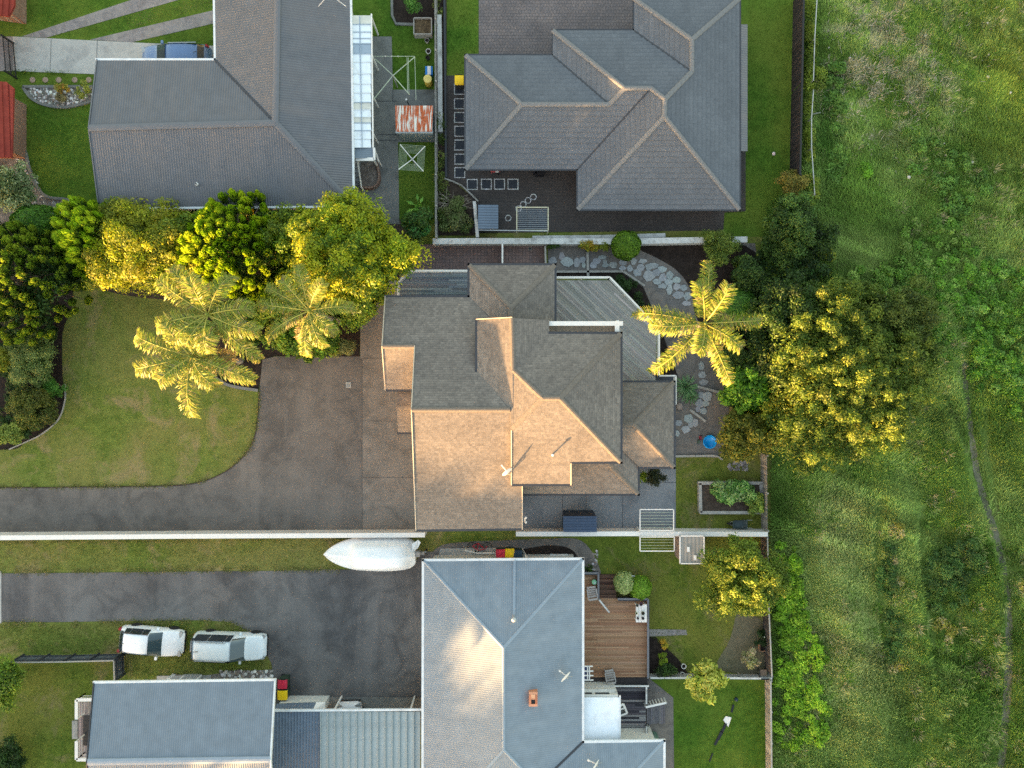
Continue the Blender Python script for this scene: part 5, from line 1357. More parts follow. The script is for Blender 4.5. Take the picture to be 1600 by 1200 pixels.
for i in range(4): MB().box((-.27 + i * .18, 0, .72), (.165, 1.15, .035)).build('top_slat', M['white'], tb, True)
for sx in (-1, 1):
    for sy in (-1, 1): m = MB(); m.bar((sx * .3, sy * .5, .7), (sx * .3, sy * .5, 0), .06, .06, up=Vector((0, 1, 0))); m.build('leg', M['white'], tb, True)
tz = 1.24
for x, y, r, c, lab in ((995, 945, .09, S(80, 96, 92), 'grey-green pot at the top left of the white table'), (1001, 943, .11, S(74, 52, 84), 'dark purple plant pot at the top of the white table'), (1004, 957, .12, S(96, 104, 84), 'olive round pot on the right of the white table'), (994, 957, .08, S(196, 206, 170), 'pale cup on the left of the white table'), (1004, 965, .09, S(60, 60, 68), 'dark pot at the bottom right of the white table'), (996, 965, .08, S(90, 96, 110), 'slate pot at the bottom of the white table')):
    o = thing('table_pot', lab, 'pot', W(x, y, tz))
    MB().lathe([(r * .7, 0), (r, .16), (r, .19), (r * .82, .19), (r * .8, .13)], 12).build('pot', plain('pot_' + str(x) + str(y), c, .6, .15), o, True)
    MB().lathe([(r * .78, .1), (r * .8, .15), (r * .3, .2)], 8).build('filling', M['mulch'], o, True)
wl = thing('window_frame', 'white glazed window standing open at the east wall of the blue-grey house', 'window', W(920, 1055, 1.2))
m = MB()
for y in (1041, 1048.5, 1055.5, 1062.5): m.bar(W(911, y, 1.9), W(927 if y != 1041 else 926, y, 1.7), .07, .05)
for x in (918, 921): m.bar(W(x, 1041, 1.82), W(x, 1063, 1.82), .07, .05)
m.build('frame', M['white'], wl)
m = MB(); m.add([W(911, 1042, 1.86), W(921, 1042, 1.77), W(921, 1062, 1.77), W(911, 1062, 1.86)], [(3, 2, 1, 0)]); m.build('pane', plain('blue_pane', S(40, 48, 86), .15, .1), wl)
# porch on the north side of the blue-grey house, bike, bench, post
bk = thing('bicycle', 'red bicycle lying on the concrete north of the blue-grey house', 'bicycle', W(750, 853))
for x in (-.5, .5):
    m = MB(); m.tube([(x + .31 * math.cos(a), .31 * math.sin(a) * .8 + .02, .1 + .12 * math.sin(a)) for a in [2 * math.pi * i / 16 for i in range(17)]], .022, 5, False); m.build('wheel', M['rubber'], bk, True)
rd = plain('bike_red', S(176, 48, 62), .4, .08)
m = MB()
for p, q in (((-.5, .02), (-.15, -.25)), ((-.15, -.25), (.3, -.2)), ((-.5, .02), (-.1, .22)), ((-.1, .22), (.3, -.2)), ((-.1, .22), (-.15, -.25)), ((.3, -.2), (.5, .02))): m.bar((*p, .15), (*q, .15), .05)
m.build('frame', rd, bk, True)
MB().box((-.2, -.32, .2), (.24, .12, .06)).build('saddle', M['black'], bk, True)
m = MB(); m.tube([(.2, -.42, .2), (.32, -.26, .22), (.46, -.36, .2)], .02, 6); m.build('handlebar', M['black'], bk, True)
pr = thing('ramp_rail', 'white handrail on the pale concrete pad north of the blue-grey house', 'handrail', W(752, 865))
m = MB(); m.bar(W(727, 860, .9), W(745, 864, .9), .06, .05); m.bar(W(745, 864, .9), W(773, 864, .9), .06, .05); m.bar(W(774, 864, .9), W(774, 874, .9), .06, .05); m.build('rail', M['white'], pr)
for x, y in ((727, 860), (745, 864), (774, 864)): a = W(x, y, .9); m = MB(); m.bar(a, Vector((a.x, a.y, .02)), .06, .06, up=Vector((0, 1, 0))); m.build('post', M['white'], pr)
ld = thing('plank', 'white plank leaning beside the dark wheelie bin', 'plank', W(820, 865)); m = MB(); m.bar(W(815, 857, .1), W(826, 876, 1.6), .12, .05); m.build('board', M['white'], ld)
bnch = thing('bench', 'small white bench against the north eave of the blue-grey house', 'bench', W(873, 869))
for i in range(3): m = MB(); m.bar(W(859, 867 + i * 3, .45), W(888, 867 + i * 3, .45), .11, .03); m.build('slat', M['old_white'], bnch)
for x in (862, 885): MB().box(W(x, 870, .22), (.05, .35, .44)).build('leg', M['old_white'], bnch)
tp = thing('garden_tap', 'small white T-shaped post on the lawn above the round bushes', 'post', W(985, 895))
m = MB(); m.tube([(0, 0, 0), (0, 0, .9)], .025, 6); m.build('post', M['old_white'], tp, True)
m = MB(); m.bar((-.14, .05, .9), (.14, .02, .9), .04); m.build('crossbar', M['old_white'], tp, True)
# kite on the bottom lawn
kt = thing('kite', 'white kite with a dark ribbon tail lying on the bottom right lawn', 'kite', W(1137, 1125))
m = MB(); m.add([W(1134, 1119, .06), W(1143, 1121, .1), W(1138, 1136, .05), W(1130, 1125, .08)], [(0, 3, 2, 1)]); m.build('sail', M['white'], kt)
kb_ = plain('ribbon_black', S(26, 30, 38), .7, .2, 9)
for (a, b), (c, d), w in (((1134.5, 1130), (1128, 1144), .17), ((1128, 1143), (1122, 1155), .2), ((1122, 1154), (1117, 1164), .16), ((1146, 1101), (1143, 1113), .13), ((1113.5, 1177), (1108.5, 1190), .08)): m = MB(); m.bar(W(a, b, .05), W(c, d, .05), w, .03); m.build('tail_ribbon', kb_, kt)
bl = thing('balloon', 'dark blue balloon on the bottom right lawn above the kite', 'balloon', W(1149, 1091)); MB().lathe([(.02, .0), (.1, .06), (.14, .16), (.11, .26), (.03, .33)], 12).build('skin', plain('navy_rubber', S(34, 54, 70), .4, .1), bl, True, True); MB().lathe([(.03, -.02), (.012, .01)], 6).build('knot', M['black'], bl, True)
# items in small corners
ba = thing('ball', 'small pinkish-white ball on the lawn east of the tiled house', 'ball', W(1208, 241)); MB().lathe([(.02, .0), (.08, .03), (.115, .11), (.08, .2), (.02, .23)], 14).build('skin', plain('ball_pink', S(232, 206, 206), .5, .04), ba, True, True); MB().lathe([(.116, .1), (.117, .12)], 14).build('band', M['white'], ba, True)
hs = thing('paddling_pool', 'bright blue plastic pool half under the olive bush', 'paddling pool', W(1108, 690))
pb = plain('pool_blue', S(20, 150, 220), .3, .05, 3)
m = MB(); m.lathe([(.36, 0.02), (.42, .02), (.46, .2), (.42, .24), (.38, .2), (.34, .05)], 20); m.build('rim', pb, hs, True, True); MB().lathe([(.36, .03), (.36, .04)], 18).build('floor', plain('pool_floor', S(30, 110, 190), .3, .05), hs, True)
for x, y, c, lab in ((1094, 684, S(150, 40, 60), 'small red toy left of the blue pool'), (1091, 690, S(70, 90, 76), 'small green toy left of the blue pool')):
    o = thing('toy', lab, 'toy', W(x, y)); MB().box((0, 0, .08), (.16, .26, .12), taper=.7).build('body', plain('toy' + str(x), c, .5, .1), o, True); MB().tube([(0, .1, .1), (.06, .2, .2)], .03, 6).build('handle', M['black'], o, True)
rk = thing('rock', 'pinkish boulder at the corner of the white railing', 'rock', W(1061, 635)); m = MB(); m.lathe([(.2, 0), (.25, .08), (.2, .2), (.08, .26)], 7); m.build('boulder', plain('pink_rock', S(150, 134, 126), .95, .2, 8), rk, True)
dm = thing('drain_cover', 'square pale drain cover in the driveway', 'drain cover', W(544.5, 601.5, Z4)); MB().box((0, 0, .012), (.34, .38, .02)).build('plate', M['concrete'], dm, True)
for i in range(4): MB().box((0, -.12 + i * .08, .024), (.24, .02, .006)).build('slot', M['black'], dm, True)
dm = thing('drain_cover', 'small square drain cover in the brick-paved strip', 'drain cover', W(828, 388.5, Z4)); MB().box((0, 0, .012), (.22, .22, .02)).build('plate', M['concrete_old'], dm, True); MB().box((0, 0, .024), (.12, .12, .006)).build('grate', M['black'], dm, True)
tr = thing('tricycle', 'red and white toy trike below the tiled eave', 'toy', W(774, 270))
for x, y in ((-.25, 0), (.2, .14), (.2, -.14)): o = MB().lathe([(.03, -.02), (.09, -.02), (.09, .02), (.03, .02)], 10).build('wheel', M['black'], tr, True); o.rotation_euler = (R(90), 0, 0); o.location = (x, y, .09)
m = MB(); m.bar((-.3, 0, .22), (.3, .05, .2), .07); m.bar((-.25, -.16, .35), (-.25, .16, .35), .03); m.build('frame', plain('trike_red', S(190, 90, 90), .4, .1), tr, True); MB().box((.12, .03, .27), (.2, .16, .05)).build('saddle', M['white'], tr, True)
for x, y, sx, sy, c, lab in ((843, 270, .55, .35, S(26, 24, 28), 'black box against the tiled house wall'), (836, 268, .2, .25, S(40, 38, 44), 'small dark box left of the black box')):
    o = thing('storage_box', lab, 'box', W(x, y, .4) - Vector((0, 0, .4))); MB().box((0, 0, .2), (sx, sy, .4)).build('body', plain('box' + str(x), c, .5, .1), o, True); MB().box((0, 0, .42), (sx + .03, sy + .03, .04)).build('lid', plain('boxlid' + str(x), mul(c, 1.2), .5, .1), o, True)
cd = thing('cushion', 'pale pink cushion left of the dark boxes by the tiled house', 'cushion', W(833, 268)) if False else None
fr = thing('planter_box', 'square terracotta planter frame in the dry back lawn corner', 'planter', W(1190, 1010))
for p, q in (((-.22, -.22), (.22, -.22)), ((.22, -.22), (.22, .22)), ((.22, .22), (-.22, .22)), ((-.22, .22), (-.22, -.22))): m = MB(); m.bar((*p, .15), (*q, .15), .05, .3); m.build('side', plain('terracotta', S(150, 116, 92), .85, .1), fr, True)
MB().box((0, 0, .1), (.4, .4, .18)).build('soil', M['mulch'], fr, True)
ch_ = thing('garden_chair', 'dark garden chair with tan seat in the dry back lawn corner', 'chair', W(1189, 1048))
MB().box((0, 0, .4), (.46, .46, .05)).build('seat', plain('tan_seat', S(150, 124, 104), .85, .1), ch_, True)
MB().box((0, -.24, .65), (.5, .05, .45)).build('backrest', M['black'], ch_, True)
for sx in (-1, 1):
    MB().box((sx * .26, 0, .56), (.05, .5, .04)).build('armrest', M['black'], ch_, True)
    for sy in (-1, 1): MB().box((sx * .22, sy * .2, .2), (.04, .04, .4)).build('leg', M['black'], ch_, True)
st = thing('statue', 'small white bird-shaped ornament near the dark fence', 'ornament', W(1190, 991)); MB().lathe([(.06, 0), (.13, .08), (.15, .2), (.08, .32), (.05, .42), (.07, .5), (.02, .58)], 12).build('body', M['white'], st, True, True); m = MB(); m.add([(0, .02, .25), (-.28, .06, .3), (-.05, -.05, .2)], [(0, 1, 2)]); m.build('tail', M['white'], st, True)
for x, y, lab in ((1067, 1039, 'upper white pot beside the pale-leaved tree'), (1065, 1052, 'lower white pot beside the pale-leaved tree')):
    o = thing('plant_pot', lab, 'plant pot', W(x, y)); MB().lathe([(.12, 0), (.17, .25), (.17, .28), (.14, .28), (.13, .2)], 14).build('pot', M['white'], o, True); MB().lathe([(.13, .18), (.13, .22)], 10).build('soil', M['mulch'], o, True)
# loose stones: pebble beds
def stones(pts_fn, n, rr, cols, label, name='stones'):
    m = CMB()
    for _ in range(n):
        x, y = pts_fn(); r = random.uniform(*rr); c = W(x, y)
        k = random.randint(5, 7); a0 = random.uniform(0, 6)
        ring = [(c.x + r * random.uniform(.8, 1.15) * math.cos(a0 + 2 * math.pi * i / k), c.y + r * random.uniform(.8, 1.15) * math.sin(a0 + 2 * math.pi * i / k)) for i in range(k)]
        b = len(m.v); hh = r * random.uniform(.6, 1.0)
        m.add([(x_, y_, .01) for x_, y_ in ring] + [(c.x + (x_ - c.x) * .75, c.y + (y_ - c.y) * .75, hh * .8) for x_, y_ in ring] + [(c.x, c.y, hh)],
              [(i, (i + 1) % k, k + (i + 1) % k, k + i) for i in range(k)] + [(k + i, k + (i + 1) % k, 2 * k) for i in range(k)])
        m.col(jit(random.choice(cols), .2))
    return tag(m.build(name, M['stone']), label, 'stones', kind='stuff')
PAL = [S(190, 186, 182), S(150, 144, 140), S(120, 112, 108), S(214, 212, 210), S(140, 128, 118)]
def in_bed():
    while True:
        x = random.uniform(40, 144); y = random.uniform(138, 167)
        if y < 138 + 30 * math.sin(math.pi * min(1, (x - 36) / 115)) ** .6: return x, y
stones(in_bed, 260, (.05, .14), PAL, 'white and grey stones in the small bed above the north-west lawn')
stones(lambda: (lambda t: (22 + 45 * t + random.uniform(-14, 6), 225 + 85 * t + random.uniform(-6, 10)))(random.random()), 200, (.04, .1), PAL, 'grey stones in the wavy bed left of the north-west lawn')
stones(lambda: (random.uniform(75, 140), random.uniform(314, 338)), 90, (.04, .1), PAL, 'grey stones at the lower end of the wavy bed')
stones(lambda: (random.uniform(345, 426), random.uniform(1048, 1061)), 150, (.05, .16), PAL, 'broken stones along the slate-blue house below the silver van')
stones(lambda: (random.uniform(1138, 1168), random.uniform(720, 735)), 70, (.05, .12), [S(150, 144, 142), S(120, 114, 112)], 'heap of grey stones behind the raised bed')
stones(lambda: (random.uniform(926, 934), random.uniform(860, 895)), 40, (.05, .1), PAL, 'pale stones at the corner of the blue-grey house')

# ================================================================== vegetation
def unit(v): return v / np.maximum(np.linalg.norm(v, axis=-1, keepdims=True), 1e-6)
def leaf_mesh(name, c, a, b, col, mat):
    """diamond leaves: centre c, half length vector a, half width vector b, colour per leaf (all n x 3)"""
    n = len(c)
    v = np.empty((n, 4, 3), np.float32)
    v[:, 0] = c - a; v[:, 1] = c + b - a * 0.1; v[:, 2] = c + a; v[:, 3] = c - b - a * 0.1
    me = bpy.data.meshes.new(name)
    me.vertices.add(n * 4); me.vertices.foreach_set('co', v.ravel())
    me.loops.add(n * 4); me.loops.foreach_set('vertex_index', np.arange(n * 4, dtype=np.int32))
    me.polygons.add(n); me.polygons.foreach_set('loop_start', np.arange(0, n * 4, 4, dtype=np.int32))
    me.update(calc_edges=True)
    set_col(me, np.repeat(np.clip(col, 0, 1), 4, axis=0))
    me.materials.append(mat)
    return me
def frame(n):
    """random tangent pair for normals n"""
    r = RNG.normal(size=n.shape); t = unit(np.cross(n, r)); return t, np.cross(n, t)
def leaves_on(clumps, n, size, pal, up=0.35, shell=(0.55, 1.05), aspect=0.45, low=-0.35, tint=0.25, fine=0.22, tipup=0.0):
    """clumps: (k,4) x y z r ; returns leaf arrays spread through the outer part of every clump"""
    cl = np.asarray(clumps, float); k = len(cl)
    w = cl[:, 3] ** 2; idx = RNG.choice(k, n, p=w / w.sum())
    d = unit(RNG.normal(size=(n, 3))); d[:, 2] = np.where(d[:, 2] < low, -d[:, 2], d[:, 2])
    rad = cl[idx, 3] * RNG.uniform(*shell, n)
    c = cl[idx, :3] + d * rad[:, None] * np.array([1, 1, .85])
    nrm = unit(d * (1 - up) + np.array([0, 0, 1.0]) * up + RNG.normal(size=(n, 3)) * .45)
    t, s = frame(nrm)
    L = size * RNG.uniform(.6, 1.3, n)
    pal = np.asarray(pal) * 1.15
    ct = RNG.integers(0, len(pal), k)
    pick = np.where(RNG.random(n) < .65, ct[idx], RNG.integers(0, len(pal), n))
    col = pal[pick] * (1 + RNG.uniform(-tint, tint, k))[idx][:, None] * RNG.uniform(1 - fine, 1 + fine, n)[:, None]
    return c, t * (L * .5)[:, None], s * (L * .5 * aspect)[:, None], col
def dome(c, rx, ry, rz, k, cr, fill=(0.45, 0.95), low=-0.25):
    """clump centres in a domed crown with an uneven outline"""
    out = []
    for _ in range(k):
        d = unit(RNG.normal(size=3)); 
        if d[2] < low: d[2] = -d[2]
        f = RNG.uniform(*fill); lob = 1 + .16 * math.sin(3 * math.atan2(d[1], d[0]) + c[0]) + .1 * math.sin(5 * math.atan2(d[1], d[0]) + c[1])
        out.append((c[0] + d[0] * rx * f * lob, c[1] + d[1] * ry * f * lob, c[2] + d[2] * rz * f, cr * RNG.choice([.55, .75, 1.0, 1.25]) * RNG.uniform(.85, 1.15)))
    return np.array(out)
def trunk(parent, base, top, r, clumps, nl=7, mat=None):
    m = MB(); base, top = Vector(base), Vector(top)
    mid = base.lerp(top, .5) + Vector((random.uniform(-.15, .15), random.uniform(-.15, .15), 0))
    m.tube([base, mid, top], [r, r * .75, r * .5], 8)
    pick = RNG.choice(len(clumps), min(nl, len(clumps)), replace=False)
    for i in pick:
        e = Vector(clumps[i][:3]); s = base.lerp(top, random.uniform(.5, .95))
        m.tube([s, s.lerp(e, .5) + Vector((0, 0, .12)), e], [r * .4, r * .25, r * .08], 5)
    return m.build('trunk', mat or M['bark'], parent)
G1 = [S(84, 110, 28), S(104, 126, 34), S(66, 94, 24), S(120, 138, 42)]
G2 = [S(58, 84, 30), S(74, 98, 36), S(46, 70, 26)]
GY = [S(146, 156, 24), S(170, 168, 30), S(118, 138, 24), S(176, 170, 44)]
GO = [S(114, 122, 30), S(138, 138, 38), S(94, 108, 26)]
GL = [S(104, 142, 40), S(126, 158, 52), S(86, 124, 34)]
GS = [S(128, 140, 96), S(108, 124, 78), S(146, 156, 112), S(88, 106, 60)]
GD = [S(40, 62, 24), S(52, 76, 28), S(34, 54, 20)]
def tree(name, label, px, py, rpx, h, pal, cat='tree', n=5000, leaf=.2, k=30, cr=None, rz=None, ry=None, group=None, aspect=.45, fill=(0.45, 0.95), up=.35, trunkr=None, tint=.25, branch=True, shell=(0.3, 1.22)):
    """leafy tree or shrub: px,py,rpx = crown centre and radius in the photo, h = total height"""
    zc = h * .6; s = (CAMH - zc) / FPX
    rx = rpx * s; ryy = (ry or rpx) * s; rzz = rz or min(rx, h * .42)
    c = W(px, py, zc); base = Vector((c.x, c.y, 0))
    o = thing(name, label, cat, base, 0, group)
    cl = dome(c, rx * .92, ryy * .92, rzz, k, cr or rx * .26, fill)
    cl[:, 2] = np.maximum(cl[:, 2], cl[:, 3] * .6)
    a = leaves_on(cl, n, leaf, pal, up=up, aspect=aspect, tint=tint, shell=shell)
    if rx > .9:                                        # inner leaves that close the crown
        u_ = dome((c.x, c.y, zc * .82), rx * .9, ryy * .9, rzz * .6, k, rx * .2, (.1, .95)); u_[:, 2] = np.maximum(u_[:, 2], .25)
        b_ = leaves_on(u_, int(n * .5), leaf * 1.15, pal, up=.4, tint=tint)
        a = tuple(np.concatenate(q) for q in zip(a, b_))
    put('crown', leaf_mesh('crown', *a, M['leaf']), o)
    if branch: trunk(o, base, (c.x, c.y, max(h * .55, .3)), trunkr or max(.04, rx * .06), cl)
    return o
def shoot_tree(name, label, px, py, rpx, h, pal, tip, k=110, ry=None, L=.75, rad=.2, per=95, lean=(0, 0), pine=True):
    """conifer seen from above: many upright bottle-brush shoots"""
    zc = h * .55; s = (CAMH - zc) / FPX; rx = rpx * s; ryy = (ry or rpx) * s
    c = W(px, py, zc); base = Vector((c.x, c.y, 0))
    o = thing(name, label, 'tree', base)
    cs, as_, bs, cols, ends = [], [], [], [], []
    pal = np.asarray(pal); tip = np.asarray(tip)
    for i in range(k):
        f = math.sqrt((i + .5) / k); a = i * 2.39996 + random.uniform(-.3, .3)
        lob = 1 + .12 * math.sin(3 * a + px)
        x = c.x + rx * f * lob * math.cos(a); y = c.y + ryy * f * lob * math.sin(a)
        z = zc + (h - zc) * (1 - f ** 2.2) * random.uniform(.75, 1.05) - .5 * f
        ax = np.array([math.cos(a) * f * .55 + lean[0] + random.uniform(-.12, .12), math.sin(a) * f * .55 + lean[1] + random.uniform(-.12, .12), 1.0]); ax /= np.linalg.norm(ax)
        l = L * random.uniform(.7, 1.25); p0 = np.array([x, y, z - l * .5]); r = rad * random.uniform(.8, 1.2)
        t = RNG.random(per) ** .8
        d = RNG.normal(size=(per, 3)); d -= (d @ ax)[:, None] * ax; d = unit(d)
        prof = np.sqrt(np.clip(1 - np.clip((t - .55) / .45, 0, 1) ** 2, 0, 1)) * (.65 + .35 * t)
        pos = p0 + ax * (t * l)[:, None] + d * (prof * r * RNG.uniform(.75, 1.05, per))[:, None]
        dirn = unit(d * (1.1 - t)[:, None] + ax * (.45 + t)[:, None] + RNG.normal(size=(per, 3)) * .2)
        side = unit(np.cross(dirn, d + RNG.normal(size=(per, 3)) * .3))
        ll = RNG.uniform(.07, .12, per) * (rad / .2)
        cs.append(pos); as_.append(dirn * ll[:, None]); bs.append(side * (ll * .42)[:, None])
        base_c = pal[RNG.integers(0, len(pal))]; m_ = np.clip((t - .35) / .5, 0, 1)[:, None]
        cols.append((base_c * (1 - m_) + tip[RNG.integers(0, len(tip))] * m_) * RNG.uniform(.8, 1.2, per)[:, None])
        ends.append((x, y, z - l * .4, .2))
    ua = leaves_on(dome((c.x, c.y, zc * .9), rx * .85, ryy * .85, (h - zc) * .7, 40, rx * .25), int(2600 * (rx / 2.5) ** 2), .2, np.asarray(pal), up=.3)
    cs.append(ua[0]); as_.append(ua[1]); bs.append(ua[2]); cols.append(ua[3])
    put('crown', leaf_mesh('crown', np.concatenate(cs), np.concatenate(as_), np.concatenate(bs), np.concatenate(cols), M['leaf']), o)
    trunk(o, base, (c.x, c.y, h * .8), max(.1, rx * .07), np.array(ends), 26)
    return o
def palm(name, label, base, h, fronds, pal, width=.85, lean=(0, 0), nleaf=84, tr=.16, droop=1.0):
    """feather palm; fronds: list of (azimuth deg, length m, start elevation deg)"""
    o = thing(name, label, 'palm tree', base)
    top = Vector(base) + Vector((lean[0], lean[1], h))
    m = MB(); pts = [Vector(base), Vector(base).lerp(top, .5) + Vector((lean[0] * .1, lean[1] * .1, 0)), top]
    m.tube(pts, [tr * 1.3, tr, tr * .85], 12); m.build('trunk', M['palm_bark'], o)
    m = MB(); m.tube([top - Vector((0, 0, .05)), top + Vector((0, 0, .55)), top + Vector((0, 0, .8))], [tr * .95, tr * .8, tr * .3], 10); m.build('crown_shaft', plain('shaft_green', S(130, 140, 60), .6, .1), o)
    pal = np.asarray(pal)
    fronds = [(*f_, False) for f_ in fronds] + [(random.uniform(0, 360), 1.9, -25, True) for _ in range(2)]
    for az, L, el, dead in fronds:
        a = R(az); hd = np.array([math.cos(a), math.sin(a), 0]); sd = np.array([-math.sin(a), math.cos(a), 0])
        up = np.array([0, 0, 1.0]); p0 = np.array(top) + up * .5
        curl = random.uniform(-.35, .35); dr = droop * random.uniform(.75, 1.35)
        def rach(t):
            hor = L * np.sin(np.clip(t, 0, 1) * 1.35) / math.sin(1.35); ver = L * (math.tan(R(el)) * t * .75 - dr * (.45 + .25 * math.tan(R(el))) * t ** 2.2)
            return p0 + hd * np.asarray(hor)[..., None] + sd * (curl * L * np.asarray(t) ** 2 * .5)[..., None] + up * np.asarray(ver)[..., None]
        tt = np.linspace(0, 1, 10); rp = rach(tt)
        mr = MB(); mr.tube([Vector(p) for p in rp], [max(.012, .045 * (1 - .8 * t)) for t in tt], 5)
        stem = mr.mesh('midrib', plain('midrib', S(168, 160, 70), .6, .1) if 'midrib' not in bpy.data.materials else bpy.data.materials['midrib'])
        n = nleaf
        t = np.tile(np.linspace(.1, 1, n), 6); side = np.tile(np.repeat([1, -1], n), 3).astype(float)
        t = np.clip(t + RNG.normal(size=len(t)) * .008, .08, 1)
        c0 = rach(t); tg = unit(rach(np.clip(t + .02, 0, 1.02)) - rach(t - .02))
        ln = width * (np.sin(np.pi * (.12 + .8 * t)) ** .7 * .95 + .12) * RNG.uniform(.65, 1.2, len(t))
        fwd = .35 + .8 * t ** 2 + RNG.uniform(-.15, .25, len(t))
        psi = RNG.uniform(-.95, .4, len(t))
        d = unit((sd * (side * np.cos(psi))[:, None] + up * np.sin(psi)[:, None]) + tg * fwd[:, None] + RNG.normal(size=(len(t), 3)) * .07)
        tipd = unit(d + up * np.array(-.95))
        w = .015 * (ln / width) + .007
        s = unit(np.cross(d, up + RNG.normal(size=(len(t), 3)) * .5))
        half = ln * .5
        col = pal[RNG.integers(0, len(pal), len(t))] * RNG.uniform(.8, 1.2, len(t))[:, None]
        brown = (RNG.random(len(t)) < (.9 if dead else .05 + .12 * t))[:, None]
        col = np.where(brown, np.array(S(150, 136, 98)), col)
        c1 = c0 + d * half[:, None]
        me = leaf_mesh('frond', np.concatenate([c0 + d * (half * .5)[:, None], c1 + tipd * (half * .45)[:, None]]), np.concatenate([d * (half * .55)[:, None], tipd * (half * .5)[:, None]]), np.concatenate([s * w[:, None], s * (w * .8)[:, None]]), np.concatenate([col, col * 1.08]), M['palm_leaf'])
        fo = put('frond', me, o)
        so_ = bpy.data.objects.new('midrib', stem); SC.collection.objects.link(so_); so_.parent = fo
    return o
def ball(name, label, px, py, rx, ry, h, pal, n, leaf=.07):
    """tightly clipped ball bush"""
    c = W(px, py, h * .5); o = thing(name, label, 'shrub', (c.x, c.y, 0)); k = (CAMH - h * .5) / FPX
    d = unit(RNG.normal(size=(n, 3))); d[:, 2] = np.where(d[:, 2] < -.5, -d[:, 2], d[:, 2])
    wob = 1 + .05 * np.sin(d[:, 0] * 7 + 1) * np.sin(d[:, 1] * 6) + RNG.uniform(-.07, .02, n)
    p = np.array(c) + d * np.array([rx * k, ry * k, h * .5]) * wob[:, None]
    nr = unit(d + RNG.normal(size=(n, 3)) * .35); t, s_ = frame(nr); L = leaf * RNG.uniform(.6, 1.3, n)
    pal = np.asarray(pal); col = pal[RNG.integers(0, len(pal), n)] * RNG.uniform(.7, 1.3, n)[:, None]
    put('crown', leaf_mesh('crown', p, t * L[:, None], s_ * (L * .6)[:, None], col, M['leaf']), o)
    MB().tube([(c.x, c.y, 0), (c.x, c.y, h * .5)], [.06, .04], 6).build('trunk', M['bark'], o)
    return o
def bladeplant(name, label, px, py, rpx, n, pal, cat='plant', h=.5, w=.05, el=(20, 70)):
    c = W(px, py); o = thing(name, label, cat, c); r = rpx * PX
    pal = np.asarray(pal)
    az = RNG.uniform(0, 2 * np.pi, n); e = np.radians(RNG.uniform(*el, n)); L = r * RNG.uniform(.75, 1.15, n)
    d = np.stack([np.cos(az) * np.cos(e), np.sin(az) * np.cos(e), np.sin(e)], 1); up = np.array([0, 0, 1.0])
    s = unit(np.cross(d, up)); c0 = np.array(c) + d * .05
    d2 = unit(d * np.array([1, 1, .1]) + up * -.25)
    col = pal[RNG.integers(0, len(pal), n)] * RNG.uniform(.75, 1.25, n)[:, None]
    me = leaf_mesh('leaves', np.concatenate([c0 + d * (L * .3)[:, None], c0 + d * (L * .58)[:, None] + d2 * (L * .28)[:, None]]), np.concatenate([d * (L * .32)[:, None], d2 * (L * .32)[:, None]]), np.concatenate([s * w, s * w * .8]), np.concatenate([col, col * 1.1]), M['leaf'])
    put('leaves', me, o)
    MB().tube([c, c + Vector((0, 0, .2))], [.06, .03], 6).build('stem', M['bark'], o)
    return o

# ---- hedge row north of the left lawn
SP_, ST_ = [S(56, 86, 26), S(70, 98, 30)], [S(160, 188, 34), S(180, 198, 44), S(140, 174, 30)]
shoot_tree('conifer_tree', 'bright-tipped conifer at the left end of the hedge row', 152, 372, 56, 5.6, SP_, ST_, 95, 55, 1.0, .28, 150, (-.5, .25))
shoot_tree('conifer_tree', 'rounded conifer with many upright light-green tips in the middle of the hedge row', 368, 388, 88, 6.6, SP_, ST_, 230, 76, .85, .25, 150)
shoot_tree('conifer_tree', 'dark conifer with upright yellow-green tips at the left edge', 45, 440, 84, 6.0, [S(44, 68, 24), S(54, 80, 28)], [S(146, 166, 50), S(124, 150, 42)], 150, 88, .9, .26, 140)
tree('broadleaf_tree', 'yellow-green broadleaf tree between the two hedge-row conifers', 234, 388, 104, 5.8, GO + GY[:2], n=40000, leaf=.18, k=190, cr=.5, ry=86, aspect=.35)
tree('broadleaf_tree', 'large golden-lit broadleaf tree at the right end of the hedge row', 545, 394, 114, 7.2, GY[:3] + G1[:1], n=56000, leaf=.2, k=230, cr=.5, ry=92, aspect=.4)
tree('broadleaf_tree', 'green broadleaf tree between golden tree and the small palm', 560, 462, 50, 5.0, G1 + GL[:1], n=14000, leaf=.19, k=60, cr=.5, ry=56)
tree('shrub', 'green shrub on the corner of the driveway below the small palm', 478, 525, 70, 2.6, GL[:2] + G1, 'shrub', 8500, .24, 66, .4, ry=42)
tree('shrub', 'greyish small-leaved shrub at the driveway corner beside the house path', 535, 545, 24, 1.4, [S(122, 124, 72), S(142, 142, 88), S(100, 106, 56)], 'shrub', 4000, .1, 24, .25, ry=14)
tree('shrub', 'green shrub filling the bed behind the three left palms', 428, 466, 60, 3.4, G1, 'shrub', 7500, .26, 36, .5, ry=44)
tree('shrub', 'leafy green shrub in the hedge row between charcoal roof and the left conifer', 195, 352, 56, 4.8, GO + G1[:1], 'shrub', 11000, .18, 60, .42, ry=30)
tree('shrub', 'leafy shrub in the hedge row left of the rounded conifer', 302, 366, 54, 5.2, G1 + GO[:1], 'shrub', 11000, .18, 60, .42, ry=34)
tree('shrub', 'leafy shrub in the hedge row between rounded conifer and golden tree', 448, 372, 56, 5.6, G1 + GY[:1], 'shrub', 12000, .18, 66, .42, ry=46)
tree('shrub', 'dark leafy shrub linking the hedge row to the left-edge conifer', 112, 420, 34, 3.2, G2 + GD[:1], 'shrub', 8000, .17, 46, .38, ry=40)
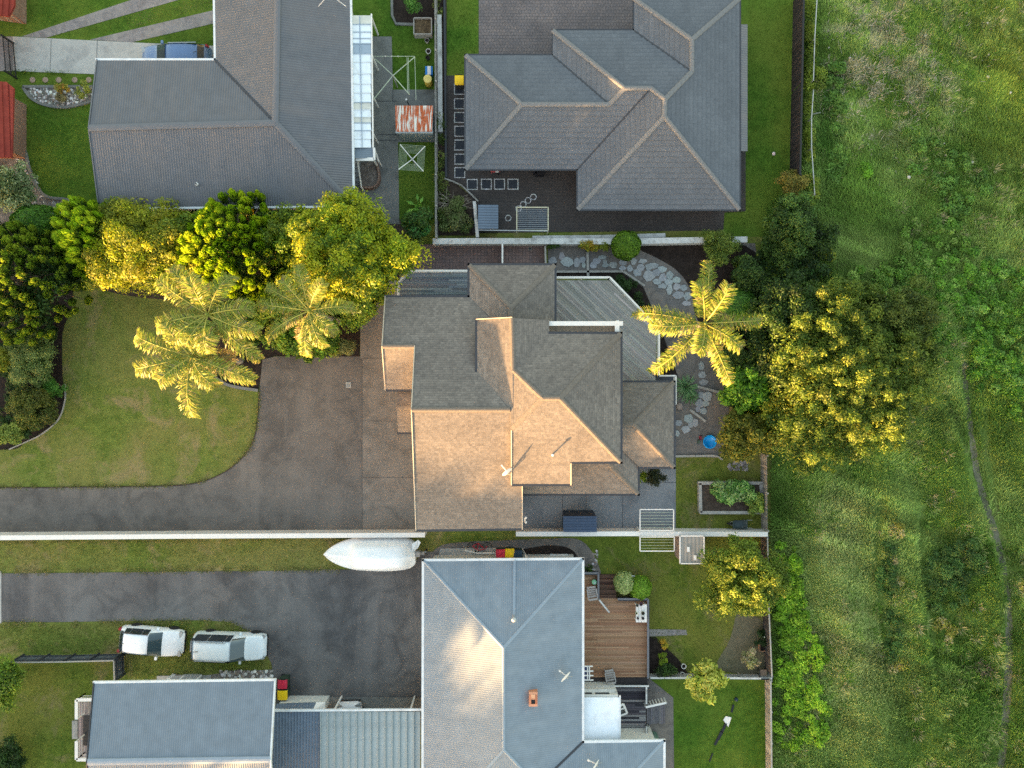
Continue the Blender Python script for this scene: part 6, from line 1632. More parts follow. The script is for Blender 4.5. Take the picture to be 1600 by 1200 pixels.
# ---- far left bed
ball('shrub', 'clipped dome shrub above the dark conifer at the left', 60, 352, 38, 32, 2.6, [S(72, 114, 28), S(86, 128, 34), S(60, 98, 24)], 9000, .085)
tree('shrub', 'silvery grey-green shrub below the red-tiled roof', 18, 290, 46, 2.6, GS, 'shrub', 6000, .2, 34, .5, ry=44, aspect=.38)
tree('shrub', 'soft grey-green feathery shrub left of the big lawn', 52, 565, 46, 2.6, [S(104, 122, 62), S(122, 138, 78), S(86, 106, 50)], 'shrub', 11000, .16, 46, .42, ry=48, aspect=.22)
tree('shrub', 'dense dark olive dome shrub at the lower left bed', 52, 636, 44, 2.2, [S(84, 92, 34), S(104, 108, 40), S(66, 78, 28)], 'shrub', 10000, .13, 60, .3, ry=36, fill=(.7, .92))
tree('shrub', 'light yellow-green shrub at the lower left lawn corner', 12, 678, 30, 1.5, [S(134, 146, 66), S(118, 134, 54)], 'shrub', 4500, .13, 26, .3, ry=20)
tree('shrub', 'yellow-tinged shrub at the left edge beside the feathery shrub', 4, 560, 22, 2.4, [S(146, 148, 40), S(128, 134, 36)], 'shrub', 2500, .16, 16, .35)
tree('shrub', 'small round-leaved green shrub at the lawn edge beside the olive dome', 86, 604, 18, 1.2, [S(72, 116, 40), S(90, 132, 50)], 'shrub', 2200, .14, 16, .25)
tree('broadleaf_tree', 'green tree at the left edge beside the slate-grey fence', 12, 1066, 28, 3.2, G1, n=5000, leaf=.2, k=26, ry=42, cr=.5)
tree('shrub', 'dark flowering shrub in the bottom left corner', 16, 1184, 32, 1.8, GD + G2[:1], 'shrub', 5000, .16, 28, .4)
tree('shrub', 'orange-tinged low shrub in the small white-stone bed', 100, 140, 16, .7, [S(172, 150, 50), S(140, 138, 50), S(160, 120, 50)], 'shrub', 1600, .1, 14, .16, ry=11, branch=False)
tree('shrub', 'yellow-green low shrub in the white-stone bed near the roof', 131, 143, 14, .8, [S(142, 148, 62), S(120, 130, 56)], 'shrub', 1800, .1, 14, .16, branch=False)
tree('shrub', 'sprawling brown-leaved shrub over the white stones', 98, 153, 14, .5, [S(140, 122, 82), S(120, 108, 70), S(150, 140, 90)], 'shrub', 900, .1, 12, .16, ry=9, branch=False)
# ---- palms
PC = [S(122, 144, 46), S(142, 156, 54), S(100, 128, 40), S(164, 162, 80)]
palm('palm_tree', 'sunlit palm standing alone right of the diagonal-board deck', W(1100, 506, 7.2) - Vector((0, 0, 7.2)), 6.8, [(90, 3.7, 40), (101, 2.3, 58), (168, 3.9, 30), (190, 3.1, 45), (228, 3.9, 26), (290, 3.8, 28), (328, 2.5, 50), (2, 3.5, 34), (60, 2.2, 66), (255, 1.8, 66)], PC, .66)
PC2 = [S(136, 152, 58), S(154, 164, 64), S(116, 138, 50), S(176, 172, 86)]
palm('palm_tree', 'lower left sunlit palm over the big lawn', W(300, 557, 7.4) - Vector((0, 0, 7.4)), 7.0, [(265, 3.4, 28), (196, 3.4, 30), (163, 3.6, 34), (340, 3.7, 30), (305, 2.2, 52), (120, 2.2, 58), (225, 2.2, 54), (40, 2.0, 60)], PC2, .74)
palm('palm_tree', 'upper left sunlit palm beside the hedge-row conifers', W(326, 492, 7.8) - Vector((0, 0, 7.8)), 7.4, [(120, 3.3, 38), (146, 3.4, 34), (190, 3.0, 40), (215, 2.4, 48), (10, 2.6, 40), (335, 3.0, 36), (270, 2.2, 55), (60, 2.6, 50), (318, 3.6, 28), (100, 2.0, 64), (240, 2.2, 50)], PC2, .74)
palm('palm_tree', 'small sunlit palm left of the driveway corner', W(484, 486, 7.0) - Vector((0, 0, 7.0)), 6.6, [(150, 2.9, 34), (172, 3.0, 36), (205, 3.0, 30), (264, 2.6, 34), (285, 2.2, 44), (10, 2.6, 36), (95, 2.6, 50), (125, 2.2, 54), (320, 2.0, 50), (60, 1.8, 62)], PC2, .55)
bladeplant('flax_plant', 'pale spiky flax beside the white railing step', 1070, 605, 20, 90, [S(110, 148, 96), S(92, 132, 80), S(132, 164, 112)], w=.035)
bladeplant('flax_plant', 'smaller spiky flax below the first, by the pinkish boulder', 1078, 620, 13, 60, [S(116, 150, 98), S(98, 136, 84)], w=.03)
bladeplant('banana_plant', 'broad-leaved banana plant below the small rotary clothesline', 656, 326, 22, 9, [S(128, 172, 70), S(112, 158, 60)], w=.14, el=(35, 65))
tree('shrub', 'dark green bush under the banana plant', 655, 350, 27, 1.8, G2 + [S(60, 110, 50)], 'shrub', 5500, .17, 28, .4, ry=25)
tree('shrub', 'leafy bush in the dark bed at the top beside the compost box', 648, 6, 15, 1.2, [S(72, 118, 44), S(90, 132, 56)], 'shrub', 2200, .14, 16, .28)
tree('shrub', 'twiggy green scrub left of the short white wall', 714, 338, 26, .9, [S(92, 104, 56), S(74, 92, 44), S(110, 116, 72)], 'shrub', 5000, .13, 30, .3, ry=32)
# dry twigs over that scrub
def twigs(name, label, px, py, rpx, n, h, mat, cat='dead branches', z=.3, rr=.02, spread=.6):
    o = thing(name, label, cat, W(px, py)); c = W(px, py); m = MB()
    for i in range(n):
        a = random.uniform(0, 6.28) if spread > .5 else random.gauss(0, spread) ; l = rpx * PX * random.uniform(.5, 1.1)
        s = c + Vector((random.uniform(-.2, .2), random.uniform(-.2, .2), z * .3)); d = Vector((math.cos(a), math.sin(a), 0))
        e = s + d * l + Vector((0, 0, h * random.uniform(.3, 1))); md = s.lerp(e, .5) + Vector((random.uniform(-.15, .15), random.uniform(-.15, .15), h * .3))
        m.tube([s, md, e], [rr, rr * .7, rr * .3], 4, False)
        for _ in range(3):
            q = s.lerp(e, random.uniform(.4, .9)); m.tube([q, q + Vector((random.uniform(-1, 1), random.uniform(-1, 1), random.uniform(0, .5))) * l * .28], [rr * .5, rr * .2], 4, False)
    m.build('twigs', mat, o, kind='stuff'); return o
twigs('dead_branches', 'pale dead branches lying over the scrub left of the short white wall', 708, 322, 30, 26, .9, M['deadwood'], rr=.022)
twigs('dead_branches', 'bare grey branches reaching out right of the lone palm', 1205, 512, 26, 10, 1.6, M['deadwood'], z=3.2, rr=.035)
twigs('dead_branches', 'tangled dead bush in the field near the dirt trail', 1532, 1042, 16, 30, .5, plain('brush_brown', S(128, 104, 92), .95, .2, 6), rr=.02)
twigs('dead_branches', 'grey dead brush at the bottom of the field', 1412, 1160, 24, 30, .4, plain('brush_grey', S(150, 142, 130), .95, .2, 6), rr=.02)
twigs('dead_branches', 'dead twigs half buried in the field right of the bright weeds', 1357, 1012, 18, 18, .4, M['deadwood'], rr=.018)
# ---- central / east garden
ball('shrub', 'round clipped green shrub against the pale boundary wall', 978, 384, 23, 23, 1.9, [S(88, 122, 24), S(106, 138, 32), S(72, 104, 20)], 5500, .075)
tree('shrub', 'orange-yellow flowering shrub beside the round clipped shrub', 920, 384, 22, .9, [S(176, 150, 40), S(130, 136, 40), S(150, 120, 40), S(110, 126, 40)], 'shrub', 3000, .11, 26, .2, ry=8)
tree('shrub', 'small dark green shrub at the left end of the flagstone path', 866, 382, 11, .7, G2, 'shrub', 1400, .1, 14, .15, ry=7)
tree('shrub', 'yellow-green low shrub left of the round clipped shrub', 943, 383, 13, .8, [S(140, 146, 46), S(120, 134, 42)], 'shrub', 1600, .1, 14, .18, ry=8)
tree('shrub', 'rounded olive shrub at the east end of the pale wall', 1123, 384, 29, 2.2, [S(86, 104, 36), S(104, 118, 44), S(70, 90, 30)], 'shrub', 7000, .12, 50, .3, fill=(.7, .92))
tree('shrub', 'dark leafy shrub right of the palm top fronds', 1168, 432, 28, 2.4, GD + G2, 'shrub', 5500, .15, 32, .4)
ball('shrub', 'dome-shaped green shrub half under the right palm frond', 1148, 476, 34, 27, 2.2, [S(70, 112, 32), S(84, 126, 38), S(58, 96, 28)], 8000, .085)
tree('shrub', 'dark olive shrub below the right palm frond', 1140, 560, 34, 2.2, [S(66, 84, 30), S(80, 98, 36), S(52, 72, 26)], 'shrub', 6500, .14, 38, .4)
tree('shrub', 'bright glossy-leaved bush beside the lower flagstones', 1168, 606, 44, 3.0, [S(80, 124, 26), S(104, 150, 34), S(60, 98, 24), S(128, 166, 50)], 'shrub', 6500, .26, 60, .38, ry=42)
tree('shrub', 'broad olive bush over the blue pool', 1164, 682, 54, 3.2, [S(104, 106, 34), S(124, 122, 40), S(84, 92, 30)], 'shrub', 9500, .2, 100, .34, ry=40)
tree('shrub', 'dark green planting between the deck rail and timber edging', 968, 447, 26, .9, GD + [S(60, 88, 40)], 'shrub', 3500, .14, 26, .25, ry=14)
tree('shrub', 'low dark planting along the slanted deck rail', 1005, 480, 18, .9, G2 + GD, 'shrub', 2600, .14, 18, .25, ry=22)
tree('shrub', 'dark purple-green bush by the patio corner', 1023, 745, 17, 1.5, [S(40, 50, 24), S(54, 62, 28), S(32, 40, 22)], 'shrub', 3500, .11, 30, .22)
tree('shrub', 'small lime-green shrub against the shingle eave', 1004, 748, 9, .8, [S(128, 148, 40), S(110, 132, 36)], 'shrub', 1000, .11, 10, .15, ry=14)
tree('vegetable_plants', 'leafy vegetable plants spilling over the raised bed', 1146, 768, 42, .95, [S(108, 150, 70), S(86, 130, 56), S(134, 168, 92), S(150, 170, 110)], 'plants', 4200, .2, 40, .28, ry=16, branch=False)
tree('vegetable_plants', 'pale leafy plant at the right end of the raised bed', 1180, 787, 16, .8, [S(142, 160, 70), S(116, 144, 60)], 'plants', 1600, .18, 14, .25, branch=False)
# ---- big tree and edge trees
tree('broadleaf_tree', 'huge spreading olive tree with golden-lit top beside the field', 1324, 596, 140, 5.9, [S(80, 102, 30), S(96, 114, 36), S(64, 86, 26), S(112, 124, 42)], n=100000, leaf=.165, k=560, cr=.36, ry=160, rz=1.9, fill=(.2, .98), aspect=.4, tint=.3)
tree('broadleaf_tree', 'dark tree on the upper left side of the huge olive tree', 1228, 490, 58, 4.2, GD + G2, n=14000, leaf=.17, k=80, cr=.42, ry=66)
tree('broadleaf_tree', 'dark tree on the upper right side of the huge olive tree', 1405, 505, 66, 4.6, [S(78, 92, 34), S(94, 108, 42), S(60, 78, 28)], n=16000, leaf=.17, k=90, cr=.42, ry=72)
tree('broadleaf_tree', 'dark green tree below the end of the black fence', 1236, 348, 38, 3.2, G2 + [S(80, 112, 50)], n=12000, leaf=.17, k=70, cr=.38, ry=52)
tree('shrub', 'brown-tinged bush at the end of the black fence', 1238, 284, 24, 1.8, [S(112, 108, 44), S(94, 98, 40), S(130, 120, 54)], 'shrub', 4000, .13, 28, .3, ry=24)
tree('shrub', 'dark bush right of the dark green tree by the field', 1285, 372, 26, 2.0, GD + G2, 'shrub', 4500, .16, 28, .38, ry=32)
tree('shrub', 'mid-green bush below the dark green tree', 1215, 395, 26, 1.9, G2, 'shrub', 4500, .15, 28, .36)
tree('shrub', 'tall dark bush between the palm and the huge olive tree', 1200, 560, 40, 3.4, GD + G2 + GO[2:], 'shrub', 11000, .17, 60, .4, ry=60)
tree('shrub', 'olive bush joining the huge olive tree to the glossy-leaved bush', 1222, 640, 40, 3.4, GO + G2[:1], 'shrub', 11000, .17, 60, .4, ry=56)
tree('shrub', 'ragged green bush above the huge olive tree', 1320, 462, 60, 3.0, [S(84, 104, 34), S(100, 118, 42), S(66, 88, 28)], 'shrub', 13000, .17, 70, .38, ry=34)
tree('broadleaf_tree', 'dense green tree with a yellow-lit crown in the dry back lawn corner', 1160, 902, 74, 4.8, [S(92, 112, 32), S(110, 128, 40), S(76, 98, 28), S(128, 140, 48)], n=26000, leaf=.17, k=150, cr=.38, ry=66)
tree('broadleaf_tree', 'pale yellow-green young tree over the low dividing fence', 1100, 1060, 30, 3.4, [S(160, 168, 66), S(178, 180, 84), S(138, 154, 56)], n=3200, leaf=.28, k=30, cr=.36, ry=36, tint=.2)
ball('shrub', 'clipped pale variegated ball bush beside the brown deck', 974.5, 910, 15.5, 18, 1.5, [S(158, 176, 104), S(180, 190, 128), S(132, 154, 84)], 3500)
ball('shrub', 'clipped bright green ball bush beside the brown deck', 1000, 918, 18, 19, 1.3, [S(118, 158, 44), S(132, 170, 52), S(104, 142, 38)], 4500, .065)
tree('shrub', 'small round dark bush at the blue-grey house corner', 921, 888, 7, .8, G2, 'shrub', 1300, .08, 16, .1)
tree('shrub', 'orange-tipped narrow shrub below the concrete garden path', 1037, 1005, 6, .7, [S(186, 150, 46), S(150, 146, 44)], 'shrub', 900, .1, 10, .12, ry=10, branch=False)
tree('shrub', 'yellow-green narrow shrub left of the pale-leaved tree', 1036, 1028, 7, .7, [S(124, 142, 34), S(104, 126, 30)], 'shrub', 1200, .1, 12, .14, ry=14, branch=False)
tree('shrub', 'dark low shrub above the low dividing fence', 1040, 1046, 20, .8, GD + G2, 'shrub', 2600, .13, 24, .22, ry=9)
tree('shrub', 'bleached pinkish shrub on the bare patch of the back lawn', 1172, 1028, 16, 1.1, [S(176, 158, 126), S(150, 142, 104), S(136, 138, 84)], 'shrub', 1600, .15, 18, .22)
tree('shrub', 'dark low plants under the dark fence in the back lawn corner', 1190, 996, 12, .6, GD, 'shrub', 1500, .12, 14, .16, ry=14, branch=False)

# ================================================================== rough field on the right
class VN:
    """vectorised value noise"""
    def __init__(s, seed): s.g = np.random.default_rng(seed).random((256, 256))
    def __call__(s, x, y, f):
        x = np.asarray(x) * f + 300; y = np.asarray(y) * f + 300
        i = np.floor(x).astype(int); j = np.floor(y).astype(int); u = x - i; v = y - j
        u = u * u * (3 - 2 * u); v = v * v * (3 - 2 * v); g = s.g
        a = g[i % 256, j % 256]; b = g[(i + 1) % 256, j % 256]; c = g[i % 256, (j + 1) % 256]; d = g[(i + 1) % 256, (j + 1) % 256]
        return (a * (1 - u) + b * u) * (1 - v) + (c * (1 - u) + d * u) * v
n1, n2, n3, n4 = VN(1), VN(2), VN(3), VN(4)
def X_(px): return (px - 800) * PX
def Y_(py): return (600 - py) * PX
TRAIL = [W(x, y) for x, y in curve([(1504, 560), (1508, 620), (1516, 690), (1530, 760), (1550, 820), (1565, 880), (1571, 960), (1572, 1040), (1568, 1120), (1558, 1220), (1550, 1300)], 5)]
TX = np.array([p.x for p in TRAIL]); TY = np.array([p.y for p in TRAIL])
def rut(pts):
    w = [W(a, b) for a, b in curve(pts, 5)]
    return (np.array([p.x for p in w]), np.array([-p.y for p in w]), w[0].y, w[-1].y)
RUTS = [rut([(1470, 620), (1490, 670), (1512, 720), (1530, 780), (1555, 850), (1562, 900)]), rut([(1535, 640), (1538, 700), (1548, 760), (1562, 830), (1576, 900)]), rut([(1372, 780), (1368, 860), (1376, 940), (1382, 1040)]), rut([(1440, 790), (1436, 870), (1448, 960), (1462, 1060)])]
def left_edge(y):
    """field boundary x for world y"""
    py = 600 - np.asarray(y) / PX
    return np.interp(py, [-400, 270, 330, 400, 690, 720, 1400], [X_(1259), X_(1257), X_(1200), X_(1186), X_(1190), X_(1204), X_(1210)])
def hf(x, y):
    x = np.asarray(x, float); y = np.asarray(y, float)
    fade = np.clip((x - left_edge(y)) / 2.0, 0, 1)
    h = .6 * n1(x, y, .16) + .6 * n2(x, y, .5) + .3 * n3(x, y, 1.2)
    # long furrows running roughly north-south
    ph = x * 1.0 + .25 * y
    h += .3 * np.sin(ph * 1.1 + 3 * n4(x, y, .07)) * np.clip((-y + 3) / 8, 0, 1)
    tx = np.interp(-y, -TY, TX)
    near = np.exp(-((x - tx) / .45) ** 2) * (y < Y_(540))
    for dx in RUTS:
        rx_ = np.interp(-y, dx[1], dx[0]); h = h * (1 - .8 * np.exp(-((x - rx_) / .3) ** 2) * ((y < dx[2]) & (y > dx[3])))
    return fade * (h * .6) * (1 - .75 * near) + .02
sp = .32
gx = np.arange(X_(1180), 62, sp); gy = np.arange(-48, 48, sp)
GX, GY_ = np.meshgrid(gx, gy, indexing='ij')
LE = left_edge(GY_); GXc = np.maximum(GX, LE)
GZ = hf(GXc, GY_)
v = np.stack([GXc, GY_, GZ], -1).reshape(-1, 3)
nx, ny = len(gx), len(gy)
idx = np.arange(nx * ny).reshape(nx, ny)
q = np.stack([idx[:-1, :-1], idx[1:, :-1], idx[1:, 1:], idx[:-1, 1:]], -1).reshape(-1, 4)
keep = (GX[1:, :-1].reshape(-1) > LE[1:, :-1].reshape(-1)); q = q[keep]
me = bpy.data.meshes.new('field'); me.from_pydata(v.tolist(), [], q.tolist()); me.materials.append(M['field'])
me.polygons.foreach_set('use_smooth', [True] * len(me.polygons))
tag(put('field', me), kind='structure')
rows = []
for i, p in enumerate(TRAIL):
    w = .17 + .1 * (i / len(TRAIL)) + .07 * mnoise.noise(Vector((i * .7, 0, 0)))
    rows.append([Vector((p.x + s * w, p.y, float(hf(p.x + s * w, p.y)) + .035)) for s in (-1, -.4, .4, 1)])
m = MB(); m.grid(rows); tag(m.build('trail', M['trail'], smooth=True), kind='structure')

def blades(name, label, x, y, z, L, col, wid=.02, lean=.6, mat=None, dirs=None, cat='grass'):
    n = len(x); c = np.stack([x, y, z], 1)
    az = RNG.uniform(0, 2 * np.pi, n) if dirs is None else dirs + RNG.normal(size=n) * .45
    le = lean * RNG.uniform(.4, 1.5, n)
    d = unit(np.stack([np.cos(az) * le, np.sin(az) * le, np.ones(n)], 1))
    s = unit(np.stack([-np.sin(az), np.cos(az), RNG.normal(size=n) * .3], 1))
    a = d * (L * .5)[:, None]
    return tag(put(name, leaf_mesh(name, c + a, a, s * wid * RNG.uniform(.6, 1.4, n)[:, None], col, mat or M['grass'])), label, cat, kind='stuff')
def pmix(w, a, b): return a * (1 - w[:, None]) + b * w[:, None]
NB = 250000
x = RNG.uniform(X_(1186), X_(1625), NB); y = RNG.uniform(Y_(1225), Y_(-25), NB)
k = x > left_edge(y) + .05; x, y = x[k], y[k]
tx = np.interp(-y, -TY, TX); k = ~((np.abs(x - tx) < .24) & (y < Y_(570)) & (RNG.random(len(x)) < .85)); x, y = x[k], y[k]
rk = np.zeros(len(x), bool)
for dx in RUTS: rk |= (np.abs(x - np.interp(-y, dx[1], dx[0])) < .26) & (y < dx[2]) & (y > dx[3])
k = ~(rk & (RNG.random(len(x)) < .85)); x, y = x[k], y[k]
px_ = 800 + x / PX; py_ = 600 - y / PX
A_ = np.array(S(118, 148, 68)); B_ = np.array(S(154, 176, 98)); C_ = np.array(S(84, 118, 48)); E_ = np.array(S(184, 192, 126))
w1 = np.clip((n1(x, y, .35) - .35) * 2.4, 0, 1); w2 = np.clip((n2(x, y, .9) - .45) * 2.5, 0, 1); w3 = np.clip((n3(x, y, .2) - .52) * 3, 0, 1)
col = pmix(w1, np.broadcast_to(A_, (len(x), 3)), np.broadcast_to(B_, (len(x), 3)))
col = pmix(w2 * .55, col, np.broadcast_to(C_, col.shape))
pale = np.clip(1 - np.hypot((px_ - 1330) / 110, (py_ - 1020) / 260), 0, 1) + np.clip(1 - np.hypot((px_ - 1300) / 60, (py_ - 820) / 100), 0, 1)
col = pmix(np.clip(pale * .9, 0, .75), col, np.broadcast_to(E_, col.shape))
dry = np.clip(1.15 - np.hypot((px_ - 1385) / 115, (py_ - 95) / 135), 0, 1) * (n2(x, y, 1.3) > .58)
col = pmix(np.clip(dry * 1.2, 0, .6), col, np.broadcast_to(np.array(S(176, 168, 142)), col.shape))
warm = np.clip((px_ - 1480) / 120, 0, 1) * np.clip((330 - py_) / 200, 0, 1)
col = pmix(warm * .7, col, np.broadcast_to(np.array(S(150, 158, 66)), col.shape))
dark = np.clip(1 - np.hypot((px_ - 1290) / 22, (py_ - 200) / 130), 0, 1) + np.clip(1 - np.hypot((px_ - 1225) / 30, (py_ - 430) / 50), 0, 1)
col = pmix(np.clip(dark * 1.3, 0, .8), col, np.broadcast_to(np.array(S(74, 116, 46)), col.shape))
col = col * RNG.uniform(.72, 1.28, len(x))[:, None]
flow = 1.9 + 1.3 * (n1(x, y, .08) - .5) + .9 * (n2(x, y, .3) - .5)
sk = n3(x * np.cos(1.9) * 3.0 - y * np.sin(1.9) * 3.0, x * .35 + y * .35, .55)
col = col * (.72 + .72 * sk)[:, None]
L = .24 + .5 * n4(x, y, .5) * RNG.uniform(.4, 1.2, len(x)) - .16 * warm
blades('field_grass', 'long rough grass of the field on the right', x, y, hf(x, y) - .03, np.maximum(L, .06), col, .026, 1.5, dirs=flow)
# tussocks: radiating tufts that break up the sward
nt = 1500; cx_ = RNG.uniform(X_(1215), X_(1615), nt); cy_ = RNG.uniform(Y_(1215), Y_(-15), nt); k = (cx_ > left_edge(cy_) + .5) & (n1(cx_, cy_, .25) > .42); cx_, cy_ = cx_[k], cy_[k]
per = 34; ii = np.repeat(np.arange(len(cx_)), per); x = cx_[ii] + RNG.normal(size=len(ii)) * .09; y = cy_[ii] + RNG.normal(size=len(ii)) * .09
dirs_ = np.arctan2(y - cy_[ii], x - cx_[ii]); tp = np.asarray([S(112, 146, 62), S(142, 168, 86), S(84, 122, 46), S(170, 178, 116), S(178, 170, 130)])
tc = tp[RNG.integers(0, len(tp), len(cx_))][ii] * RNG.uniform(.75, 1.25, len(ii))[:, None]
blades('grass_tussocks', 'coarse tussocks scattered through the field', x, y, hf(x, y), RNG.uniform(.25, .6, len(ii)), tc, .02, 1.1, dirs=dirs_)
# seeding stalks and dry weeds
n = 6000; x = RNG.normal(X_(1380), 60 * PX, n); y = RNG.normal(Y_(95), 68 * PX, n); k = (x > left_edge(y) + .8) & (n2(x, y, 1.3) * .5 + n3(x, y, 2.6) * .5 > .52); x, y = x[k], y[k]
blades('dry_weeds', 'bleached dry weeds at the top of the field', x, y, hf(x, y), RNG.uniform(.25, .55, len(x)), np.array(S(190, 182, 162)) * RNG.uniform(.7, 1.25, len(x))[:, None], .022, 1.2)
# weed patches: leafy mass nobody could count
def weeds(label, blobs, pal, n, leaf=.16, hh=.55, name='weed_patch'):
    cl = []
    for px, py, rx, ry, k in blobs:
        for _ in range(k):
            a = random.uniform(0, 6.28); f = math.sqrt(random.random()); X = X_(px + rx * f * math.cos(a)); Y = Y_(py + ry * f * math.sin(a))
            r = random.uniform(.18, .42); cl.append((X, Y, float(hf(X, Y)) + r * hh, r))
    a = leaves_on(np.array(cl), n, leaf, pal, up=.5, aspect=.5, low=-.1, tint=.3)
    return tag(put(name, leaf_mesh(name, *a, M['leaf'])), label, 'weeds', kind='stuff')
BW = [S(126, 166, 36), S(106, 148, 32), S(146, 178, 52), S(88, 126, 28)]
weeds('bright yellow-green weeds outside the dark back fence', [(1225, 900, 22, 60, 60), (1232, 960, 26, 50, 60), (1250, 1040, 36, 60, 90), (1262, 1120, 30, 40, 40), (1230, 1100, 24, 70, 40)], BW, 26000)
weeds('dense bright green weeds at the right edge of the field', [(1560, 500, 60, 90, 170), (1595, 600, 40, 60, 70), (1500, 440, 50, 50, 70), (1540, 580, 30, 40, 30)], [S(86, 130, 34), S(104, 148, 44), S(70, 112, 30), S(118, 152, 70)], 34000)
weeds('low mixed weeds above the huge olive tree', [(1420, 440, 60, 40, 50), (1350, 440, 30, 20, 18), (1470, 500, 30, 70, 40), (1450, 380, 50, 40, 40)], [S(82, 122, 38), S(104, 140, 50), S(124, 148, 70)], 14000)
weeds('dark green long weeds in the upper middle of the field', [(1490, 290, 44, 50, 40), (1440, 260, 30, 40, 16), (1300, 200, 14, 110, 50)], [S(88, 124, 48), S(104, 138, 58), S(76, 110, 42)], 9000, .2, .5)
weeds('dark brambles in the middle of the lower field', [(1468, 905, 30, 55, 50), (1385, 985, 14, 40, 18), (1378, 880, 14, 50, 20), (1500, 870, 20, 30, 14)], [S(66, 98, 42), S(82, 112, 52), S(56, 84, 36)], 12000, .15, .9)
weeds('olive and straw-coloured weeds along the field furrows', [(1390, 830, 18, 12, 8), (1385, 880, 10, 10, 6), (1400, 1040, 14, 10, 7), (1390, 905, 14, 10, 7), (1470, 980, 16, 20, 9), (1600, 910, 12, 20, 8)], [S(150, 144, 60), S(164, 152, 112), S(130, 136, 50)], 3600, .12, .3)
weeds('yellow-green hedge weeds behind the black fence', [(1262, 60, 3, 70, 30), (1261, 180, 3, 80, 34), (1262, 300, 8, 40, 18), (1275, 130, 6, 20, 6)], [S(140, 150, 50), S(120, 136, 46), S(104, 124, 40)], 7500, .12, 1.0)
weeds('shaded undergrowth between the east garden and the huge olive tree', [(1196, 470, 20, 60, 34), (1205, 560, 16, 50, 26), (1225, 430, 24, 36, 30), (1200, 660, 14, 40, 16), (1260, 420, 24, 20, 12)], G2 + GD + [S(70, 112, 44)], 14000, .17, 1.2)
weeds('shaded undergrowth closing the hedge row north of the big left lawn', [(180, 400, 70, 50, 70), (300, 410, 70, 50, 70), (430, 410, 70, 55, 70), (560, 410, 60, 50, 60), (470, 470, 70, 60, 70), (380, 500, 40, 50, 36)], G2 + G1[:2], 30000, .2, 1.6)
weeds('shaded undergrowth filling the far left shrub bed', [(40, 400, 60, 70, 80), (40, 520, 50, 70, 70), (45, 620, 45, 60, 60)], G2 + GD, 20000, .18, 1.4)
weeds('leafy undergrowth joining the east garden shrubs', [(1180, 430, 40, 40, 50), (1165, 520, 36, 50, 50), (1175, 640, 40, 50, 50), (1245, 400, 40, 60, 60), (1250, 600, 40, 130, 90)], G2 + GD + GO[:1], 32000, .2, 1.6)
weeds('single bright green weed clump in the upper field', [(1344, 269, 9, 9, 9)], [S(110, 156, 40), S(96, 142, 36)], 1100)
weeds('small green weeds growing along the mottled ledge', [(688, 230, 4, 40, 14), (686, 190, 3, 20, 6), (685, 10, 6, 18, 8), (690, 300, 8, 50, 22)], [S(92, 112, 48), S(120, 128, 60), S(76, 98, 40)], 3500, .11)
# scattered white rubbish / flower heads in the field
m = CMB()
for _ in range(26):
    px, py = random.choice(((1500, 60), (1540, 90), (1450, 230), (1300, 60), (1590, 450))); X, Y = X_(px + random.gauss(0, 40)), Y_(py + random.gauss(0, 40)); r = random.uniform(.05, .13)
    if X < X_(1275): continue
    m.lathe([(r, 0), (r * .8, .05), (r * .3, .09)], 6, (X, Y, float(hf(X, Y)) + .1)); m.col(jit(S(196, 188, 178), .15))
tag(m.build('pale_stones', M['stone']), 'small pale stones scattered in the upper field', 'stones', kind='stuff')

# ================================================================== short lawn grass (stuff)
def inpoly(px, py, poly):
    r = np.zeros(len(px), bool); n = len(poly)
    for i in range(n):
        x1, y1 = poly[i]; x2, y2 = poly[(i + 1) % n]
        c = ((y1 > py) != (y2 > py)) & (px < (x2 - x1) * (py - y1) / ((y2 - y1) if y2 != y1 else 1e-9) + x1); r ^= c
    return r
def turf(label, poly, dens, pal, L=.06):
    xs = [p[0] for p in poly]; ys = [p[1] for p in poly]
    n = int((max(xs) - min(xs)) * (max(ys) - min(ys)) * PX * PX * dens)
    px = RNG.uniform(min(xs), max(xs), n); py = RNG.uniform(min(ys), max(ys), n); k = inpoly(px, py, poly); px, py = px[k], py[k]
    x, y = X_(px), Y_(py); pal = np.asarray(pal)
    w = np.clip((n1(x, y, .3) - .3) * 2.2, 0, 1); w2 = np.clip((n2(x, y, .7) - .5) * 3, 0, 1)
    col = pmix(w, np.broadcast_to(pal[0], (len(x), 3)), np.broadcast_to(pal[1], (len(x), 3))); col = pmix(w2 * .6, col, np.broadcast_to(pal[2], col.shape))
    col = col * RNG.uniform(.75, 1.3, len(x))[:, None]
    blades('lawn_grass', label, x, y, np.full(len(x), .02), L * RNG.uniform(.5, 1.4, len(x)), col, .014, 1.1)
DRYP = [S(98, 118, 46), S(128, 136, 64), S(158, 142, 96)]
GRNP = [S(66, 106, 28), S(90, 124, 40), S(116, 132, 52)]
MIDP = [S(86, 114, 38), S(114, 128, 50), S(138, 130, 72)]
turf('short yellowish grass of the big left lawn', [(112, 480), (200, 466), (318, 478), (318, 560), (340, 592), (404, 611)] + [e for e in EDGE[::-1] if e[0] > -20] + [(-20, 762), (-20, 706), (40, 690), (95, 655), (102, 620), (98, 520)], 150, DRYP, .05)
turf('dry grass strip south of the long white wall', [(-20, 846), (640, 842), (660, 862), (600, 889), (505, 887), (-20, 893)], 200, [S(96, 108, 48), S(118, 118, 62), S(148, 132, 96)], .07)
turf('rough grass under the parked hatchback and van', [(-20, 976), (320, 972), (360, 976), (405, 1005), (424, 1045), (300, 1052), (200, 1060), (198, 1020), (-20, 1020)], 230, [S(86, 104, 44), S(114, 120, 60), S(142, 130, 92)], .1)
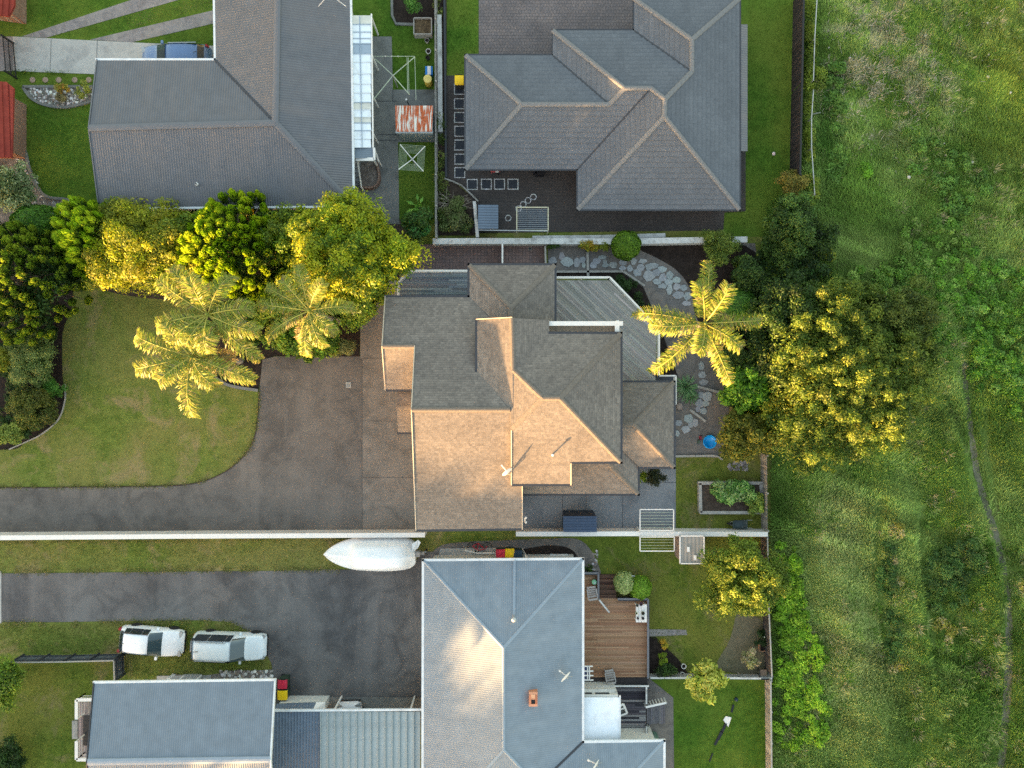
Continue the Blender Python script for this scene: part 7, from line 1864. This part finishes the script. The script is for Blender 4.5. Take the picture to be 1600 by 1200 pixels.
turf('grass left of the slate-blue house', [(0, 1040), (174, 1038), (176, 1068), (146, 1072), (118, 1095), (118, 1200), (0, 1200)], 170, MIDP, .06)
turf('green grass west of the charcoal house', [(22, 114), (150, 119), (140, 200), (152, 322), (108, 308), (60, 290), (40, 232), (20, 213)], 170, GRNP, .06)
turf('green grass strip above the pale driveway', [(26, 0), (200, 0), (120, 25), (32, 54)], 170, GRNP, .06)
turf('patchy grass between the two strip drives', [(75, 57), (285, 2), (335, -10), (335, 12), (140, 60)], 190, [S(78, 104, 40), S(110, 120, 60), S(150, 140, 110)], .07)
turf('green grass above the blue wagon', [(208, 66), (335, 36), (335, 70)], 190, GRNP, .07)
turf('green grass below the large square clothesline frame and around it', [(584, 0), (611, 0), (620, 40), (646, 42), (646, 62), (664, 66), (676, 138), (615, 138), (613, 56), (584, 56)], 200, GRNP, .06)
turf('green grass under the small rotary clothesline', [(623, 222), (678, 222), (678, 345), (624, 345)], 200, GRNP, .07)
turf('green grass strip beside the top paved drive', [(699, 0), (746, 0), (746, 84), (727, 88), (727, 114), (699, 114)], 200, GRNP, .07)
turf('green grass east of the tiled house', [(1169, 0), (1246, 0), (1246, 290), (1205, 340), (1180, 352), (1134, 356), (1134, 332), (1158, 330), (1158, 238), (1169, 238)], 170, GRNP, .06)
turf('grass around the raised bed', [(1059, 717), (1130, 717), (1196, 742), (1196, 824), (1059, 824)], 200, MIDP, .06)
turf('dry grass of the back lawn right of the brown deck', [(938, 842), (1196, 842), (1196, 950), (1150, 960), (1140, 1000), (1120, 1040), (1060, 1030), (1018, 996), (1018, 935), (966, 930), (966, 892), (942, 885)], 170, MIDP, .06)
turf('green grass of the bottom right lawn', [(1056, 1066), (1200, 1066), (1203, 1200), (1056, 1200)], 170, GRNP, .06)
turf('sparse grass between the blue-grey house and white wall', [(660, 842), (905, 840), (845, 842), (690, 850), (668, 868), (655, 862)], 200, MIDP, .07)

# ================================================================== trees outside the picture to the south-west that shade the yards
m = MB(); rows = []
ts = np.arange(-60, 64, .7)
def top(t):
    b = np.interp(t, [-60, -30, -19.5, -16, -12, -9, -5, -1, 3, 8, 14, 20, 26, 40, 60], [7.8, 7.8, 7.2, 8.0, 6.4, 6.1, 7.5, 7.85, 7.6, 7.4, 6.8, 6.8, 7.6, 8.4, 8.0])
    return float(b + .75 * mnoise.noise(Vector((t * .33, 1.7, 0))) + .5 * mnoise.noise(Vector((t * .9, 5.1, 0))) + .2 * mnoise.noise(Vector((t * 2.3, 9.1, 0))))
wx = []
for t in ts:
    h = top(t); w = 2.2 + .6 * mnoise.noise(Vector((t * .5, 7, 2))); row = []
    for ds, z in ((-w, 0), (-w * 1.1, h * .5), (-w * .6, h * .88), (0, h * .97), (w * .6, h * .86), (w * 1.1, h * .5), (w, 0)):
        s = -63 + ds; row.append(Vector(((s - t) / math.sqrt(2), (s + t) / math.sqrt(2), z)))
    rows.append(row)
    for _ in range(5):
        s = -63 + random.uniform(-w, w); tt = t + random.uniform(-.4, .4); wx.append(((s - tt) / math.sqrt(2), (s + tt) / math.sqrt(2), h * random.uniform(.75, 1.0), random.uniform(.3, .8)))
m.grid(rows)
tag(m.build('tree_belt', plain('belt_green', S(60, 78, 34), .9, .3, 1.5), smooth=True), 'belt of trees standing south-west of the houses', 'trees', kind='stuff')
a = leaves_on(np.array(wx), 26000, .4, G2 + G1, up=.2)
tag(put('tree_belt_foliage', leaf_mesh('tree_belt_foliage', *a, M['leaf'])), 'foliage of the tree belt south-west of the houses', 'trees', kind='stuff')

def ragged(label, pts, n, L, pal, spread=.1):
    c = curve(pts, 5); w = np.array([(X_(a), Y_(b)) for a, b in c]); seg = np.hypot(*np.diff(w, axis=0).T); cum = np.concatenate([[0], np.cumsum(seg)])
    t = RNG.uniform(0, cum[-1], n); x = np.interp(t, cum, w[:, 0]) + RNG.normal(size=n) * spread; y = np.interp(t, cum, w[:, 1]) + RNG.normal(size=n) * spread
    k = n2(x, y, 1.8) > .38; x, y = x[k], y[k]; pal = np.asarray(pal)
    blades('edge_grass', label, x, y, np.full(len(x), .03), L * RNG.uniform(.5, 1.5, len(x)), pal[RNG.integers(0, len(pal), len(x))] * RNG.uniform(.7, 1.3, len(x))[:, None], .014, 1.2)
EG = [S(108, 122, 54), S(140, 138, 78), S(166, 152, 112)]
ragged('ragged grass creeping over the curved edge of the upper driveway', [(-20, 761), (120, 760), (230, 759), (300, 755), (345, 740), (378, 715), (396, 687), (403, 650), (405, 612)], 5000, .09, EG)
ragged('ragged grass along the upper edge of the lower driveway', [(0, 893), (120, 893), (300, 891), (430, 890), (560, 889)], 4500, .1, EG, .12)
ragged('ragged grass along the lower edge of the lower driveway', [(0, 974), (90, 974), (200, 972), (320, 971), (362, 975), (394, 991), (412, 1013), (426, 1040)], 4500, .1, EG, .13)
ragged('ragged grass along the pale concrete driveway', [(20, 113), (90, 115), (150, 118)], 900, .09, GRNP, .08)
ragged('ragged grass at the foot of the long white wall', [(0, 846), (200, 845), (400, 843), (640, 841)], 3500, .12, EG, .08)
